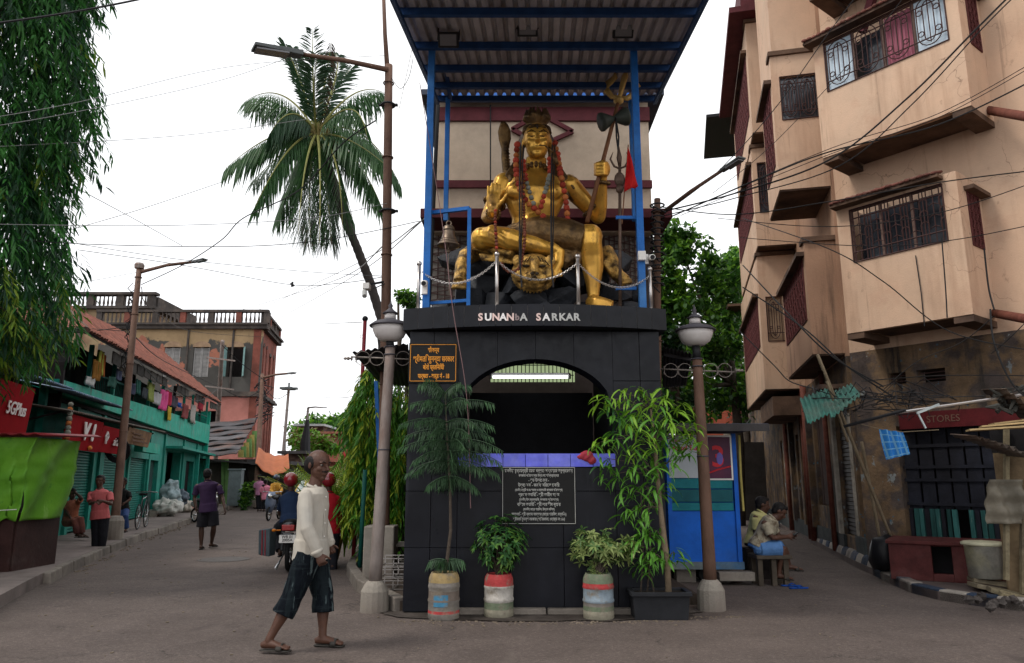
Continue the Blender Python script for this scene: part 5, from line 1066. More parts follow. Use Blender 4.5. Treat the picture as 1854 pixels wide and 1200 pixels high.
mb = MB(); FW.wallholes(mb, 0, cx_, 0, 6.95, [(7.6, 8.6, 4.2, 6.0)], -.5, 0); mb.build('lower_wall', pinkb, om)
mb = MB(); sws = [(1.0, 1.35, 8.0, 10.6), (2.1, 2.45, 8.0, 10.6), (3.4, 4.2, 7.9, 10.3), (5.0, 5.4, 8, 10.4)]; sw2 = [(a, b, 3.2, 6.2) for a, b in ((.8, 1.25), (1.9, 2.35), (3.1, 3.5), (4.2, 4.6), (5.1, 5.5))]
SW.wallholes(mb, 0, 6.3, 0, 11.6, sws + sw2, -.5, 0); mb.build('side_wall', brickm, om)
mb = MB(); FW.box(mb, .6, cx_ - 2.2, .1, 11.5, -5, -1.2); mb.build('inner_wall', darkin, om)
palewin = M('pale_window', (.3, .28, .24), .8, .3)
for a, b, z0, z1 in sws + sw2:
    SW.box(MB(), a, b, z0, z1, -.2, -.15).build('window', palewin if (b - a) < .6 else M('green_shutter', (.03, .16, .16), .7, .3), om)
    if z0 > 7: MB().prism([SW.pt((a + b) / 2 + (b - a) / 2 * math.cos(R(t)), z1 + .25 * math.sin(R(t)), .001) for t in range(0, 181, 30)], tuple(SW.n * .04)).build('window_arch', corn, om)
for i, w_ in enumerate(wins):
    MB().prism([FW.pt(w_ + .62 * math.cos(R(t)), 10.36 + .4 * math.sin(R(t)), .001) for t in range(0, 181, 20)], tuple(FW.n * .06)).build('window_arch', M('arch_cream', (.33, .22, .14), .9, .4, 2), om)
    if i < 2:
        for q in (0, 1):
            fr = MB(); x0 = w_ - .52 + q * .53; FW.box(fr, x0, x0 + .06, 8.32, 10.33, -.15, -.05); FW.box(fr, x0 + .45, x0 + .51, 8.32, 10.33, -.15, -.05)
            for k in range(22): FW.box(fr, x0 + .06, x0 + .45, 8.34 + k * .09, 8.4 + k * .09, -.14, -.08)
            fr.build('louvre_shutter', lou, om)
    else:
        for q in (-1, 1): p = FW.pt(w_ + q * .55, 8.32, 0); MB().hexa([p, p + V((q * .25, -.45, 0)), p + V((q * .28, -.42, 0)), p + V((q * .03, .03, 0)), p + V((0, 0, 2)), p + V((q * .25, -.45, 2)), p + V((q * .28, -.42, 2)), p + V((q * .03, .03, 2))]).build('open_shutter', M('pale_green_shutter', (.2, .33, .32), .8, .3), om)
for W_, a, b in ((FW, -.25, cx_ + .45), (SW, .0, 6.6)):
    mb = MB()
    for z0, z1, o in ((11.6, 11.85, .3), (11.86, 12.0, .45), (6.96, 7.12, .25), (7.13, 7.29, .12)):
        if z0 == 6.96: mb.build('cornice', corn, om); mb = MB()
        W_.box(mb, a, b, z0, z1, -.4, o)
    mb.build('string_course', corn, om); mb = MB(); W_.box(mb, a, b, 12.78, 12.95, -.15, .25); mb.build('coping', corn, om)
    n_ = int((b - a) / 1.75)
    for i in range(n_ + 1): s_ = a + (b - a - .3) * i / n_; W_.box(MB(), s_, s_ + .38, 12.0, 12.78, -.1, .2).build('parapet_pier', brickm if i % 2 else corn, om)
for f_ in (1.5, 6.1, 9.2): FW.box(MB(), f_, f_ + .12, 7.3, 11.55, .001, .1).build('drain_pipe', corn, om)
bal = MB(); bal.lathe([(.07, 0), (.05, .08), (.085, .25), (.05, .5), (.045, .68), (.07, .76)], (0, 0, 0), 8); pb_ = None; im = frame_of(om).inverted()
for W_, a, b in ((FW, -.1, cx_), (SW, .2, 6.3)):
    s_ = a
    while s_ < b:
        m_ = im @ Matrix.Translation(W_.pt(s_, 12.01, .05))
        if pb_ is None: pb_ = bal.build('baluster', M('baluster_grey', (.12, .1, .09), .9, .3), om, local=True, smooth=True); pb_.matrix_local = m_
        else: share(pb_, om, m_)
        s_ += .29
o2 = thing('rear_mansion', 'taller balustraded block with stained cream walls behind the old mansion', 'building', (-30, 60, 0)); W2 = Wall((-40, 53), (1, 0), (0, -1))
mb = MB(); W2.box(mb, 0, 13.4, 0, 13.7, -8, 0); mb.build('wall', M('stained_cream', (.3, .22, .13), .9, .35, .8, .3, 10, (.22, .1, .07), .4, .1, .5), o2)
mb = MB(); W2.box(mb, -.2, 13.9, 13.7, 13.9, -8, .4); mb.build('cornice', corn, o2); mb = MB(); W2.box(mb, -.2, 13.9, 14.75, 14.95, -.3, .35); mb.build('cornice', corn, o2); W2.box(MB(), 13.55, 13.75, 13.9, 14.75, -7, -.4).build('parapet', corn, o2)
for i in range(7): W2.box(MB(), i * 2.2, i * 2.2 + .5, 13.9, 14.75, -.2, .2).build('parapet_pier', corn, o2)
for i in range(44): share(pb_, o2, frame_of(o2).inverted() @ Matrix.Translation(W2.pt(.2 + i * .305, 13.92, 0)) @ Matrix.Scale(1.08, 4))
W2.box(MB(), 8.3, 8.6, 9, 13.6, .001, .15).build('drain_pipe', corn, o2)

# ------------------------------------------------------------------ far end of the left street
def hut(name, lab, cat, x0, y0, x1, y1, Y, wm, rm, zt=None, depth=4, base=0):
    a, b = atY(x0, y0, Y), atY(x1, y1, Y); t = thing(name, lab, cat, ((a.x + b.x) / 2, Y + depth / 2, base))
    MB().box(((a.x + b.x) / 2, Y + depth / 2, (a.z + base) / 2), (b.x - a.x, depth, a.z - base)).build('wall', wm, t); MB().box(((a.x + b.x) / 2, Y + depth / 2 - .3, a.z + .1), (b.x - a.x + .5, depth + .6, .18)).build('roof', rm, t); return t, a, b
darkroof = M('dark_roof', (.06, .055, .055), .8, .4, 1, .2, 10)
greenw = M('lime_wall', (.16, .3, .1), .8, .4, 1); 
t, a, b = hut('tarp_shack', 'low shack with grey rag roof and lime posts before the mansion', 'shack', 372, 838, 470, 905, 41, M('shack_dark', (.05, .04, .035), .9, .5, 1), darkroof)
P4 = [atY(362, 826, 40), atY(430, 822, 40), atY(466, 758, 44), atY(362, 768, 44)]
for k in range(7):
    mb = MB(); u0, u1 = k / 7 - .05, (k + 1) / 7 + .02
    mb.grid(lambda u, v: P4[0].lerp(P4[1], u).lerp(P4[3].lerp(P4[2], u), u0 + (u1 - u0) * v) + V((0, 0, .035 * math.sin(u * 9 + k * 2) - .12 * v + .1)), 12, 2); mb.build('roof_strip', M('rag_roof', (.1, .095, .1), .9, .4, 1.5, .3, 10, (.15, .09, .075), .4, objvar=.3), t, solid=.04)
P5 = [atY(432, 826, 40.05), atY(466, 775, 43.5), atY(466, 826, 43.5)]
for k in range(6): x_ = 436 + k * 5; MB().bar(atY(x_, 828, 40.2 + k * .5), atY(x_, 815 - k * 7, 40.2 + k * .5), .28, .05, (0, 1, 0)).build('gable_board', greenw if k % 2 else M('yellow_wall', (.4, .33, .1), .8, .3), t)
for x_, m_ in ((356, M('yellow_wall', ())), (405, greenw), (410, greenw), (372, dkwood), (445, dkwood)): MB().bar(atY(x_, 912, 39.6), atY(x_, 832, 39.6), .18, .18, (1, 0, 0)).build('post', m_, t)
MB().bar(atY(350, 830, 39.2), atY(475, 840, 39.5), .9, .08).build('awning', darkroof, t)
c = atY(424, 916, 37); c.z = .1; cab = thing('utility_cabinet', 'grey metal utility cabinet on the left pavement before the shack', 'cabinet', c)
MB().box(c + V((0, 0, .95)), (.62, .4, 1.7)).build('body', M('grey_cabinet', (.2, .24, .25), .6, .3, 3), cab, bevel=.02); MB().box(c + V((0, -.21, .95)), (.5, .02, 1.5)).build('door', M('grey_cabinet', ()), cab); MB().box(c + V((0, 0, 1.84)), (.7, .48, .06)).build('cap', MATS['grey_cabinet'], cab)
ot = thing('orange_tarp', 'orange tarpaulin slung between poles before the old mansion', 'tarp', atY(495, 835, 36)); P4 = [atY(462, 838, 34), atY(524, 848, 34), atY(522, 822, 37), atY(468, 810, 37)]
mb = MB(); mb.grid(lambda u, v: P4[0].lerp(P4[1], u).lerp(P4[3].lerp(P4[2], u), v) + V((0, 0, -.4 * math.sin(u * 3.1) * (1 - .5 * v) + .03 * math.sin(u * 20))), 16, 8); mb.build('sheet', M('orange_tarp_cloth', (.5, .17, .08), .7, .2, 2, trans=.3), ot, smooth=True, solid=.01)
hut('dark_stall', 'dark open stall under the orange tarpaulin', 'stall', 470, 842, 520, 905, 39, M('stall_dark', (.03, .025, .022), .9, .5, 2), darkroof)
hut('roadside_hut', 'dark roofed hut right of the brick mansion', 'hut', 514, 822, 548, 880, 48, M('hut_wall', (.1, .06, .05), .9, .5, 1.2, .2, 10, (.25, .18, .12), .35), darkroof)
hut('low_white_building', 'low building with pale tin roof in front of the far trees', 'building', 540, 772, 580, 870, 66, M('hut_wall', ()), M('pale_roof', (.4, .42, .42), .6, .2))
t, a, b = hut('salmon_house', 'salmon pink house at the far end of the left street', 'house', 586, 786, 622, 870, 62, M('salmon_plaster', (.36, .14, .1), .85, .2, 1), M('salmon_plaster', ()))
MB().box((a.x + .6, 61.97, a.z - 1.2), (.5, .05, .8)).build('window', darkin, t); MB().box(((a.x + b.x) / 2, 61.8, a.z - 2.2), (b.x - a.x + .3, .5, .15)).build('ledge', M('salmon_plaster', ()), t)
hut('dark_row_house', 'dark old row houses along the right side of the left street', 'house', 626, 818, 720, 900, 46, M('hut_wall', ()), darkroof, depth=12)
hut('backdrop_house', 'brown house hidden behind the hanging tree by the shrine', 'house', 640, 830, 800, 900, 30, M('hut_wall', ()), darkroof)
# ------------------------------------------------------------------ plants and trees
rv = random.Random(21)
def leafm(name, c1, c2, amt=.45, s2=2.5, tr=.25, var=.3): return M(name, c1, .5, var, 6, 0, 10, c2, amt, .2, s2, trans=tr, spec=.35)
def leaf(mb, p, d, n, L_, w_, droop=.15):
    d = d.normalized(); s_ = d.cross(n)
    if s_.length < 1e-3: s_ = d.cross(V((.3, .5, .8)))
    s_.normalize(); n = s_.cross(d); a = p + d * L_ * .4 - n * 0; b = p + d * L_ * .75 - V((0, 0, L_ * droop * .4)); t = p + d * L_ - V((0, 0, L_ * droop))
    k = len(mb.v); mb.v += [p, a + s_ * w_ * .5 + n * w_ * .18, a, a - s_ * w_ * .5 + n * w_ * .18, b + s_ * w_ * .33 + n * w_ * .1, b, b - s_ * w_ * .33 + n * w_ * .1, t]
    mb.f += [(k, k + 2, k + 1), (k, k + 3, k + 2), (k + 1, k + 2, k + 5, k + 4), (k + 2, k + 3, k + 6, k + 5), (k + 4, k + 5, k + 7), (k + 5, k + 6, k + 7)]; mb.mi += [mb.cur] * 6
def leafq(mb, p, d, n, L_, w_):
    d = d.normalized(); s_ = d.cross(n); s_ = s_.normalized() if s_.length > 1e-3 else V((1, 0, 0)); m_ = p + d * L_ * .45
    k = len(mb.v); mb.v += [p, m_ + s_ * w_ * .5, p + d * L_, m_ - s_ * w_ * .5]; mb.f.append((k, k + 1, k + 2, k + 3)); mb.mi.append(mb.cur)
def rdir(r=rv): return V((r.gauss(0, 1), r.gauss(0, 1), r.gauss(0, 1))).normalized()
bark = M('bark', (.09, .07, .055), .9, .4, 6, .6, 25, (.05, .04, .03), .45)
# hanging mast tree at upper left
g_dark = leafm('mast_tree_leaf', (.026, .125, .024), (.06, .22, .035), tr=.35); g_yel = leafm('mast_tree_young_leaf', (.12, .24, .02), (.2, .26, .02)); g_deep = leafm('mast_tree_deep_leaf', (.01, .05, .02), (.015, .06, .022))
def mast_tree(lab, base, h, zlo, rfun, n, leafL, leafW, mats, yel=.04, seed=1, name='mast_tree', yside=0):
    r = random.Random(seed); t = thing(name, lab, 'tree', base); base = V(base)
    MB().tube([base, base + V((.03, 0, h * .5)), base + V((0, 0, h))], [.14 * h / 10 + .04, .1 * h / 10 + .03, .03], 10).build('trunk', bark, t, smooth=True)
    tw = MB(); mb = MB()
    for i in range(n):
        z = zlo + (h - zlo) * r.random(); a = r.uniform(0, 2 * math.pi); R0 = rfun(z, a) * (r.random() ** .35) * r.uniform(.85, 1.08); o = V((math.cos(a), math.sin(a), 0))
        p = base + V((0, 0, z)) + o * R0; d = (o * .5 + V((r.uniform(-.3, .3), r.uniform(-.3, .3), -1))).normalized(); m_ = r.randint(8, 13); st_ = leafL * .3
        mb.cur = 1 if (r.random() < yel or (yside and z < zlo + 1.2 and r.random() < .25)) else (2 if r.random() < .35 else 0)
        for k in range(m_):
            q = p + d * st_ * k * .8; sd = rdir(r); sd = (sd - d * sd.dot(d)).normalized(); ld = (d * .9 + sd * .75 + V((0, 0, -.35))).normalized()
            leaf(mb, q, ld, (sd * .5 + V((0, 0, .6)) + rdir(r) * .5), leafL * r.uniform(.7, 1.15), leafW * r.uniform(.8, 1.2), .12)
    for i in range(10 if h > 6 else 4):
        z = zlo + (h - zlo) * (i + .5) / 10; a = i * 2.4; R0 = rfun(z, a) * .8; tw.tube([base + V((0, 0, z + .3)), base + V((math.cos(a) * R0 * .5, math.sin(a) * R0 * .5, z + .25)), base + V((math.cos(a) * R0, math.sin(a) * R0, z - .1))], [.03, .02, .008], 5)
    tw.build('limbs', bark, t, kind='stuff')
    mb.build('crown', mats, t, kind='stuff')
    return t
def rf1(z, a):
    px_r = 1.38 + .16 * math.sin(z * 1.9) + .2 * noise.noise(V((z * .9, a * .8, 2))) ; return max(.5, px_r * min(1, .45 + (z - 2.3) / 3.2))
mast_tree('tall mast tree with dark drooping leaves filling the upper left corner', (-8.0, 10.2, 0), 12.5, 3.25, rf1, 5400, .21, .034, [g_dark, g_yel, g_deep], .012, 4, yside=1)
a_g = leafm('ashoka_leaf', (.05, .18, .015), (.1, .28, .02)); a_y = leafm('ashoka_yellow_leaf', (.36, .42, .03), (.26, .4, .03)); a_d = leafm('ashoka_deep_leaf', (.012, .05, .014), (.02, .07, .015))
mast_tree('weeping tree with yellow edged leaves behind the left lamp posts', (-2.42, 12.6, .1), 3.3, .9, lambda z, a: .24 + .08 * math.sin(z * 3) - max(0, z - 2.6) * .2, 380, .2, .034, [a_g, a_y, a_g], .3, 9)
mast_tree('weeping tree with bright leaves between the rusty pole and the shrine wall', (-1.85, 12.9, .1), 3.0, .5, lambda z, a: .5 + .1 * math.sin(z * 4) - max(0, z - 2.4) * .3, 400, .2, .034, [a_g, a_y, a_g], .3, 10)
mast_tree('dark weeping tree deep in the shade behind the left lamp posts', (-2.0, 14.5, .1), 3.0, .2, lambda z, a: .55, 420, .22, .04, [a_d, a_g, a_d], .08, 12)
mast_tree('bushy weeping tree behind the left side of the shrine', (-2.9, 17, .1), 3.0, .2, lambda z, a: .6, 420, .24, .04, [a_d, a_y, a_g], .1, 13)
# yellow green areca palms in a pot beside the trees
def areca(lab, base, h, n, L_, mats, seed, name='areca_palm'):
    r = random.Random(seed); t = thing(name, lab, 'plant', base); base = V(base)
    for i in range(n):
        a = r.uniform(0, 6.28); o = V((math.cos(a), math.sin(a), 0)); lean = r.uniform(.15, .6); mb = MB(); mb.cur = 0; pts = [base + V((0, 0, .02))]
        for k in range(1, 9): f = k / 8; pts.append(base + o * (lean * h * f * f) + V((0, 0, h * r.uniform(.98, 1.0) * (f - .28 * f * f * lean * 1.6))))
        mb.tube(pts, [.012, .01, .009, .008, .007, .006, .005, .004, .003], 4)
        for k in range(9, 32):
            f = k / 32 * 8; j = min(int(f), 7); p = pts[j].lerp(pts[j + 1], f - j); tg = (pts[j + 1] - pts[j]).normalized(); s_ = tg.cross(V((0, 0, 1))).normalized()
            for q in (-1, 1): leafq(mb, p, tg * .7 + s_ * q * .8 + V((0, 0, -.15)), V((0, 0, 1)) + s_ * q * .5, L_ * r.uniform(.8, 1.1), .02)
        mb.build('frond', mats[r.randrange(len(mats))], t)
    return t
ar_m = [leafm('areca_leaf', (.3, .4, .02), (.42, .46, .03), tr=.4), leafm('areca_leaf_green', (.1, .24, .02), (.2, .34, .02))]
p = atZ(612, 1010, .1); areca('yellow green areca palm in the planted strip beside the red helmeted rider', (-3.3, 13.6, .12), 1.9, 34, .3, ar_m, 3)
areca('smaller areca clump at the foot of the weeping trees', (-2.9, 13.3, .12), 1.3, 16, .22, ar_m, 5)
pt = thing('clay_planter', 'ochre clay planter at the foot of the areca palm', 'planter', (-3.15, 13.2, .1)); MB().lathe([(.17, 0), (.24, .32), (.27, .33), (.27, .38), (.22, .38), (.2, .3)], (-3.15, 13.2, .1), 18).build('pot', M('ochre_clay', (.28, .15, .04), .8, .3), pt)
# generic crowns
def crown(mb, c, rad, n, L_, w_, seed, clumps=18, lop=.55):
    r = random.Random(seed); c = V(c); cl = []
    for i in range(clumps):
        d = rdir(r); f = r.uniform(.35, .85); cl.append((c + V((d.x * rad[0] * f, d.y * rad[1] * f, d.z * rad[2] * f)), r.uniform(.25, .5)))
    for i in range(n):
        cc, s_ = cl[r.randrange(clumps)]; d = rdir(r); p = cc + V((d.x * rad[0], d.y * rad[1], d.z * rad[2])) * s_ * (r.random() ** .4)
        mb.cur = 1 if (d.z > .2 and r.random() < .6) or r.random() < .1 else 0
        leafq(mb, p, (rdir(r) + V((0, 0, -.4))), V((0, 0, 1)) + rdir(r) * .7, L_ * r.uniform(.6, 1.2), w_ * r.uniform(.7, 1.2))
def tree(lab, base, h, cs, n, L_, mats, seed, name='leafy_tree', cat='tree', tr=.2):
    t = thing(name, lab, cat, base); base = V(base); top = base + V((0, 0, h)); tb_ = MB().tube([base, base.lerp(top, .4) + V((.15, 0, 0)), top], [tr, tr * .8, tr * .4], 9)
    mb = MB()
    for i, (c, rad) in enumerate(cs): crown(mb, c, rad, n // len(cs), L_, L_ * .55, seed + i); tb_.tube([base.lerp(top, .7), V(c)], [tr * .45, tr * .12], 6)
    tb_.build('trunk', bark, t, smooth=True); mb.build('crown', mats, t, kind='stuff'); return t
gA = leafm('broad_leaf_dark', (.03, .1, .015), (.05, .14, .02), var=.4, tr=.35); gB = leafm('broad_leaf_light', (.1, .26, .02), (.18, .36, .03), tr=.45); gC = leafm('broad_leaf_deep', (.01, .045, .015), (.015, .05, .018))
cx = lambda x, y, Y: atY(x, y, Y)
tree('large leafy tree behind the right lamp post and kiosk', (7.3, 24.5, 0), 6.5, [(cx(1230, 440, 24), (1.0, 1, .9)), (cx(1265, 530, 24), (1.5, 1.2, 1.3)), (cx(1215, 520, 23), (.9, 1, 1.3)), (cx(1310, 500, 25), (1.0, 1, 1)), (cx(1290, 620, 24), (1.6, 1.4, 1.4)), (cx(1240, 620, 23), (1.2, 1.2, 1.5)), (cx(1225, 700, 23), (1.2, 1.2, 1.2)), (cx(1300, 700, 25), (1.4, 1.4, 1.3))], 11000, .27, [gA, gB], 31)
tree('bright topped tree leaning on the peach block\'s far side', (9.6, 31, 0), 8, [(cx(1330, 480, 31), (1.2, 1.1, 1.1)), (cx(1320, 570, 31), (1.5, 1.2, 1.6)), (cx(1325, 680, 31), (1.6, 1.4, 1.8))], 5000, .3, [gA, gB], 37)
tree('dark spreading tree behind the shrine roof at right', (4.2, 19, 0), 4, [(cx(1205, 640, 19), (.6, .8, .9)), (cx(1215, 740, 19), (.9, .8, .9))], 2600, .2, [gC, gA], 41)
tree('small pale flowered sprig tree between the rusty pole and shrine', (-3.0, 19, 0), 6.0, [(cx(738, 540, 19), (.35, .4, .3)), (cx(722, 690, 18), (.7, .5, .9))], 900, .16, [gA, gB], 43, tr=.08)
tree('feathery green tree above the far roofs of the left street', (-25, 82, 0), 8, [(cx(600, 765, 82), (3.6, 3, 1.6)), (cx(568, 772, 82), (2.8, 2, 1.2)), (cx(628, 772, 80), (2.2, 2, 1.8)), (cx(590, 785, 80), (3.5, 2, 1.6))], 3600, .7, [gA, gB], 51)
tree('yellowish flowering tree in front of the far salmon house', (-17, 58, 0), 3.5, [(cx(558, 800, 58), (2.0, 1.5, 1.1)), (cx(590, 805, 57), (1.2, 1.2, .9)), (cx(545, 790, 60), (1.4, 1, .8))], 2200, .38, [gB, leafm('rusty_leaf', (.2, .13, .05), (.12, .16, .03))], 55)
tree('leafy bush growing beside the grey utility cabinet', (-13.0, 36.5, .15), .9, [(cx(446, 895, 36.5), (.42, .4, .75))], 700, .2, [gA, gB], 57, 'cabinet_bush', 'bush', .04)
# coconut palm
palm = thing('coconut_palm', 'tall coconut palm with curved trunk behind the street light', 'palm', (-3.6, 22, 0)); YP = 22
tr_ = [(702, 868, 0), (697, 700, 0), (690, 575, 0), (668, 505, 0), (645, 445, 0), (624, 395, 0), (607, 345, 0), (594, 290, 0), (578, 250, 0)]
tp = [atY(x, y, YP) for x, y, _ in tr_]; tp[0].z = 0; pts = []
for i in range(len(tp) - 1):
    for k in range(10): pts.append(tp[i].lerp(tp[i + 1], k / 10))
MB().tube(pts + [tp[-1]], [.15 - .0006 * i + (.014 if i % 2 else 0) for i in range(len(pts) + 1)], 10).build('trunk', M('palm_bark', (.055, .047, .043), .9, .35, 3, .4, 20), palm, smooth=True)
pg = leafm('palm_leaf', (.03, .085, .03), (.05, .13, .03), tr=.3); pd = leafm('palm_leaf_dark', (.018, .05, .022), (.025, .07, .025), tr=.2); py_ = leafm('palm_leaf_dry', (.1, .06, .035), (.06, .045, .03), tr=.15)
fr_ = [((572, 238), (566, 130), (566, 52), 0, .55, 1), ((572, 238), (545, 150), (515, 78), .3, .6, 1), ((572, 238), (590, 140), (600, 75), -.3, .4, 2), ((572, 240), (510, 165), (442, 185), .5, .95, 0), ((572, 240), (500, 240), (408, 305), -.4, .95, 0), ((570, 242), (520, 270), (462, 375), -.8, 1, 0),
       ((572, 242), (552, 300), (540, 425), -1.4, 1.05, 0), ((575, 242), (580, 310), (578, 440), -1.6, 1.1, 0), ((576, 242), (610, 290), (620, 425), -1, 1, 0), ((576, 242), (640, 280), (690, 372), -.5, 1, 0), ((576, 240), (655, 235), (725, 335), .4, .95, 0), ((575, 238), (640, 165), (696, 168), .7, .95, 0), ((575, 238), (635, 190), (664, 245), -1.2, .8, 0),
       ((572, 238), (540, 130), (530, 85), 1, .5, 1), ((574, 238), (612, 130), (605, 95), 1.2, .5, 1), ((572, 240), (515, 190), (480, 210), 1.5, .7, 1), ((574, 240), (560, 330), (560, 440), .8, .95, 0), ((574, 242), (595, 320), (598, 430), .9, .95, 1), ((574, 240), (600, 170), (640, 120), 1.5, .7, 1), ((573, 240), (568, 160), (575, 100), -1, .6, 1), ((572, 240), (530, 310), (520, 400), .5, .9, 1), ((576, 240), (620, 260), (660, 330), 1.2, .9, 1), ((572, 245), (545, 290), (500, 400), .2, 1, 0), ((573, 245), (560, 320), (562, 432), -.6, 1.1, 1), ((575, 245), (600, 300), (640, 400), .2, 1, 0), ((576, 245), (590, 330), (600, 435), -.4, 1.1, 1), ((573, 243), (530, 260), (455, 330), .9, .9, 1), ((576, 243), (630, 250), (700, 300), -.9, .9, 0), ((572, 240), (530, 200), (490, 240), -.5, .9, 1)]
rp_ = random.Random(77)
for (a, b, c, dy, ll, mk) in fr_:
    A, B, C_ = atY(*a, YP), atY(*b, YP + dy * 1.2), atY(*c, YP + dy * 2.2); mb = MB(); n_ = 30
    Bc = B * 1.7 - (A + C_) * .35; cp = [A * (1 - t) ** 2 + Bc * 2 * t * (1 - t) + C_ * t * t for t in [i / n_ for i in range(n_ + 1)]]
    mb.cur = 1; mb.tube(cp, [.045 - .04 * i / n_ for i in range(n_ + 1)], 5); mb.cur = 0
    up_ = mk == 1 and c[1] < 200
    for i in range(4, n_ + 1):
        tg = (cp[i] - cp[i - 1]).normalized(); vdir = (cp[i] - CAMP).normalized(); sd = tg.cross(V((0, 0, 1))); sd = sd.normalized() if sd.length > .1 else V((1, 0, 0)); f = i / n_
        ln_ = ll * (.55 + .9 * f * (1.4 - f)) * (1 if f < .9 else .6) * .95
        for q in (-1, 1):
            for h_ in (0, .5):
                p = cp[i - 1].lerp(cp[i], h_); d = (tg * .4 + sd * q * .42 + V((0, 0, -.95 if not up_ else -.05)) + rdir(rp_) * .12).normalized()
                leaf(mb, p, d, sd * q + V((0, 0, .5)), ln_ * 1.25 * rp_.uniform(.8, 1.1), .07, .18)
    mb.build('frond', [(pg, pd, py_)[mk], M('palm_rib', (.2, .2, .06), .6, .2)], palm)
mb = MB()
for i in range(16): mb.ball(atY(585 + rp_.uniform(-24, 22), 262 + rp_.uniform(-12, 22), YP - .3 + rp_.uniform(-.2, .3)), (.13, .13, .16), 8, 6)
mb.build('coconuts', M('coconut_green', (.06, .07, .02), .6, .3), palm, smooth=True, kind='stuff')
mb = MB()
for i in range(34): p = atY(rp_.uniform(545, 605), rp_.uniform(395, 430), YP - .2 + rp_.uniform(-.4, .4)); leafq(mb, p, V((rp_.uniform(-.2, .2), 0, -1)), V((0, 1, 0)) + rdir(rp_) * .5, rp_.uniform(.4, .9), .05)
mb.build('dead_leaflets', py_, palm, kind='stuff')
mb = MB()
for i in range(14): a = i * 2.4; mb.tube([tp[-1] + V((0, 0, -.3)), tp[-1] + V((math.cos(a) * .35, math.sin(a) * .3, .35))], [.07, .03], 5)
mb.build('leaf_bases', M('palm_sheath', (.2, .16, .06), .8, .4, 5), palm, kind='stuff')

# ------------------------------------------------------------------ painted barrels and plants before the shrine
soil = M('soil', (.03, .022, .016), .95, .3)
def barrel(lab, c, r_, h, bands, body, top=None):
    t = thing('drum_planter', lab, 'planter', c, group='painted drum planters before the shrine'); n_ = 40; mats = [m_ for _, m_ in bands]
    prof = [(0, .94), (.03, 1), (.1, 1.0), (.13, 1.02), (.16, 1), (.36, .985), (.4, 1.03), (.43, 1.03), (.46, .985), (.66, .985), (.69, 1.02), (.73, 1.02), (.76, .99), (.88, .98), (.94, .93), (1.0, .84)]
    edges = sorted({0, 1, *[f for f, _ in bands if f < 1]}); lo = 0
    for f, m_ in bands:
        zz = [q for q in prof if lo <= q[0] <= f]
        def rr(z):
            for (z0, r0), (z1, r1) in zip(prof, prof[1:]):
                if z0 <= z <= z1: return r0 + (r1 - r0) * (z - z0) / (z1 - z0)
            return prof[-1][1]
        pr_ = [(lo, rr(lo))] + [q for q in zz if lo < q[0] < f] + [(f, rr(f))]
        mb = MB(); vs = [V((c[0] + r_ * q * math.cos(2 * math.pi * j / n_) * (1 + .012 * math.sin(j * 1.3)), c[1] + r_ * q * math.sin(2 * math.pi * j / n_), c[2] + z * h)) for z, q in pr_ for j in range(n_)]
        mb.add(vs, [(i * n_ + j, i * n_ + (j + 1) % n_, (i + 1) * n_ + (j + 1) % n_, (i + 1) * n_ + j) for i in range(len(pr_) - 1) for j in range(n_)]); mb.build('painted_band' if lo else 'base_band', m_, t, smooth=True); lo = f
    MB().lathe([(r_ * .84, h * .99), (r_ * .84, h + .005), (r_ * .76, h + .005), (r_ * .76, h - .03), (r_ * .5, h - .04)], c, n_).build('rim', bands[-1][1], t, smooth=True)
    MB().lathe([(r_ * .77, h - .035), (.01, h - .02)], c, 16).build('soil', soil, t); return t
wp = lambda nm, c, c2=(.2, .17, .13): M('drum_' + nm, c, .75, .35, 9, .3, 40, c2, .4, .08, 7)
grn, crm, blu, gry, red_, wht = wp('green', (.14, .17, .11)), wp('cream', (.33, .24, .11)), wp('blue', (.06, .2, .32)), wp('grey', (.2, .18, .16)), wp('red', (.38, .05, .05)), wp('white', (.42, .39, .35))
b1 = atZ(800, 1126, 0) + V((0, .19, 0)); b2 = atZ(902.5, 1122, 0) + V((0, .19, 0)); b3 = atZ(1088, 1126, 0) + V((0, .19, 0))
t = barrel('weathered barrel planter with yellow shoulder and blue patch holding the araucaria', b1, .165, .47, [(.14, gry), (.2, red_), (.42, gry), (.62, wp('brown', (.15, .12, .1))), (.8, gry), (1, crm)], None)
mb = MB(); mb.grid(lambda u, v: b1 + V((.168 * math.cos(R(-125 + 55 * u)), .168 * math.sin(R(-125 + 55 * u)), .14 + .12 * v)), 10, 1); mb.build('blue_patch', blu, t)
barrel('white drum planter with red shoulder holding the dark croton bush', b2, .158, .44, [(.2, wp('beige', (.26, .24, .18))), (.36, grn), (.74, wht), (.8, red_), (1, red_)], None)
barrel('drum planter with blue grey middle and red stripe holding the pale variegated shrub', b3, .163, .46, [(.2, wp('beige', ())), (.3, grn), (.38, gry), (.68, wp('skyblue', (.22, .27, .31))), (.8, red_), (1, grn)], None)
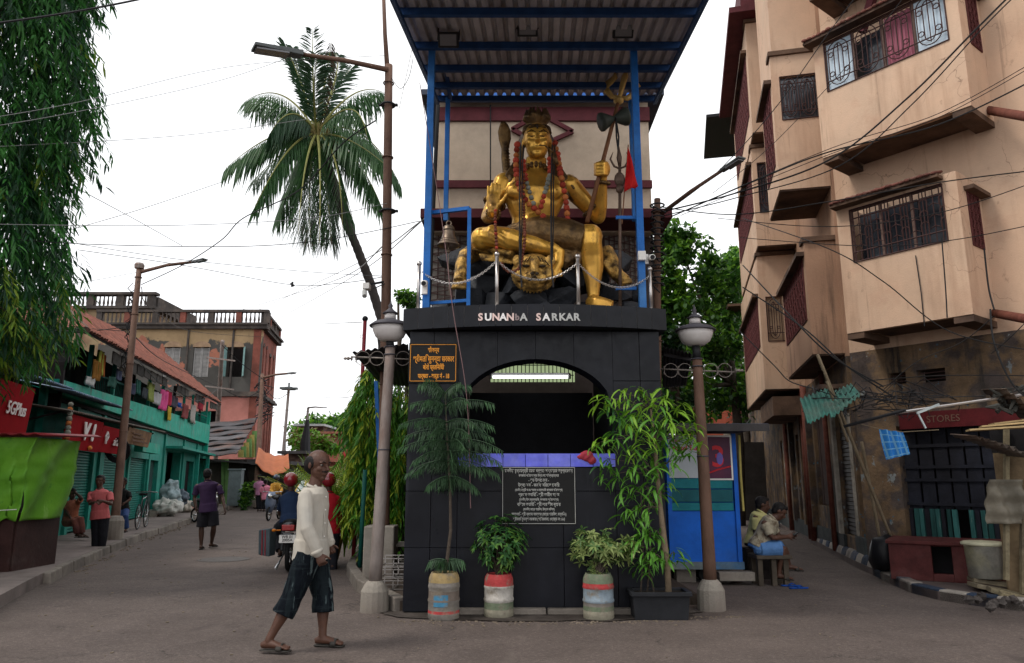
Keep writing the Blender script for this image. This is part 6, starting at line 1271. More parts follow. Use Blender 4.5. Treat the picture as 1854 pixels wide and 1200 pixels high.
# araucaria
arau = thing('potted_araucaria', 'dark tiered araucaria growing from the leftmost barrel', 'plant', b1 + V((0, 0, .44))); r = random.Random(4); na = leafm('araucaria_needle', (.02, .05, .022), (.035, .085, .03), tr=.1); na2 = leafm('araucaria_tip', (.05, .12, .05), (.07, .16, .06))
tr_p = [b1 + V((0, 0, .44)), atY(810, 1010, 8.3), atY(816, 960, 8.3), atY(815, 880, 8.3), atY(810, 800, 8.3), atY(806, 710, 8.3)]
MB().tube(tr_p, [.022, .02, .018, .015, .011, .006], 8).build('trunk', bark, arau, smooth=True)
for (py, cnt, ln_, rise, px_) in ((1015, 4, .2, .15, 810), (862, 5, .3, -.25, 814), (835, 7, .5, -.1, 813), (818, 6, .55, -.05, 812), (800, 7, .62, .0, 811), (782, 6, .55, .05, 810), (765, 7, .6, .08, 809), (735, 6, .5, .2, 807), (712, 5, .34, .5, 806)):
    base = atY(px_, py, 8.3); a0 = r.uniform(0, 6)
    for k in range(cnt):
        a = a0 + 6.283 * k / cnt + r.uniform(-.25, .25); o = V((math.cos(a), math.sin(a), 0)); n_ = 14; L_ = ln_ * r.uniform(.8, 1.15); mb = MB()
        pts = [base + o * L_ * i / n_ + V((0, 0, L_ * ((rise + .25) * i / n_ - .42 * (i / n_) ** 2))) for i in range(n_ + 1)]; mb.tube(pts, [.008 - .005 * i / n_ for i in range(n_ + 1)], 4)
        s_ = V((-o.y, o.x, 0))
        for i in range(2, n_ + 1):
            for q in (-1, 1):
                for h_ in (0, .5):
                    p = pts[i - 1].lerp(pts[i], h_); mb.cur = 1 if i > 11 else 0; ll = .15 * (1 - .4 * i / n_) * r.uniform(.8, 1.1)
                    e_ = (o * .3 + s_ * q * r.uniform(.2, .65) + V((0, 0, -r.uniform(.6, 1.3))) + rdir(r) * .18); leaf(mb, p, e_, s_ * q, ll * r.uniform(.7, 1.35), .011, .1)
        mb.build('branch', [na, na2], arau)
def sprig_bush(name, lab, base, c, rad, n, L_, w_, mats, seed, stems=5, whorl=6, up=.25):
    r = random.Random(seed); t = thing(name, lab, 'plant', base); mb = MB(); st_ = MB(); base = V(base)
    for i in range(n):
        d = rdir(r); d.z = d.z * .8 + .1; f = r.random() ** .35; p = V(c) + V((d.x * rad[0], d.y * rad[1], d.z * rad[2])) * f * (1 + .2 * noise.noise(d * 2)); 
        if i % 6 == 0: m_ = base.lerp(p, .45) + V((0, 0, .05)); st_.tube([base + V((r.uniform(-.02, .02), 0, -.02)), m_, p], [.009, .006, .003], 5)
        ax = (d + V((0, 0, .6))).normalized(); a0 = r.uniform(0, 6)
        for k in range(whorl):
            a = a0 + k * 6.283 / whorl; q = ax.to_track_quat('Z', 'Y') @ V((math.cos(a), math.sin(a), up)); mb.cur = 1 if r.random() < .35 else 0; leaf(mb, p, q, ax, L_ * r.uniform(.7, 1.15), w_, .2)
    st_.build('stems', bark, t, kind='stuff'); mb.build('foliage', mats, t, kind='stuff'); return t
cg = leafm('croton_leaf', (.02, .085, .018), (.035, .13, .02)); cy = leafm('croton_light_leaf', (.07, .2, .03), (.16, .26, .04))
sprig_bush('potted_croton', 'rounded dark green croton bush in the red shouldered drum', b2 + V((0, 0, .42)), atY(905, 985, 8.45), (.3, .26, .35), 150, .075, .026, [cg, cy], 5)
vg = leafm('variegated_leaf', (.2, .28, .08), (.38, .42, .16), tr=.3); vd = leafm('variegated_green_leaf', (.06, .14, .035), (.12, .2, .05))
vt = sprig_bush('potted_variegated_shrub', 'pale yellow green variegated shrub in the blue grey drum', b3 + V((0, 0, .44)), atY(1095, 990, 8.4), (.32, .24, .1), 80, .085, .026, [vg, vd], 6)
mb = MB(); r = random.Random(9)
for (x, y, s_) in ((1062, 1005, .14), (1050, 992, .12), (1125, 1005, .12), (1085, 1015, .12), (1108, 978, .16), (1060, 975, .12), (1140, 990, .1), (1078, 1040, .06)):
    for i in range(14):
        p = atY(x, y, 8.35 + r.uniform(-.1, .1)) + rdir(r) * s_ * .8; ax = rdir(r); ax.z = abs(ax.z) + .4
        for k in range(5): a = k * 1.257; q = ax.normalized().to_track_quat('Z', 'Y') @ V((math.cos(a), math.sin(a), .15)); mb.cur = i % 4 == 0; leaf(mb, p, q, ax, .085, .026, .2)
mb.build('lower_foliage', [vg, vd], vt, kind='stuff')
# planter box and long leaved tree
bx_ = thing('planter_box', 'black rectangular planter box at the right end of the shrine wall', 'planter', atZ(1200, 1124, 0) + V((0, .15, 0)))
pa, pb2 = atZ(1150, 1122, 0), atZ(1250, 1126, 0); cc = (pa + pb2) / 2 + V((0, .17, 0)); bm_ = M('planter_black', (.02, .021, .024), .55, .3, 5, .1)
MB().hexa([cc + V(q) for q in ((-.28, -.14, 0), (.28, -.14, 0), (.28, .14, 0), (-.28, .14, 0), (-.3, -.16, .25), (.3, -.16, .25), (.3, .16, .25), (-.3, .16, .25))]).build('box', bm_, bx_, bevel=.006)
for dx, dy, w_, d_ in ((0, -.17, .64, .05), (0, .17, .64, .05), (-.3, 0, .05, .3), (.3, 0, .05, .3)): MB().box(cc + V((dx, dy, .265)), (w_, d_, .04)).build('rim', bm_, bx_, bevel=.004)
MB().box(cc + V((0, 0, .252)), (.55, .28, .01)).build('soil', soil, bx_)
lt = thing('long_leaved_tree', 'bright long leaved potted tree rising from the black planter box', 'plant', cc + V((.02, 0, .25))); r = random.Random(15)
stp = [atY(1211, 1082, 8.3), atY(1208, 1020, 8.3), atY(1203, 985, 8.3), atY(1196, 920, 8.3), atY(1190, 860, 8.3), atY(1186, 800, 8.3), atY(1178, 740, 8.3)]; stp[0].z = .25
MB().tube(stp, [.034, .032, .034, .027, .024, .018, .01], 10).build('trunk', M('pale_bark', (.2, .15, .1), .85, .35, 6, .4, 30), lt, smooth=True)
for k, (x0, x1) in enumerate(((1172, 1178), (1160, 1165), (1185, 1170))): mb = MB(); a_ = atY(x0, 1080, 8.3); a_.z = .25; mb.tube([a_, atY(x1, 1000, 8.3 + .05 * k), atY(x1 - 5, 880, 8.3)], [.01, .009, .005], 6); mb.build('side_stem', bark, lt, smooth=True)
lb = leafm('long_leaf_bright', (.2, .42, .03), (.32, .52, .05), tr=.35); lg = leafm('long_leaf_green', (.07, .22, .02), (.12, .3, .03), tr=.25); ld_ = leafm('long_leaf_dark', (.02, .08, .018), (.03, .1, .02), tr=.2)
protos = []
for m_ in (lb, lg, ld_):
    for L_ in (1.0, .8):
        mb = MB(); n_ = 7
        vs = []
        for i in range(n_ + 1):
            f = i / n_; w_ = .085 * math.sin(math.pi * min(1, f * .9 + .08)) ** .8 * (1 - f * .25) if f < 1 else 0; z = .1 * f - .55 * f * f; x = f * (1 - .18 * f * f)
            vs += [V((x, w_, z + .02)), V((x, 0, z)), V((x, -w_, z + .02))]
        mb.add([v_ * .2 * L_ for v_ in vs], [(3 * i + j, 3 * i + j + 1, 3 * i + j + 4, 3 * i + j + 3) for i in range(n_) for j in (0, 1)])
        o = mb.build('leaf', m_, None, origin=(0, 0, 0), smooth=True); protos.append(o.data); bpy.data.objects.remove(o)
clus = [(1095, 722, -.1, 0), (1130, 712, 0, 0), (1165, 708, .1, 0), (1200, 712, 0, 0), (1110, 745, 0, 1), (1150, 740, -.15, 0), (1190, 735, -.1, 0), (1230, 735, 0, 0), (1088, 800, -.1, 0), (1120, 790, -.2, 1), (1150, 775, -.2, 0), (1185, 770, -.2, 1), (1215, 765, -.2, 0), (1250, 770, -.1, 0), (1262, 790, 0, 0), (1100, 830, 0, 1), (1140, 815, -.1, 0), (1172, 800, -.2, 0), (1205, 800, -.2, 1), (1240, 810, 0, 1), (1150, 850, -.1, 2), (1185, 845, -.2, 1), (1215, 835, -.15, 2), (1105, 860, .1, 2), (1135, 885, 0, 1), (1168, 880, -.1, 1), (1200, 880, 0, 2), (1140, 925, 0, 1), (1170, 925, -.1, 1), (1160, 960, 0, 1), (1185, 960, -.05, 0), (1150, 985, 0, 1), (1195, 1000, 0, 1), (1178, 1005, -.1, 0), (1222, 1000, 0, 1), (1165, 1020, 0, 2), (1180, 820, .1, 2), (1160, 760, .15, 2), (1200, 760, .15, 2), (1220, 790, .15, 2), (1130, 760, .1, 1), (1180, 900, .1, 2)]
im = frame_of(lt).inverted(); cnt = 0; rest = MB(); tw = MB()
for (x, y, dy, k) in clus:
    c = atY(x, y, 8.3 + dy); y0 = min(max(y + 35, 760), 1010); j = 0; sp = min(stp, key=lambda q: abs(q.z - (c.z - .15))); tw.tube([sp, sp.lerp(c, .6) + V((0, 0, .04)), c], [.008, .006, .004], 5)
    for i in range(r.randint(15, 18)):
        a = r.uniform(0, 6.283); tilt = r.uniform(-.1, .55); m_ = Matrix.Translation(c + V((r.uniform(-.09, .09), r.uniform(-.06, .06), r.uniform(-.1, .06)))) @ Matrix.Rotation(a, 4, 'Z') @ Matrix.Rotation(tilt, 4, 'Y') @ Matrix.Rotation(r.uniform(-.5, .5), 4, 'X') @ Matrix.Scale(r.uniform(.8, 1.2), 4)
        me = protos[2 * min(2, k + (1 if r.random() < .25 and k < 2 else 0)) + r.randrange(2)]
        if cnt < 296: o = bpy.data.objects.new('leaf', me); COL.objects.link(o); o.parent = lt; o.matrix_local = im @ m_; cnt += 1
        else: rest.add([m_ @ q.co for q in me.vertices], [tuple(q.vertices) for q in me.polygons])
if rest.v: rest.build('leaves', lg, lt, kind='stuff')
tw.build('twigs', bark, lt, kind='stuff')
# ------------------------------------------------------------------ lamp posts and poles
rust = M('rust_brown_paint', (.14, .08, .056), .7, .35, 5, .3, 40, (.1, .055, .04), .4, .12, 3, stretch=(1, 1, .4))
greyp = M('weathered_pole_grey', (.26, .22, .2), .6, .3, 5, .3, 40, (.17, .1, .075), .42, .12, 3, stretch=(1, 1, .4), metal=.2)
cap_m = M('lamp_cap_grey', (.07, .065, .075), .5, .3, 6, .1); bowl_m = M('lamp_bowl', (.62, .58, .56), .35, .12, 4, 0, 10, (.5, .46, .44), .4)
def round_lamp(lab, bx, by, x1, y1, Y, mat, lx, ly):
    b = atZ(bx, by, 0); Yp = b.y + .08; b = V((b.x, Yp, 0)); top = atY(x1, y1, Yp); lp = atY(lx, ly, Yp)
    t = thing('lamp_post', lab, 'lamp post', b, group='round bowled lamp posts beside the shrine')
    MB().lathe([(.16, 0), (.155, .22), (.12, .29), (.085, .33), (0, .34)], b, 16).build('concrete_base', concrete, t, smooth=False)
    b0 = b + V((0, 0, .3)); pts = [b0.lerp(top, i / 10) for i in range(11)]
    MB().tube(pts, [.075 - .0016 * i for i in range(11)], 14).build('pole', mat, t, smooth=True)
    for f in (.55, .965, 1.0): MB().torus(b0.lerp(top, f), .066, .009).build('collar', cap_m, t, smooth=True)
    MB().tube([top, V((lp.x, lp.y, lp.z - .13))], [.05, .045], 12).build('neck', M('black_metal', ()), t, smooth=True)
    MB().lathe([(.06, -.15), (.11, -.14), (.17, -.095), (.2, -.03), (.215, .03), (.2, .035)], lp, 28).build('bowl', bowl_m, t, smooth=True)
    MB().lathe([(.245, .03), (.25, .04), (.19, .085), (.09, .115), (.08, .12), (.02, .12)], lp, 28).build('shade', cap_m, t, smooth=True)
    MB().lathe([(.07, .12), (.066, .19), (.02, .19)], lp, 18).build('collar_drum', bowl_m, t, smooth=True)
    MB().lathe([(.09, .19), (.095, .2), (.05, .23), (.03, .25), (.02, .27), (.03, .29), (.012, .32), (.003, .37)], lp, 16).build('finial', cap_m, t, smooth=True)
    c = top - V((0, 0, .14)); silv = M('bracket_silver', (.2, .17, .15), .5, .3, 8, metal=.4); mb = MB(); mb.tube([c - V((.47, 0, -.02)), c + V((.47, 0, -.02))], .01, 8); 
    for q in (-1, 1): mb.lathe([(.003, -.06), (.02, -.04), (.012, -.02), (.025, 0), (.01, .02), (.012, .05)], c + V((q * .5, 0, .0)), 8, Matrix.Rotation(R(-90 * q), 3, 'Y')); mb.ball(c + V((q * .46, 0, .0)), (.012, .03, .03), 8, 5)
    mb.build('crossbar', silv, t, smooth=True)
    for q in (-1, 1):
        for zf in (-1, 1):
            mb = MB()
            for k in range(2):
                x0 = .07 + .17 * k; pts = [c + V((q * (x0 + .085 + .08 * math.cos(R(a)) * (1 if k else 1)), -.01, zf * (.01 + .075 * math.sin(R(a))))) for a in range(-10, 200, 20)]; mb.tube(pts, .0042, 5)
                e = pts[-1] if k == 0 else pts[0]; mb.tube([c + V((q * (x0 + .165), -.01, zf * .02)), c + V((q * (x0 + .17), -.01, zf * .045)), c + V((q * (x0 + .15), -.01, zf * .05))], .005, 5)
            mb.build('scroll', silv, t, smooth=True)
    return t
round_lamp('round bowled lamp post left of the shrine with rusty lower pole', 675, 1109, 707, 628, 8.7, greyp, 706, 596)
round_lamp('round bowled lamp post right of the shrine in front of the blue kiosk', 1292, 1106, 1262, 650, 8.7, rust, 1259, 604)
led = M('lamp_head_grey', (.1, .11, .11), .5, .3, 4)
def street_lamp(lab, name, base, top, r0, mat, arm, head_len, conc=.0, head_end=None, cat='street lamp'):
    t = thing(name, lab, cat, base); base, top = V(base), V(top)
    if conc: MB().lathe([(conc, 0), (conc * .95, .4), (conc * .7, .5), (0, .51)], base, 14).build('concrete_base', concrete, t)
    n_ = 10; MB().tube([base.lerp(top, i / n_) for i in range(n_ + 1)], [r0 * (1 - .03 * i) for i in range(n_ + 1)], 12).build('pole', mat, t, smooth=True)
    for f in (.35, .6, .8, .96): MB().torus(base.lerp(top, f), r0 * .9, .012).build('band', mat, t, smooth=True)
    if arm:
        a0, a1 = V(arm[0]), V(arm[1]); m_ = a0.lerp(a1, .5) + V((0, 0, .02 * (a1 - a0).length)); MB().tube([a0, m_, a1], [r0 * .5, r0 * .42, r0 * .36], 8).build('arm', mat, t, smooth=True)
        d = (a1 - a0).normalized() if head_end is None else (V(head_end) - a1).normalized(); s_ = d.cross(V((0, 0, 1))).normalized() * head_len * .17; u_ = V((0, 0, head_len * .06)); e = a1 + d * head_len; a = a1 - d * .02
        MB().hexa([a - s_ * .6 - u_, a + s_ * .6 - u_, a + s_ * .6 + u_, a - s_ * .6 + u_, e - s_ - u_ * .6, e + s_ - u_ * .6, e + s_ + u_ * .6, e - s_ + u_ * .6]).build('lamp_head', led, t, bevel=.01)
        MB().hexa([a.lerp(e, f) + s_ * q * .75 + V((0, 0, z)) for z in (-.085 * head_len, -.05 * head_len) for f, q in ((.3, -1), (.3, 1), (.95, 1), (.95, -1))]).build('lens', M('lamp_glass', ()), t)
    return t
b = V((-1.8, 10.8, .05)); tp_ = atY(704, 118, 10.8)
t = street_lamp('tall rusty pole carrying a long armed street light beside the shrine canopy', 'tall_street_light', b, tp_, .088, rust, (atY(702, 126, 10.75), atY(545, 98, 10.3)), .72, .0, atY(455, 84, 9.9))
MB().tube([tp_ - V((0, 0, .3)), atY(697, 60, 10.8), atY(694, -25, 10.8)], [.045, .035, .03], 8).build('mast', rust, t, smooth=True)
MB().box((-1.83, 10.72, .42), (.42, .4, .8)).build('concrete_base', concrete, t, bevel=.02)
for y in (190, 382): mb = MB(); c = atY(703, y, 10.8); mb.torus(c, .1, .018); mb.box(c, (.3, .05, .03)); mb.build('clamp', M('black_metal', ()), t)
cc_ = thing('security_camera', 'white box camera on a bracket low on the tall rusty pole', 'camera', atY(664, 522, 10.6)); mb = MB(); mb.box(atY(664, 519, 10.6), (.1, .14, .09)); mb.build('housing', white_p, cc_, bevel=.008); MB().tube([atY(660, 527, 10.5), atY(660, 536, 10.42)], .035, 10).build('lens_barrel', M('camera_grey', (.4, .4, .38), .5, .1), cc_)
MB().bar(atY(668, 515, 10.65), atY(696, 510, 10.75), .03).bar(atY(675, 523, 10.65), atY(700, 512, 10.75), .015).build('bracket', M('black_metal', ()), cc_)
for x, y, lab, Y_ in ((768, 513, 'round security camera on the left corner of the balcony', 8.5), (1180, 466, 'white security camera high beside the right blue post', 8.6)):
    c = atY(x, y, Y_); t = thing('security_camera', lab, 'camera', c); ax = Matrix.Rotation(R(90 if x < 800 else 60), 3, 'X')
    MB().tube([c + V((0, -.05, -.01)), c + V((0, .1, .03))], [.036, .036], 12).build('housing', white_p, t, smooth=True); MB().tube([c + V((0, -.055, -.011)), c + V((0, -.045, -.009))], .028, 12).build('lens', M('black_metal', ()), t); MB().box(c + V((-.06 if x > 900 else 0, .08, -.05 if x < 900 else .0)), (.06, .05, .12)).build('bracket', white_p, t)
    MB().box(c + V((-.12, 0, .02)), (.09, .06, .11)).build('junction_box', white_p, t) if x > 900 else None
t = street_lamp('street light on a brown pole rising behind the right end of the shrine', 'street_light', (2.05, 10.9, .1), atY(1190, 360, 10.9), .07, rust, (atY(1196, 388, 10.9), atY(1308, 308, 10.2)), .42, 0, atY(1356, 277, 9.7))
mb = MB(); r = random.Random(2)
for i in range(14): c = atY(1190, 372 + i * 11, 10.85); mb.torus(c, .085 + .02 * r.random(), .014); mb.tube([c + V((-.08, 0, 0)), c + V((r.uniform(-.12, .12), -.1, -.15))], .01, 4)
mb.build('cable_coils', M('black_metal', ()), t, kind='stuff')
a, b2_ = atZ(205, 976, .15), atY(252, 486, 19.4)
t = street_lamp('street light on the left pavement beside the teal shutters', 'street_light', a, b2_, .1, rust, (atY(256, 492, 19.4), atY(350, 474, 18)), .48, .2, atY(385, 466, 17.6)); MB().lathe([(.12, 0), (.13, .1), (.1, .15)], b2_, 10).build('pole_cap', greyp, t)
mb = MB(); r = random.Random(6)
for i in range(40): y = 520 + i * 4; c = atY(251 - (y - 480) * .095, y, 19.3); mb.tube([c + V((r.uniform(-.12, .12), -.1, .15)), c + V((r.uniform(-.16, .16), -.14, 0)), c + V((r.uniform(-.12, .12), -.1, -.2))], .014, 4)
for i in range(5): mb.torus(atY(213, 815, 19.2), .2 + .03 * i, .015, (0, 1, .2))
mb.build('cable_coils', M('black_metal', ()), t, kind='stuff')
t = street_lamp('plain grey pole with tangled wires before the rag roofed shack', 'wire_pole', atZ(386, 905, .15).lerp(atZ(386, 905, .15), 0), atY(403, 617, 41), .16, greyp, None, 0, cat='pole')
for y in (650, 702): c = atY(400 - (y - 650) * .05, y, 40.8); MB().bar(c + V((-.8, 0, .1)), c + V((.8, 0, -.1)), .08).build('cross_arm', greyp, t)
t = street_lamp('grey street light at the corner of the brick mansion', 'street_light', atZ(463, 918, .1), atY(475, 678, 43), .15, rust, (atY(475, 684, 43), atY(522, 676, 41)), .75, .3, atY(543, 673, 40))
mb = MB()
for i in range(24): c = atY(474, 690 + i * 3, 42.8); mb.tube([c + V((r.uniform(-.4, .5), -.1, .2)), c + V((r.uniform(-.3, .8), -.14, 0)), c + V((r.uniform(-.4, .5), -.1, -.3))], .03, 4)
mb.build('cable_coils', M('black_metal', ()), t, kind='stuff')
p_ = atY(523, 702, 50); t = street_lamp('slim floodlight mast with a ring of lamps right of the brick mansion', 'floodlight_mast', V((p_.x - .2, 50, 0)), p_, .12, greyp, None, 0, cat='light mast')
for i in range(5): a = i * 1.257; MB().box(p_ + V((.38 * math.cos(a), .38 * math.sin(a), -.05)), (.42, .3, .14)).build('floodlight', led, t)
MB().torus(p_, .3, .04).tube([p_, p_ + V((0, 0, .35))], .06, 6).build('ring', led, t)
p_ = atY(558, 738, 54); t = street_lamp('distant street light with dark wrapped pole at the far end of the left street', 'street_light', V((p_.x - .3, 54, 0)), p_, .12, greyp, (p_, atY(585, 738, 52)), .5, 0, atY(599, 737, 51)); MB().loft([atY(557, 760, 53.9), atY(553, 800, 53.9), atY(552, 850, 53.9)], [.12, .35, .4], 9).build('dark_wrap', M('black_metal', ()), t)
t = thing('flag_pole', 'thin dark red flag pole standing left of the rusty pole', 'pole', (-2.65, 13.2, .1)); tp_ = atY(661, 580, 13.2)
MB().tube([(-2.72, 13.2, .1), tp_], .035, 10).build('pole', M('dark_red_paint', (.2, .02, .03), .5, .3, 5), t, smooth=True); MB().ball(tp_ + V((0, 0, .03)), .055, 10, 8).build('finial', M('black_metal', ()), t, smooth=True); MB().torus(tp_ - V((.05, 0, .3)), .03, .006, (0, 1, 0)).build('ring', steel, t)
t = thing('green_pipe_post', 'green painted pipe post under the weeping trees', 'pole', (-2.35, 11.9, .1)); MB().tube([(-2.35, 11.9, .1), (-2.32, 11.9, 1.6)], .035, 8).build('pipe', M('green_paint', (.01, .09, .07), .5, .3), t, smooth=True)
t = thing('blue_stake', 'short blue post among the weeping trees', 'post', (-2.0, 12.2, .1)); MB().bar((-2.02, 12.2, .1), atY(681, 690, 12.2), .06).build('stake', bluep, t)
# dark side awnings of the shrine
dk = M('awning_dark', (.035, .033, .036), .6, .4, 4, .3, 20, metal=.2)
for lab, P4 in (('dark sloping tin awning on the left flank of the shrine', (atY(638, 638, 9.2), atY(739, 622, 9.0), atY(744, 700, 12), atY(688, 694, 12))), ('dark sloping tin awning on the right flank of the shrine', (atY(1200, 628, 9.1), atY(1253, 640, 9.3), atY(1242, 698, 11.4), atY(1200, 702, 11.4)))):
    t = thing('side_awning', lab, 'awning', P4[0]); mb = MB(); mb.grid(lambda u, v: P4[0].lerp(P4[1], u).lerp(P4[3].lerp(P4[2], u), v) + V((0, 0, .012 * math.sin(u * 50))), 50, 2); mb.build('tin_sheet', dk, t, smooth=True, solid=.006)
    MB().bar(P4[0].lerp(P4[3], .1) - V((0, 0, .03)), P4[1].lerp(P4[2], .1) - V((0, 0, .03)), .04).build('edge_beam', dk, t)
# junk beside the shrine's left flank
t = thing('crate_stack', 'grey wire crates stacked in the shade at the shrine\'s left foot', 'crates', (-1.45, 9.7, .12))
for k in range(3):
    mb = MB(); z0 = .14 + k * .13
    for y_ in (9.45, 9.85):
        for z_ in (z0, z0 + .1): mb.bar((-1.62, y_, z_), (-1.28, y_, z_), .012)
    for x_ in (-1.62, -1.45, -1.28):
        for y_ in (9.45, 9.85): mb.bar((x_, y_, z0), (x_, y_, z0 + .1), .012)
        mb.bar((x_, 9.45, z0), (x_, 9.85, z0), .012)
    mb.build('wire_crate', steel, t)
MB().box((-1.45, 10.9, .55), (.35, .3, .05)).box((-1.45, 10.9, .3), (.3, .25, .05)).build('shelf', concrete, label='concrete shelf in the shade left of the shrine', cat='shelf')

# ------------------------------------------------------------------ blue kiosk
KY = 11.0; kx0, kx1 = atY(1208, 900, KY).x, atY(1338, 900, KY).x; zK = lambda y: atY(1270, y, KY).z
bluek = M('kiosk_blue', (.008, .11, .52), .5, .25, 2.5, .1, 20, (.02, .09, .33), .4, .15, 1.5); tealk = M('kiosk_teal', (.01, .17, .2), .5, .3, 3)
ks = thing('blue_kiosk', 'bright blue street kiosk with posters beside the right lamp post', 'kiosk', ((kx0 + kx1) / 2, KY + .5, 0)); kw = kx1 - kx0; kc = (kx0 + kx1) / 2
MB().box((kc, KY + .55, (zK(790) + .2) / 2), (kw - .02, 1.0, zK(790) - .2)).build('body', bluek, ks, bevel=.01)
MB().box((kc, KY + .01, (zK(925) + .22) / 2 + .0), (kw, .03, zK(925) - .22)).build('front_panel', bluek, ks, bevel=.004)
for k, (y0, y1) in enumerate(((866, 884), (886, 908), (910, 924))): MB().box((kc - .02, KY + .0, (zK(y0) + zK(y1)) / 2), (kw * .86, .04, zK(y0) - zK(y1))).build('shutter_panel', tealk if k != 1 else M('kiosk_teal_dark', (.01, .1, .12), .5, .3), ks)
for x in (kx0 + .03, kx1 - .04): MB().box((x, KY - .01, .22 + (zK(785) - .22) / 2), (.06, .05, zK(785) - .22)).build('corner_post', bluek, ks)
MB().box((kc, KY - .02, .25), (kw + .02, .05, .1)).build('skirt', M('kiosk_grime', (.15, .17, .16), .8, .4, 6, .2, 20, (.05, .15, .3), .4), ks)
MB().box((kc + .08, KY + .3, zK(774)), (kw + .5, 1.6, .05)).build('roof', M('roof_slab', ()), ks, bevel=.01); MB().box((kc + .08, KY - .5, zK(778)), (kw + .5, .04, .1)).build('roof_fascia', M('grey_timber', ()), ks)
for x, y in ((kx0 + .25, KY + .2), (kx1 - .3, KY + .2), (kx0 + .3, KY + .8), (kx1 - .1, KY + .8)): MB().box((x, y, .1), (.28, .2, .2)).build('brick_support', stone, ks, bevel=.01)
MB().box((kx1 - .15, KY - .1, .12), (.5, .22, .12)).build('step_block', concrete, ks, bevel=.01)
def poster(name, x0, y0, x1, y1, m_, Y=KY - .03): a, b = atY(x0, y0, Y), atY(x1, y1, Y); MB().box(((a.x + b.x) / 2, Y, (a.z + b.z) / 2), (b.x - a.x, .012, a.z - b.z)).build(name, m_, ks); return a, b
poster('poster', 1209, 787, 1276, 865, M('poster_white', (.42, .45, .48), .4, .15, 2, 0)); poster('poster_frame', 1278, 788, 1328, 869, white_p, KY - .028)
poster('poster', 1281, 791, 1325, 866, M('poster_dark', (.1, .02, .05), .35, .3, 2, 0, 10, (.04, .02, .06), .45), KY - .034)
prd = M('poster_red', (.55, .03, .04), .5, .1)
text('lettering', 'Airtel 5G', .1, facing(atY(1240, 811, KY - .042), (1, 0, 0)), prd, ks, .001, bold=.002, wscale=.95); text('lettering', 'Plus', .08, facing(atY(1224, 797, KY - .042), (1, 0, 0)), prd, ks, .001)
text('lettering', '3', .42, facing(atY(1300, 828, KY - .044), (1, 0, 0)), prd, ks, .002, bold=.008); MB().tube([atY(1284, 856, KY - .045), atY(1300, 850, KY - .045), atY(1323, 844, KY - .045)], .012, 5).build('red_stroke', prd, ks)
MB().ball(atY(1303, 830, KY - .045), (.05, .006, .09)).build('print_figure', M('poster_violet', (.15, .12, .4), .5, .1), ks)
MB().tube([atY(1338, 788, KY), atY(1341, 860, KY - .02), atY(1346, 925, KY - .05)], .018, 7).build('yellow_edge', M('yellow_wall', ()), ks)
MB().tube([(kx0 + .55, KY + .1, .12), (kx0 + .55, KY + .35, .12)], .12, 12).build('wheel', M('tyre', (.012, .012, .012), .8, .2), ks)

# ------------------------------------------------------------------ green tarp cart
ct = thing('tarp_cart', 'dark brown box cart covered by a bright green tarpaulin at the left edge', 'cart', (-7.7, 11.8, 0)); brownb = M('cart_brown', (.04, .018, .016), .6, .4, 3, .2, 20, (.07, .05, .045), .35, .08, 2)
XR_ = -7.2; y0 = 11.1
for k in range(3): MB().box((XR_ - .33 - .62 * k, y0, .52), (.6, .04, .82)).build('door_panel', brownb, ct, bevel=.005)
MB().box((XR_ - 1, y0 + .55, .52), (1.98, 1.04, .84)).build('box', brownb, ct, bevel=.01); MB().box((XR_ - .95, y0 - .03, .95), (2.0, .05, .06)).build('top_rail', brownb, ct)
for x in (XR_ - .35, XR_ - .95): MB().box((x, y0 - .03, .55), (.025, .02, .07)).build('latch', steel, ct); 
for x in (XR_ - .1, XR_ - 1.3): MB().tube([(x - .06, y0 + .25, .13), (x + .04, y0 + .25, .13)], .14, 14).build('wheel', M('tyre', ()), ct)
for x in (XR_ - .05, XR_ - 1.9):
    for y in (y0 + .05, y0 + 1): MB().box((x, y, 1.5), (.05, .05, 1.1)).build('corner_post', dkwood, ct)
tarpm = M('green_tarp', (.09, .27, .015), .6, .2, 2.5, .35, 7, (.15, .34, .03), .45, .2, 1.2, spec=.25, layers=[(8, (1, 1, 1), .6, .7, (.06, .2, .02)), (2, (1.5, 1.5, .3), .58, .66, (.2, .38, .08))])
mb = MB(); TX0, TX1 = -9.4, -7.0
def tarpf(u, v):
    x = TX0 + (TX1 - TX0) * u; z = 2.06 - (1.22 + .07 * math.sin(u * 11) + .05 * math.sin(u * 27)) * v
    y = y0 - .12 - .03 * math.sin(u * 16 + v * 3) * v - .05 * math.sin(v * 3.1) + .05 * noise.noise(V((u * 9 + v * 5, v * 7, 1))) + .03 * abs(noise.noise(V((u * 22, v * 9 + u * 12, 4)))) + .03 * math.sin((u * 1.6 + v) * 9)
    return V((x - .12 * v * (u > .9), y, z))
mb.grid(tarpf, 60, 30); mb.grid(lambda u, v: tarpf(1, v) + V((-.05 * math.sin(u * 9 + v * 5), 1.15 * u, 0)), 16, 30); mb.build('tarp', tarpm, ct, smooth=True, solid=.004)
mb = MB(); mb.grid(lambda u, v: V((-9.6 + 2.75 * u, y0 - .25 + 1.6 * v, 2.1 + .06 * v + .015 * math.sin(u * 80))), 80, 2); mb.build('tin_roof', M('red_edge_tin', (.22, .02, .025), .5, .4, 4), ct, smooth=True, solid=.015)
MB().tube([tarpf(.02, .86) + V((0, -.03, 0)), tarpf(.5, .9) + V((0, -.03, 0)), tarpf(.99, .86) + V((0, -.03, 0))], .006, 5).build('tie_cord', white_p, ct)
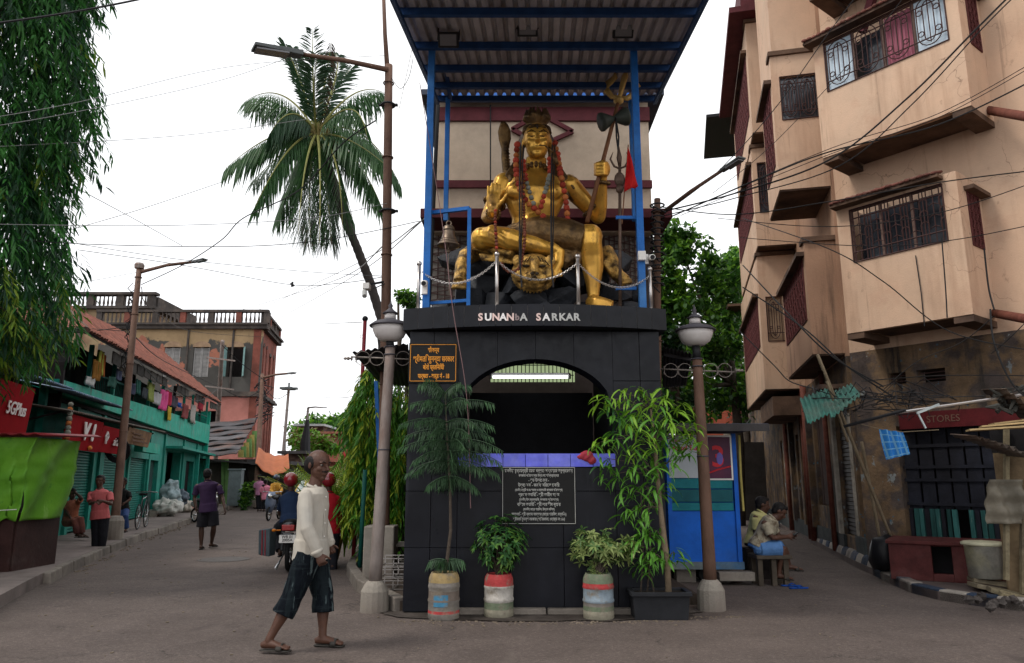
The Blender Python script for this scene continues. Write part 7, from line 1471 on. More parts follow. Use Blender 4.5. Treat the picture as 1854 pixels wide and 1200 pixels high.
for k, (x, y, w_, lab) in enumerate(((107, 1030, .3, 'dark scrap board lying on the road by the cart wheel'), (398, 932, .5, 'white litter along the kerb beyond the walking man'), (800, 1120, .0, ''))):
    if w_: c = atZ(x, y); MB().box(c + V((0, 0, .02)), (w_, .15, .03), Matrix.Rotation(.3, 3, 'Z')).build('litter', (stone if k else dkwood), label=lab, cat='litter')
mb = MB(); r = random.Random(44)                            # small litter and grit along the kerbs
for i in range(260):
    Y = r.uniform(12, 40); x = LK(Y) + abs(r.gauss(0, .12)) + .03; s_ = r.uniform(.008, .03); mb.box((x, Y, s_ * .3), (s_ * 2, s_ * 1.4, s_ * .6), Matrix.Rotation(r.uniform(0, 3), 3, 'Z'))
for i in range(240):
    x = r.uniform(-1.2, 2.5); s_ = r.uniform(.004, .014); mb.box((x, 8.2 - abs(r.gauss(0, .12)) + (.25 if x > 1.8 else 0), s_ * .3), (s_ * 2, s_ * 1.4, s_ * .6), Matrix.Rotation(r.uniform(0, 3), 3, 'Z'))

for i in range(420):
    Y = r.uniform(6, 20); x = r.uniform(-.75, .55) * Y * .9; s_ = r.uniform(.004, .012) * (1 + .04 * Y)
    if Y > 8.4 and -2.6 < x < 3.2: continue
    mb.box((x, Y, s_ * .3 + .004), (s_ * 2, s_ * r.uniform(.6, 1.6), s_ * .5), Matrix.Rotation(r.uniform(0, 3), 3, 'Z'))
mb.build('kerb_litter', M('litter_mix', (.2, .16, .12), .9, .6, 2), label='grit and litter scattered along the kerbs', cat='litter', kind='stuff')
# ------------------------------------------------------------------ people
skin = M('skin_brown', (.085, .038, .024), .5, .2, 12, .1, 90, spec=.3, layers=[(14, (1, 1, 1), .5, .7, (.06, .027, .018))]); skin2 = M('skin_dark', (.06, .03, .02), .5, .15, 8, .05, 30, spec=.3)
hairm = M('hair_black', (.012, .01, .01), .6, .3, 20, .3, 60); eyew = M('eye_white', (.22, .19, .17), .3, 0, bump=0); eyed = M('eye_dark', (.01, .008, .007), .3, 0, bump=0)
def fig(label, Y, g, P, face, skinm, shirt=None, sleeve='long', trousers=None, legs='long', shoes=None, hairs='full', hh=.25, vox=.012, hem=.06, toes=None, curl=.55, hold=False, stripes=None, loose=.02, cat='person', base=None, eyes_=False, hw=1.0):
    J = {k: atY(v[0], v[1], Y + (v[2] if len(v) > 2 else 0)) for k, v in P.items()}
    base = base or V((J['hip'].x, J['hip'].y, 0)); t = thing('person', label, cat, base); mb = MB(); f = V(face).normalized()
    side = (J['sR'] - J['sL']); side.z *= .3; side = side.normalized(); up = (J['neck'] - J['hip']).normalized()
    Pf, rot, s = head_mesh(mb, J['head'], hh, f, up * .4 + V((0, 0, 1)))
    mb.loft([J['head'] - V((0, 0, hh * .3)) - f * .01, J['neck']], [.056 * g, .062 * g], 12)
    nk, hp = J['neck'], J['hip']; wS = (J['sR'] - J['sL']).length / 2
    def torso(m_, e): m_.loft([nk + (hp - nk) * q for q in (-.0, .1, .28, .5, .72, .92, 1.04)], [((wS * .5 if q == 0 else a_) * g + e, b_ * g + e) for q, (a_, b_) in zip((0, 1, 2, 3, 4, 5, 6), ((.08, .075), (max(.15, wS), .1), (.165, .118), (.15, .112), (.15, .115), (.165, .12), (.15, .11)))], 18, side)
    torso(mb, 0)
    for q in 'LR':
        arm_shape(mb, J['s' + q], J['e' + q], J['w' + q], g); d = (J['w' + q] - J['e' + q]).normalized(); n_ = f if abs(d.dot(f)) < .8 else V((0, 0, -1))
        inn = (side if q == 'L' else -side)
        hd_ = J.get('f' + q); dd = (hd_ - J['w' + q]).normalized() if hd_ is not None else (d + V((0, 0, -.3))).normalized()
        hand(mb, J['w' + q], dd, inn if abs(dd.dot(inn)) < .85 else n_, f if abs(dd.dot(f)) < .85 else V((0, 0, 1)), .175 * g, curl=curl)
        leg_shape(mb, J['h' + q], J['k' + q], J['a' + q], g, side)
        td = (V(toes[q]) if toes else f); td = V((td[0], td[1], 0)).normalized(); sol = J['a' + q].z - .075 * g
        foot(mb, J['a' + q], J['a' + q] + td, g, max(sol, .02))
    mb.build('body', skinm, t, remesh=vox * .55 if vox < .011 else vox * .8, sm=2)
    if eyes_: eyes(Pf, rot, s, t, eyew, eyed)
    if hairs == 'full':
        m_ = MB(); m_.ball(Pf(0, -.2, .3), (.74 * s * hw, .82 * s, .8 * s), 16, 10, rot); m_.ball(Pf(0, -.45, -.1), (.66 * s, .5 * s, .6 * s), 12, 8, rot); m_.ball(Pf(0, .35, .75), (.5 * s, .35 * s, .26 * s), 10, 6, rot); m_.build('hair', hairm, t, remesh=vox, disp=.012, dsize=.03)
    elif hairs == 'bald':
        m_ = MB(); m_.ball(Pf(0, -.46, .02), (.74 * s, .52 * s, .7 * s), 16, 10, rot)
        for q in (-1, 1): m_.ball(Pf(.56 * q, -.2, .16), (.19 * s, .44 * s, .42 * s), 10, 6, rot)
        m_.build('hair', hairm, t, remesh=.007, sm=2)
        m_ = MB(); m_.loft([Pf(-.3, .66, -.36), Pf(0, .82, -.35), Pf(.3, .66, -.36)], [.03 * s, .05 * s, .03 * s], 6); m_.build('moustache', hairm, t)
    elif hairs == 'helmet':
        m_ = MB(); m_.ball(Pf(0, -.12, .28), (.98 * s, 1.12 * s, 1.0 * s), 22, 14, rot); m_.build('helmet', shirt[1] if isinstance(shirt, tuple) else red, t, smooth=True)
        m_ = MB(); m_.grid(lambda u, v: Pf(.95 * math.sin(1.2 * (u - .5) * 2), 1.0 * math.cos(1.2 * (u - .5) * 2) - .05, .45 - .7 * v), 14, 4); m_.build('visor', M('visor', (.02, .02, .025), .1, .1, spec=.7), t, smooth=True, solid=.006)
    sm_ = shirt[0] if isinstance(shirt, tuple) else shirt
    if sm_:
        m_ = MB(); torso(m_, loose); he = hp + (hp - nk) * hem; m_.loft([nk + (hp - nk) * .8, he], [(.165 * g + loose, .125 * g + loose), (.18 * g + loose, .14 * g + loose)], 18, side)
        for q in 'LR':
            S_, E_, W_ = J['s' + q], J['e' + q], J['w' + q]
            if sleeve == 'long': limb(m_, lerpn(S_, E_, 0, .4, .9) + lerpn(E_, W_, 0, .3, .7, .95), [x * g + loose * .8 for x in (.046, .05, .044, .045, .044, .038, .034)])
            elif sleeve == 'short': m_.loft(lerpn(S_, E_, -.05, .1, .5, .74), [x * g + loose * .8 for x in (.036, .05, .05, .052)], 12)
        o = m_.build('shirt', sm_, t, remesh=vox * .8, sm=2, disp=.013 * g, dsize=.16)
        m_ = MB(); m_.torus(nk + V((0, 0, .012)) + f * .01, .068 * g, .014 * g, up + f * .3, 18, 6); 
        for q in (-1, 1): m_.loft([nk + side * q * .05 * g + f * .03 + V((0, 0, .02)), nk + side * q * .035 * g + f * .085 + V((0, 0, -.03))], [(.03 * g, .01), (.018 * g, .008)], 8, side)
        m_.build('collar', sm_, t, smooth=True)
        if sleeve == 'long':
            m_ = MB(); m_.loft([nk + (hp - nk) * q + f * (.108 * g + loose + .012 * (q > .3)) for q in (.1, .35, .6, .85, 1.04)], [(.018, .006)] * 5, 8, side); m_.build('placket', sm_, t, smooth=True)
            for q in 'LR': MB().loft(lerpn(J['e' + q], J['w' + q], .86, 1.0), [.04 * g + loose * .6] * 2, 12).build('cuff', sm_, t, smooth=True)
            m_ = MB()
            for k in range(5): m_.ball(nk + (hp - nk) * (.12 + .2 * k) + f * (.118 * g + loose + .012), (.007,) * 3, 6, 4)
            m_.build('buttons', white_p, t)
    if trousers:
        m_ = MB(); e = loose * .9; m_.loft([hp + (nk - hp) * .14, hp, hp + (hp - nk) * .12], [(.16 * g + e, .12 * g + e), (.172 * g + e, .128 * g + e), (.16 * g + e, .12 * g + e)], 18, side)
        for q in 'LR':
            h_, k_, a_ = J['h' + q], J['k' + q], J['a' + q]; fr = {'long': 1.0, 'three': .42, 'short': -.12}[legs]
            if fr > 0: m_.ball(h_, .1 * g, 10, 6); m_.loft(lerpn(h_, k_, 0, .3, .7, 1) + lerpn(k_, a_, fr * .5, fr * .96), [x * g + e for x in (.1, .094, .082, .072, .063 if legs == 'long' else .076, .055 if legs == 'long' else .08)], 14, side)
            else: m_.ball(h_, .1 * g, 10, 6); m_.loft(lerpn(h_, k_, 0, .35, .6, .9), [x * g + e for x in (.1, .1, .096, .096)], 14, side)
        m_.build('trousers' if legs == 'long' else 'shorts', trousers, t, remesh=vox * .8, sm=2, disp=.016 * g, dsize=.11)
    if shoes:
        for q in 'LR':
            td = (V(toes[q]) if toes else f); td = V((td[0], td[1], 0)).normalized(); a_ = J['a' + q]; sol = max(a_.z - .075 * g, .022); h0 = V((a_.x, a_.y, sol)) - td * .06 * g; sd = V((-td.y, td.x, 0)); m_ = MB()
            m_.loft([h0 + td * x * g - V((0, 0, .009)) for x in (-.01, .03, .12, .2, .245, .262)], [(r_ * g, .009) for r_ in (.025, .036, .038, .05, .045, .02)], 12, sd)
            m_.build('sole', shoes, t, smooth=True); m_ = MB(); pts = [h0 + td * .17 * g + sd * (.052 * g * math.cos(R(a))) + V((0, 0, .052 * g * max(0, math.sin(R(a))) - .004)) for a in range(0, 181, 20)]; m_.loft(pts, [(.028 * g, .004)] * len(pts), 6, td); m_.build('strap', shoes, t, smooth=True)
    return t, J
shirt_c = M('cream_shirt', (.43, .39, .33), .8, .1, 5, .1, 90, (.36, .35, .32), .4, .2, 3); pl_ = M('plaid_shorts', (.006, .008, .011), .9, .25, 6, .2, 60, layers=[(12, (1.6, 1.6, .12), .5, .55, (.012, .017, .02)), (12, (.1, .1, 2.2), .57, .62, (.018, .024, .028)), (13, (1.6, 1.6, .08), .58, .6, (.075, .1, .105))], spec=.05)
sand = M('sandal', (.045, .04, .035), .7, .3, 20)
P = dict(head=(577, 842, 0), neck=(569, 882, 0), sL=(574, 896, .2), sR=(553, 898, -.2), eL=(583, 945, .3), eR=(556, 956, -.28), wL=(597, 985, .22), wR=(576, 1002, -.26), fL=(602, 1003, .18), fR=(584, 1022, -.27), hip=(563, 1000, 0), hL=(568, 1004, .1), hR=(560, 1004, -.1), kL=(585, 1078, .1), kR=(528, 1083, -.14), aL=(584, 1154, .06), aR=(487, 1158, -.2))
fig('balding man in cream shirt and plaid three quarter trousers striding across the foreground', 6.9, 1.0, P, (.86, -.5, -.1), skin, shirt_c, 'long', pl_, 'three', sand, 'bald', .28, .0095, .1, {'L': (1, -.12), 'R': (1, -.15)}, .9, eyes_=True, loose=.022)
pinks = M('coral_polo', (.55, .13, .13), .8, .12, 6, .15, 50); blk = M('black_cloth', (.014, .014, .018), .85, .3, 6, .1); 
P = dict(head=(181, 871, 0), neck=(181, 887, 0), sL=(199, 893, 0), sR=(165, 893, 0), eL=(201, 912, -.1), eR=(163, 912, -.1), wL=(187, 907, -.3), wR=(172, 909, -.32), fL=(180, 907, -.34), fR=(180, 910, -.36), hip=(181, 935, 0), hL=(187, 937, 0), hR=(176, 937, 0), kL=(186, 968, -.02), kR=(174, 968, -.02), aL=(184, 994, 0), aR=(173, 995, 0))
fig('man in coral pink polo shirt and dark trousers standing on the kerb', 15.3, .97, P, (.15, -1, 0), skin, pinks, 'short', blk, 'long', blk, 'full', .24, .013, .1, {'L': (.4, -1), 'R': (-.2, -1)}, .5)
P = dict(head=(376, 859, 0), neck=(376, 872, 0), sL=(357, 880, 0), sR=(396, 880, 0), eL=(352, 902, 0), eR=(403, 900, .0), wL=(355, 918, -.05), wR=(407, 920, -.1), fL=(356, 926, -.05), fR=(409, 930, -.1), hip=(377, 923, 0), hL=(369, 926, 0), hR=(385, 926, 0), kL=(365, 957, 0), kR=(387, 955, 0), aL=(364, 988, 0), aR=(383, 983, .3))
fig('man seen from behind in purple tee shirt and black shorts walking up the street', 16.2, 1.0, P, (-.1, 1, 0), skin2, M('purple_tee', (.035, .018, .05), .85, .2, 6, .1), 'short', blk, 'short', sand, 'full', .24, .013, .08, {'L': (-.2, 1), 'R': (.3, 1)}, .5, hw=1.0)
P = dict(head=(223, 873, 0), neck=(222, 886, 0), sL=(233, 892, 0), sR=(213, 891, 0), eL=(236, 904, -.1), eR=(211, 905, 0), wL=(226, 910, -.25), wR=(216, 912, -.25), hip=(222, 924, 0), hL=(227, 926, 0), hR=(218, 926, 0), kL=(226, 935, -.38), kR=(216, 936, -.36), aL=(229, 957, -.3), aR=(212, 955, -.2))
fig('boy in black printed tee shirt and blue jeans perched on a bicycle by the pole', 19.6, .88, P, (-.2, -1, 0), skin, M('black_tee', (.012, .012, .012), .85, .2), 'short', M('blue_jeans', (.03, .06, .16), .85, .3, 8), 'long', blk, 'full', .23, .015, .06, {'L': (.3, -1), 'R': (-.3, -1)}, .5)
P = dict(head=(131, 894, 0), neck=(131, 906, 0), sL=(140, 911, 0), sR=(122, 911, 0), eL=(148, 902, -.15), eR=(120, 925, -.1), wL=(138, 893, -.1), wR=(128, 938, -.25), hip=(127, 944, 0), hL=(133, 945, 0), hR=(121, 945, 0), kL=(145, 940, -.35), kR=(137, 945, -.4), aL=(149, 966, -.3), aR=(140, 966, -.35))
fig('woman in brown and maroon clothes sitting on the pavement beside the green tarp cart', 17, .9, P, (.8, -.6, -.1), skin2, M('maroon_blouse', (.16, .06, .05), .85, .4, 7, col2=(.35, .12, .06)), 'short', M('rust_skirt', (.26, .09, .05), .85, .4, 7, .2, 40, (.12, .05, .05), .45), 'long', sand, 'full', .24, .015, .05, {'L': (1, -.3), 'R': (1, -.3)}, .5, base=V((-10.0, 17, .15)))
# seated men at the right
chk_s = M('checked_shirt', (.34, .3, .22), .85, .25, 9, .1, 40, (.16, .12, .08), .45, .06, 10); den = M('denim_shorts', (.09, .2, .42), .85, .25, 8, .2, 60)
P = dict(head=(1411, 926, 0), neck=(1398, 938, 0), sL=(1392, 946, .18), sR=(1384, 948, -.18), eL=(1412, 972, .16), eR=(1398, 974, -.2), wL=(1430, 971, .02), wR=(1425, 972, -.12), fL=(1438, 968, -.02), fR=(1437, 968, -.1), hip=(1373, 990, 0), hL=(1376, 992, .1), hR=(1376, 994, -.1), kL=(1420, 994, .12), kR=(1418, 992, -.12), aL=(1428, 1022, .15), aR=(1410, 1038, -.08))
t, Jm = fig('man in pale checked shirt and denim shorts sitting on a stool looking at his phone', 10.9, .98, P, (.8, -.25, -.6), skin, chk_s, 'short', den, 'short', sand, 'full', .24, .012, .04, {'L': (1, -.2), 'R': (.9, -.4)}, .7)
c = atY(1439, 966, 10.82); ph = MB().box(c, (.075, .14, .01), Matrix.Rotation(-.6, 3, 'Y')); ph.build('phone', M('black_plastic', ()), label='black mobile phone in the seated man\'s hands', cat='phone')
P = dict(head=(1381, 914, 0), neck=(1377, 928, 0), sL=(1384, 936, .15), sR=(1368, 938, -.15), eL=(1384, 962, .15), eR=(1368, 966, -.15), wL=(1396, 975, .1), wR=(1385, 980, -.2), hip=(1366, 985, 0), hL=(1370, 988, .1), hR=(1368, 990, -.1), kL=(1400, 990, .12), kR=(1395, 992, -.1), aL=(1402, 1032, .15), aR=(1396, 1034, -.08))
fig('man in yellow shirt sitting half hidden behind the man with the phone', 11.6, 1.0, P, (.95, -.2, -.15), skin, M('yellow_shirt', (.5, .46, .2), .85, .2, 6), 'short', blk, 'long', blk, 'full', .24, .013, .04, {'L': (1, -.2), 'R': (1, -.2)}, .6)
stoolm = M('stool_wood', (.075, .06, .045), .85, .4, 5, .3, 30)
stl = thing('stool', 'low dark wooden stool under the seated man with the phone', 'stool', atZ(1395, 1060, 0)); s0 = V((atY(1395, 1030, 10.9).x, 10.9, 0)); zt_ = atY(1395, 1005, 10.8).z
MB().box(s0 + V((0, 0, zt_ - .02)), (.5, .42, .05)).build('seat', stoolm, stl, bevel=.008)
for dx in (-.19, .0, .17): MB().box(s0 + V((dx, -.12, (zt_ - .05) / 2)), (.07, .08, zt_ - .05)).build('leg', stoolm, stl, bevel=.006)
for dx in (-.19, .17): MB().box(s0 + V((dx, .15, (zt_ - .05) / 2)), (.07, .06, zt_ - .05)).build('leg', stoolm, stl, bevel=.006)
s1 = V((atY(1372, 1030, 11.6).x, 11.6, 0)); MB().box(s1 + V((0, 0, .3)), (.4, .36, .28)).box(s1 + V((0, 0, .08)), (.35, .3, .16)).build('wooden_crate', dkwood, label='dark crate seat under the man in the yellow shirt', cat='seat')
for k, (x, y) in enumerate(((1432, 1062), (1446, 1066))):
    c = atZ(x, y); mb = MB(); d = V((1, -.15 + .3 * k, 0)).normalized(); sd = V((-d.y, d.x, 0)); mb.loft([c + d * q + V((0, 0, .012)) for q in (-.13, -.09, 0, .08, .12, .135)], [(r_, .011) for r_ in (.02, .035, .034, .046, .042, .02)], 12, sd); sl__ = thing('slipper', ('blue rubber slipper nearer the stool', 'blue rubber slipper further from the stool')[k], 'slipper', c, group='pair of blue slippers on the road'); mb.build('sole', M('blue_rubber', (.01, .06, .28), .6, .2), sl__, smooth=True)
    m2 = MB()
    for q in (-1, 1): m2.tube([c + d * .07 + V((0, 0, .02)), c + d * .02 + sd * q * .028 + V((0, 0, .045)), c - d * .04 + sd * q * .036 + V((0, 0, .02))], .006, 5)
    m2.build('strap', M('blue_rubber', ()), sl__, smooth=True)
P = dict(head=(1409, 863, 0), neck=(1409, 868, 0), sL=(1413, 872, 0), sR=(1405, 872, 0), eL=(1414, 882, 0), eR=(1404, 882, 0), wL=(1413, 890, 0), wR=(1404, 891, 0), hip=(1409, 892, 0), hL=(1411, 893, 0), hR=(1407, 893, 0), kL=(1411, 903, 0), kR=(1407, 903, 0), aL=(1411, 913, 0), aR=(1407, 914, 0))
fig('distant man in white shirt standing deep in the right lane', 29, 1.0, P, (0, -1, 0), skin2, M('white_shirt', (.55, .58, .62), .85, .1), 'short', M('blue_jeans', ()), 'long', blk, 'full', .24, .03, .06)
pinkt = M('pink_tee', (.6, .2, .28), .85, .15)
for k, (x, Y, lab, m_, fy) in enumerate(((470, 34, 'distant man in pink shirt seen from behind, left one of the pair', M('mauve_tee', (.42, .18, .3), .85, .15), 1), (481, 32, 'distant man in brighter pink shirt bending forward, right one of the pair', pinkt, 1))):
    b_ = 862 + k * 8; P = dict(head=(x, b_ + 2, 0), neck=(x, b_ + 9, 0), sL=(x - 8, b_ + 13, 0), sR=(x + 8, b_ + 13, 0), eL=(x - 9, b_ + 24, 0), eR=(x + 9, b_ + 24, 0), wL=(x - 8, b_ + 33, -.1), wR=(x + 8, b_ + 33, -.1), hip=(x, b_ + 33, 0), hL=(x - 3, b_ + 35, 0), hR=(x + 3, b_ + 35, 0), kL=(x - 3, b_ + 47 - 4 * k, 0), kR=(x + 3, b_ + 47 - 4 * k, 0), aL=(x - 3, b_ + 60 - 8 * k, 0), aR=(x + 3, b_ + 60 - 8 * k, 0))
    fig(lab, Y, 1.0, P, (.1, fy, 0), skin2, m_, 'short', blk, 'long', blk, 'full', .24, .03, .06)
P = dict(head=(500, 866, 0), neck=(500, 874, 0), sL=(507, 878, 0), sR=(493, 878, 0), eL=(510, 888, -.15), eR=(491, 888, -.15), wL=(506, 892, -.4), wR=(494, 892, -.4), hip=(500, 897, 0), hL=(503, 898, 0), hR=(497, 898, 0), kL=(506, 900, -.35), kR=(495, 900, -.35), aL=(505, 914, -.3), aR=(495, 914, -.3))
dblue = M('dark_blue_helmet', (.02, .03, .07), .25, .1, spec=.6)
fig('distant scooter rider in dark helmet and mustard jacket coming down the left street', 28, 1.0, P, (0, -1, 0), skin2, (M('mustard_jacket', (.4, .2, .03), .8, .2), dblue), 'long', blk, 'long', blk, 'helmet', .24, .025, .06)

# ------------------------------------------------------------------ two wheelers and taxi
tyre = M('tyre', ()); chrome = M('chrome', (.5, .5, .5), .2, .1, metal=.95); bikeb = M('bike_black', (.015, .015, .017), .25, .2, 5, 0, spec=.6)
def wheel(par, c, r_, ax, w_=.05, spokes=10):
    q = V(ax).normalized().to_track_quat('Z', 'Y').to_matrix(); w0 = MB().torus(c, r_ - w_ * .6, w_ * .6, ax, 26, 8).build('wheel', tyre, par, smooth=True)
    mb = MB(); mb.torus(c, r_ - w_ * 1.25, w_ * .22, ax, 24, 5)
    for i in range(spokes): a = 6.283 * i / spokes; mb.tube([c, c + q @ V((math.cos(a) * (r_ - w_), math.sin(a) * (r_ - w_), 0))], .006, 4)
    mb.tube([c - q @ V((0, 0, w_ * .8)), c + q @ V((0, 0, w_ * .8))], .035, 8); mb.build('rim', chrome, w0, smooth=True)
MX = atZ(522, 1035); MC = V((MX.x - .02, 12.45, 0)); mo = thing('motorcycle', 'black motorcycle seen from the rear with white number plate behind the striding man', 'motorcycle', MC); D = V((-.16, .987, 0)); Sx = V((.987, .16, 0))
lp = lambda s_, f, z: MC + Sx * s_ + D * f + V((0, 0, z))
wheel(mo, lp(0, 0, .3), .3, Sx, .06); wheel(mo, lp(0, 1.25, .3), .3, Sx, .05)
mb = MB(); mb.loft([lp(0, -.12, .78), lp(0, .1, .76), lp(0, .45, .74), lp(0, .62, .76)], [(.1, .05), (.14, .06), (.14, .06), (.1, .05)], 14, Sx); mb.build('seat', M('seat_vinyl', (.012, .012, .013), .5, .2), mo, smooth=True)
mb = MB(); mb.loft([lp(0, .55, .78), lp(0, .75, .84), lp(0, .98, .82), lp(0, 1.05, .76)], [(.1, .07), (.15, .11), (.14, .1), (.08, .05)], 14, Sx).loft([lp(0, -.25, .74), lp(0, -.15, .7), lp(0, .2, .66)], [(.09, .05), (.11, .07), (.11, .06)], 12, Sx); mb.build('fuel_tank', bikeb, mo, smooth=True)
mb = MB(); mb.box(lp(0, .6, .38), (.26, .42, .32)); mb.tube([lp(0, .9, .7), lp(0, 1.25, .3)], .035, 8).tube([lp(-.06, 0, .3), lp(-.06, .4, .4)], .02, 6).tube([lp(.06, 0, .3), lp(.06, .4, .4)], .02, 6).tube([lp(.12, .05, .65), lp(.12, 0, .32)], .03, 8).tube([lp(-.12, .05, .65), lp(-.12, 0, .32)], .03, 8); mb.build('engine', M('engine_grey', (.06, .06, .06), .5, .3, metal=.5), mo, bevel=.01)
MB().loft([lp(0, -.3, .62), lp(0, -.24, .45), lp(0, -.1, .4)], [(.09, .02), (.08, .02), (.07, .03)], 10, Sx).build('rear_mudguard', bikeb, mo, smooth=True)
MB().box(lp(0, -.3, .7), (.2, .05, .09)).build('tail_light', M('tail_light_red', (.3, .01, .01), .2, .1, spec=.6), mo, bevel=.01)
rotm = Matrix.Rotation(math.atan2(D.y, D.x) - math.pi / 2, 3, 'Z'); MB().box(lp(0, -.34, .53), (.25, .012, .12), rotm).build('number_plate', white_p, mo)
for s_, z, sz in (('WB 01', .56, .06), ('2005A', .51, .06)): text('lettering', s_, sz, facing(lp(0, -.349, z), Sx), eyed, mo, .001, bold=.001)
for q in (-1, 1): MB().tube([lp(q * .12, -.28, .66), lp(q * .2, -.28, .66)], .01, 5).ball(lp(q * .22, -.28, .66), (.035, .04, .025), 8, 6).build('indicator', M('amber', (.5, .15, .01), .3, .1), mo)
MB().tube([lp(-.38, .85, .98), lp(-.2, .95, 1.0), lp(0, .98, .96), lp(.2, .95, 1.0), lp(.38, .85, .98)], .015, 7).build('handlebar', bikeb, mo)
for q in (-1, 1): MB().tube([lp(q * .3, .9, .98), lp(q * .36, .86, 1.12)], .007, 5).ball(lp(q * .38, .84, 1.15), (.07, .02, .045), 12, 8).build('mirror', bikeb, mo, smooth=True)
MB().tube([lp(.15, .5, .28), lp(.17, .1, .28), lp(.18, -.25, .34)], [.025, .045, .045], 10).build('exhaust', chrome, mo, smooth=True); MB().tube([lp(-.1, .15, .28), lp(-.2, .05, .02)], .012, 5).tube([lp(-.1, .35, .28), lp(-.25, .3, .02)], .012, 5).build('stand', chrome, mo)
sb = thing('shopping_bag', 'grey and red striped shopping bag hanging on the motorcycle\'s left side', 'bag', lp(-.35, .0, .4)); mb = MB(); c = lp(-.34, -.05, .0); mb.hexa([c + V(q) for q in ((-.1, -.12, .28), (.09, -.16, .25), (.1, .12, .25), (-.09, .14, .28), (-.12, -.13, .66), (.07, -.15, .68), (.09, .13, .68), (-.1, .14, .66))]); mb.build('bag', M('bag_grey', (.07, .09, .1), .8, .3, 6), sb, bevel=.02, disp=.02)
for dx in (-.03, .02): mb = MB(); mb.bar(c + V((dx, -.155, .27)), c + V((dx - .02, -.145, .66)), .018, .008); mb.build('stripe', M('bag_red', (.3, .04, .05), .8, .2), sb)
redh = M('red_helmet', (.25, .01, .02), .2, .15, spec=.6, coat=.5); y_ = MC.y
P = dict(head=(527, 872, .5), neck=(526, 892, .5), sL=(512, 901, .5), sR=(543, 901, .5), eL=(506, 928, .75), eR=(548, 928, .75), wL=(508, 935, 1.0), wR=(545, 935, 1.0), hip=(527, 945, .35), hL=(517, 947, .4), hR=(538, 947, .4), kL=(500, 960, .85), kR=(553, 960, .85), aL=(507, 998, .6), aR=(548, 998, .6))
fig('rider in navy shirt and red helmet sitting astride the black motorcycle', y_, .97, P, (-.1, 1, 0), skin2, (M('navy_shirt', (.012, .025, .06), .85, .2), redh), 'short', blk, 'long', blk, 'helmet', .25, .013, .03, base=lp(0, .35, .75))
P = dict(head=(595, 872, 0), neck=(595, 893, 0), sL=(578, 902, 0), sR=(610, 903, 0), eL=(574, 935, .1), eR=(613, 936, .1), wL=(577, 958, .3), wR=(608, 958, .3), hip=(595, 962, 0), hL=(587, 965, 0), hR=(603, 965, 0), kL=(586, 1000, .05), kR=(603, 1000, .05), aL=(587, 1034, 0), aR=(602, 1034, 0))
fig('person in red jacket and red helmet standing behind the striding man', 12.7, .98, P, (-.1, 1, 0), skin2, (M('red_jacket', (.32, .008, .015), .75, .2, 5, .2, 40), redh), 'long', blk, 'long', blk, 'helmet', .25, .013, .06)
c = atY(632, 825, 16); MB().ball(c, (.15, .18, .14), 14, 8).build('helmet', M('parasol_red', (.35, .03, .03), .6, .2), smooth=True, label='red round object showing behind the weeping tree', cat='canopy')
# bicycle
BC = V((LW.pt(6.6, 0, 1.3))); bc = thing('bicycle', 'dark bicycle leaning by the street light pole on the left pavement', 'bicycle', BC + V((0, 0, .15))); ax_ = LW.n; u_ = LW.u
for q in (0, 1.0): wheel(bc, BC + u_ * q + V((0, 0, .48)), .33, ax_, .025, 14)
w1, w2 = BC + V((0, 0, .48)), BC + u_ * 1.0 + V((0, 0, .48)); cr_, st_, hd_ = w1 + u_ * .42 + V((0, 0, -.03)), w1 + u_ * .3 + V((0, 0, .45)), w2 - u_ * .2 + V((0, 0, .5))
MB().tube([w1, cr_], .014, 6).tube([w1, st_], .012, 6).tube([cr_, st_ + V((0, 0, .1))], .016, 6).tube([st_, hd_], .016, 6).tube([cr_, hd_ - V((0, 0, .08))], .016, 6).tube([w2, hd_ + V((0, 0, .12))], .016, 6).build('frame', bikeb, bc)
MB().ball(st_ + V((0, 0, .13)), (.12, .07, .04), 8, 6).build('saddle', tyre, bc); MB().tube([hd_ + V((0, 0, .12)) - ax_ * .28, hd_ + V((0, 0, .15)), hd_ + V((0, 0, .12)) + ax_ * .28], .012, 6).build('handlebar', chrome, bc)
# distant scooter and parked bikes
def scooter(lab, c, m_, rz=0):
    t = thing('motor_scooter', lab, 'scooter', c); c = V(c); r_ = Matrix.Rotation(rz, 3, 'Z'); L = lambda x, y, z: c + r_ @ V((x, y, z))
    wheel(t, L(0, 0, .25), .25, r_ @ V((1, 0, 0)), .06, 6); wheel(t, L(0, 1.2, .25), .25, r_ @ V((1, 0, 0)), .06, 6)
    MB().loft([L(0, .02, .3), L(0, .1, .6), L(0, .16, .9), L(0, .2, 1.0)], [(.1, .06), (.2, .07), (.17, .08), (.12, .06)], 12, (1, 0, 0)).build('front_apron', m_, t, smooth=True); MB().loft([L(0, .6, .5), L(0, .95, .6), L(0, 1.4, .62)], [(.16, .16), (.18, .18), (.08, .08)], 12, (1, 0, 0)).build('body', m_, t, smooth=True)
    MB().ball(L(0, -.02, .85), (.09, .05, .08)).build('headlight', chrome, t, smooth=True); MB().loft([L(0, .6, .74), L(0, 1.2, .78)], [(.13, .04)] * 2, 10, (1, 0, 0)).build('seat', tyre, t); MB().tube([L(-.35, .25, 1.02), L(0, .2, 1.0), L(.35, .25, 1.02)], .018, 6).build('handlebar', chrome, t)
    for q in (-1, 1): MB().tube([L(q * .25, .22, 1.02), L(q * .32, .24, 1.2)], .01, 4).ball(L(q * .34, .24, 1.23), (.06, .02, .04), 8, 5).build('mirror', tyre, t)
p_ = atY(500, 916, 28); scooter('distant blue silver scooter ridden towards the viewer in the left street', (p_.x, 27.2, 0), M('scooter_blue', (.1, .13, .2), .3, .2, spec=.6)); 
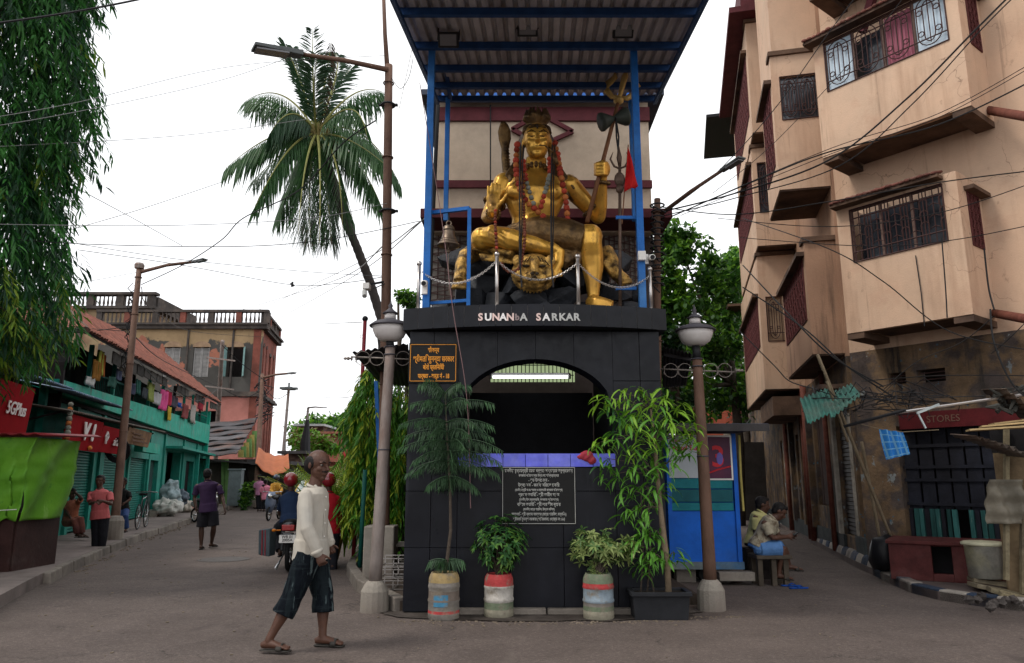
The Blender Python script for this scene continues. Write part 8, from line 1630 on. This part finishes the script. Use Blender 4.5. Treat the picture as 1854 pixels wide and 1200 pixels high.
scooter('dark scooter parked at the kerb left of the oncoming rider', (p_.x - 1.3, 25.5, 0), bikeb, .9)
# taxi
tx = atY(545, 900, 24); TC = V((tx.x + .1, 24, 0)); tyel = M('taxi_yellow', (.6, .38, .05), .35, .15, 3, 0, spec=.5, coat=.4); ta = thing('taxi', 'rounded yellow taxi facing the viewer in the left street behind the riders', 'taxi', TC)
mb = MB(); mb.loft([TC + V((0, y, z)) for y, z in ((-.05, .62), (.25, .68), (1.1, .76), (3.4, .74), (4.1, .66))], [(.62, .25), (.78, .34), (.82, .36), (.82, .36), (.68, .26)], 24, (1, 0, 0)); mb.build('body', tyel, ta, smooth=True)
MB().loft([TC + V((0, y, z)) for y, z in ((1.15, 1.0), (1.55, 1.2), (2.1, 1.28), (2.8, 1.24), (3.3, 1.0))], [(.7, .1), (.66, .28), (.64, .3), (.64, .28), (.6, .1)], 22, (1, 0, 0)).build('roof', tyel, ta, smooth=True)
MB().grid(lambda u, v: TC + V(((u - .5) * (1.2 - .15 * v), 1.12 + .42 * v - .08 * math.cos((u - .5) * 2.6), 1.05 + .36 * v)), 14, 4).build('windscreen', M('windscreen_glass', (.35, .4, .42), .06, .1, spec=.8, bump=0), ta, smooth=True, solid=.01)
for q in (-1, 1):
    h_ = MB().ball(TC + V((q * .52, -.12, .72)), (.11, .06, .11), 12, 8).build('headlight', chrome, ta, smooth=True); wheel(ta, TC + V((q * .62, .6, .31)), .31, (1, 0, 0), .09, 6); wheel(ta, TC + V((q * .62, 3.2, .31)), .31, (1, 0, 0), .09, 6)
MB().box(TC + V((0, -.3, .45)), (1.5, .08, .12)).build('bumper', chrome, ta, bevel=.02); mb = MB()
for k in range(5): mb.box(TC + V((0, -.24, .56 + .05 * k)), (.7, .03, .02))
mb.build('radiator_grille', chrome, ta, kind='stuff')
for k, (x, Y) in enumerate(((486, 26), (478, 27.5))):
    pass
# red cloth bundle on the sill
mb = MB(); c = atY(1062, 826, 8.62); mb.ball(c, (.09, .06, .065), 12, 8).ball(c + V((-.07, -.01, -.01)), (.05, .03, .03)).ball(c + V((.06, -.02, -.05)), (.05, .04, .05)); mb.build('cloth_bundle', M('red_bundle', (.35, .04, .06), .85, .3, 12, .3, 30, (.25, .2, .2), .3), remesh=.01, disp=.03, dsize=.05, label='crumpled red and grey cloth bundle on the blue tiled sill', cat='cloth')
# ------------------------------------------------------------------ overhead wires
wk = M('wire_black', (.015, .015, .016), .6, .1, bump=0); wg = M('wire_grey', (.22, .22, .22), .6, .1, bump=0)
def wire(lab, pts, r_=.012, m_=wk):
    W = [atY(x, y, Y) for x, y, Y in pts]; n = len(W)
    if n == 2: a, b = W; L_ = (b - a).length; P_ = [a.lerp(b, i / 24) - V((0, 0, .06 * L_ * (i / 24) * (1 - i / 24))) for i in range(25)]
    else:
        P_ = []
        for i in range(n - 1):
            p0, p1, p2, p3 = W[max(i - 1, 0)], W[i], W[i + 1], W[min(i + 2, n - 1)]
            for k in range(10): t = k / 10; P_.append(.5 * ((2 * p1) + (p2 - p0) * t + (2 * p0 - 5 * p1 + 4 * p2 - p3) * t * t + (3 * p1 - p0 - 3 * p2 + p3) * t ** 3))
        P_.append(W[-1])
    MB().tube(P_, r_, 5).build('overhead_wire', m_, label=lab, cat='wire', group='overhead wires')
wire('thick cable crossing the top left corner before the mast tree', [(-60, 48, 6), (260, -3, 7)], .011)
wire('pale wire crossing the mast tree high up and rising right', [(-60, 220, 8), (140, 185, 9), (420, 120, 10), (700, 100, 10.8)], .004, wg)
wire('second pale wire below it from the mast tree towards the street light', [(-60, 236, 8), (140, 202, 9), (400, 145, 10), (560, 90, 10.4)], .004, wg)
wire('thin wire sloping gently over the open sky left of the palm', [(-60, 268, 9), (330, 245, 12), (560, 215, 15)], .005, wg)
wire('wire falling steeply from the mast tree to the left street light', [(-60, 230, 9), (120, 330, 12), (250, 400, 18), (330, 445, 19)], .009, wg)
wire('long level pale wire from the left edge under the palm crown to the rusty pole', [(-60, 405, 9), (300, 408, 10), (560, 395, 10.5), (700, 368, 10.7)], .005, wg)
wire('dark wire from the left edge sagging under the palm to the rusty pole', [(-60, 424, 9), (140, 441, 10), (430, 446, 10.4), (600, 432, 10.6), (760, 400, 10.8)], .006)
wire('dark wire sloping down across the sky towards the far mansion', [(120, 438, 12), (330, 470, 14), (560, 492, 16), (700, 500, 12)], .006)
wire('lower dark wire carrying a small knot near mid sky', [(140, 452, 12), (330, 480, 13), (525, 515, 14), (620, 512, 12), (700, 500, 11)], .006)
MB().bar(atY(526, 513, 14), atY(533, 517, 14), .03).bar(atY(531, 511, 14), atY(527, 519, 14), .02).bar(atY(529, 510, 14), atY(530, 519, 14), .025).build('wire_knot', wk, label='small dark knot of debris caught on a wire in mid sky', cat='debris')
wire('pale wire crossing diagonally behind the palm', [(130, 415, 20), (250, 380, 20), (400, 330, 22)], .01, wg)
wire('thick cable rising diagonally over the palm to the rusty pole', [(256, 515, 19), (330, 480, 18), (400, 435, 16), (440, 395, 15), (540, 345, 13), (620, 260, 11.5), (680, 218, 10.9)], .012)
wire('wire fanning left and down from the rusty pole to the mansion roof corner', [(700, 440, 11), (600, 510, 25), (440, 560, 45)], .012, wg)
wire('middle wire of the fan from the rusty pole to the mansion', [(770, 395, 11), (640, 480, 25), (470, 560, 48)], .012, wg)
wire('lowest wire of the fan from the canopy to the mansion parapet', [(780, 385, 11), (640, 500, 25), (495, 582, 50)], .012, wg)
wire('thin wire from the mansion corner to the red flag pole', [(500, 583, 50), (560, 586, 30), (655, 583, 13.3)], .008, wg)
wire('wire dropping from the left street light head to the mansion facade', [(256, 520, 19.3), (275, 560, 25), (350, 600, 40), (480, 610, 49)], .012)
wire('wire running from the left edge up to the left street light top', [(60, 515, 14), (140, 512, 15), (252, 492, 19)], .006, wg)
wire('loose cable sagging along the tiled roof eave', [(75, 605, 17), (160, 600, 19), (240, 590, 19.2)], .01)
wire('wire crossing the tiled roof from the left edge to the street light pole', [(-20, 545, 12), (130, 590, 16), (240, 600, 19.2)], .008)
wire('cable sloping down the tiled roof towards the rag roofed shack', [(245, 610, 19.2), (300, 655, 28), (395, 700, 40)], .015)
wire('low cable looping before the verandah washing', [(248, 650, 19.2), (300, 700, 25), (360, 725, 32), (398, 700, 40)], .014)
wire('wire linking the plain grey pole and the mansion street light', [(402, 625, 41), (440, 660, 42), (475, 685, 43)], .02)
wire('second wire linking the plain grey pole and the mansion street light', [(398, 700, 41), (440, 720, 42), (475, 705, 43)], .02)
wire('wire swinging from the mansion street light to the floodlight mast', [(478, 700, 43), (500, 722, 46), (522, 712, 50)], .02)
wire('far thin wire from the floodlight mast to the weeping trees', [(525, 715, 50), (600, 720, 30), (660, 714, 13.5)], .01, wg)
wire('pale string falling from the canopy edge past the statue to the araucaria', [(760, 150, 8.6), (800, 400, 8.5), (820, 560, 8.28), (845, 720, 8.25), (852, 920, 8.3)], .005, M('rope_pink', (.2, .12, .12), .9, .1, bump=0))
wire('thin wire curving off the canopy corner to the rusty pole top', [(748, 105, 10), (740, 140, 10), (725, 160, 10.4), (708, 140, 10.8)], .005)
wire('hanging wire from the canopy underside at the left', [(765, 0, 8), (748, 80, 9), (722, 200, 10.5)], .004, wg)
for lab, pts, r_ in (('thick cable pair sweeping up across the upper bay window', [(1190, 385, 10.9), (1330, 350, 10), (1500, 290, 9), (1640, 180, 8.5), (1760, 60, 8), (1840, -20, 7.8)], .012), ('twin of the thick cable pair just beside it', [(1195, 392, 10.9), (1340, 356, 10), (1520, 300, 9), (1650, 190, 8.5), (1775, 55, 8), (1850, -20, 7.8)], .008),
    ('dark cable climbing from the street light to the right edge under the upper bay', [(1215, 392, 10.9), (1360, 330, 9.6), (1500, 275, 9), (1700, 225, 8.6), (1900, 130, 8.2)], .01), ('fine wire parallel to the climbing cable above the bay soffit', [(1230, 385, 11), (1500, 270, 9), (1700, 205, 8.6), (1900, 95, 8.2)], .005), ('second fine wire parallel to the climbing cable', [(1232, 390, 11), (1500, 280, 9), (1700, 212, 8.6), (1900, 102, 8.2)], .005),
    ('wire running level from the brown pole across the lower hood to the right edge', [(1200, 375, 10.9), (1330, 388, 10), (1500, 365, 9.4), (1700, 330, 8.8), (1900, 305, 8.4)], .008), ('wire crossing the lower bay window to the right edge', [(1300, 395, 12), (1500, 410, 9.6), (1700, 385, 9), (1900, 320, 8.6)], .006), ('wire sagging below the lower bay window', [(1340, 430, 12), (1560, 445, 9.5), (1720, 435, 9.2), (1900, 400, 8.8)], .006),
    ('wire slanting down the lower bay face to its soffit', [(1345, 395, 13), (1500, 450, 10), (1600, 510, 9.8), (1720, 600, 9.6), (1900, 640, 9)], .008), ('wire descending from the lane bays to the bamboo pole', [(1345, 480, 14), (1420, 560, 12), (1500, 640, 11), (1600, 700, 10.6)], .012), ('second wire descending from the lane bays past the bamboo pole', [(1345, 520, 14), (1450, 590, 12), (1530, 660, 11), (1620, 720, 10.6)], .012),
    ('third wire descending low over the stained lane bay', [(1340, 600, 14), (1400, 660, 12.5), (1430, 690, 12), (1480, 705, 11)], .01), ('dark cable dropping from the right pipe stub to the stall', [(1793, 560, 9.6), (1800, 620, 9.4), (1830, 690, 9.3), (1870, 730, 9.2)], .012), ('cable running from the pipe stub left along the wall to the sign', [(1800, 572, 9.6), (1740, 620, 9.9), (1660, 655, 10.2), (1600, 705, 10.5)], .006),
    ('wire rising from the stall to the right edge beside the pipe stub', [(1795, 640, 9.6), (1830, 610, 9.2), (1900, 540, 9)], .006), ('wire level across the stained wall above the stall', [(1560, 690, 10.8), (1700, 680, 10), (1860, 680, 9.4)], .007), ('cable looping down from the lower bay to the shop sign', [(1705, 430, 9.55), (1712, 520, 9.55), (1715, 575, 9.55)], .009), ('cable running down the right side of the lower bay', [(1782, 450, 9.7), (1790, 520, 9.7), (1800, 560, 9.6)], .012),
    ('wire climbing steeply left of the upper bay into the sky', [(1225, 370, 10.9), (1300, 310, 11), (1400, 200, 10.5), (1500, 60, 9.8), (1560, -20, 9.5)], .007), ('fine wire climbing over the small barred window', [(1290, 350, 11), (1400, 260, 10.5), (1560, 90, 9.8), (1640, -10, 9.5)], .005)):
    wire(lab, pts, r_)
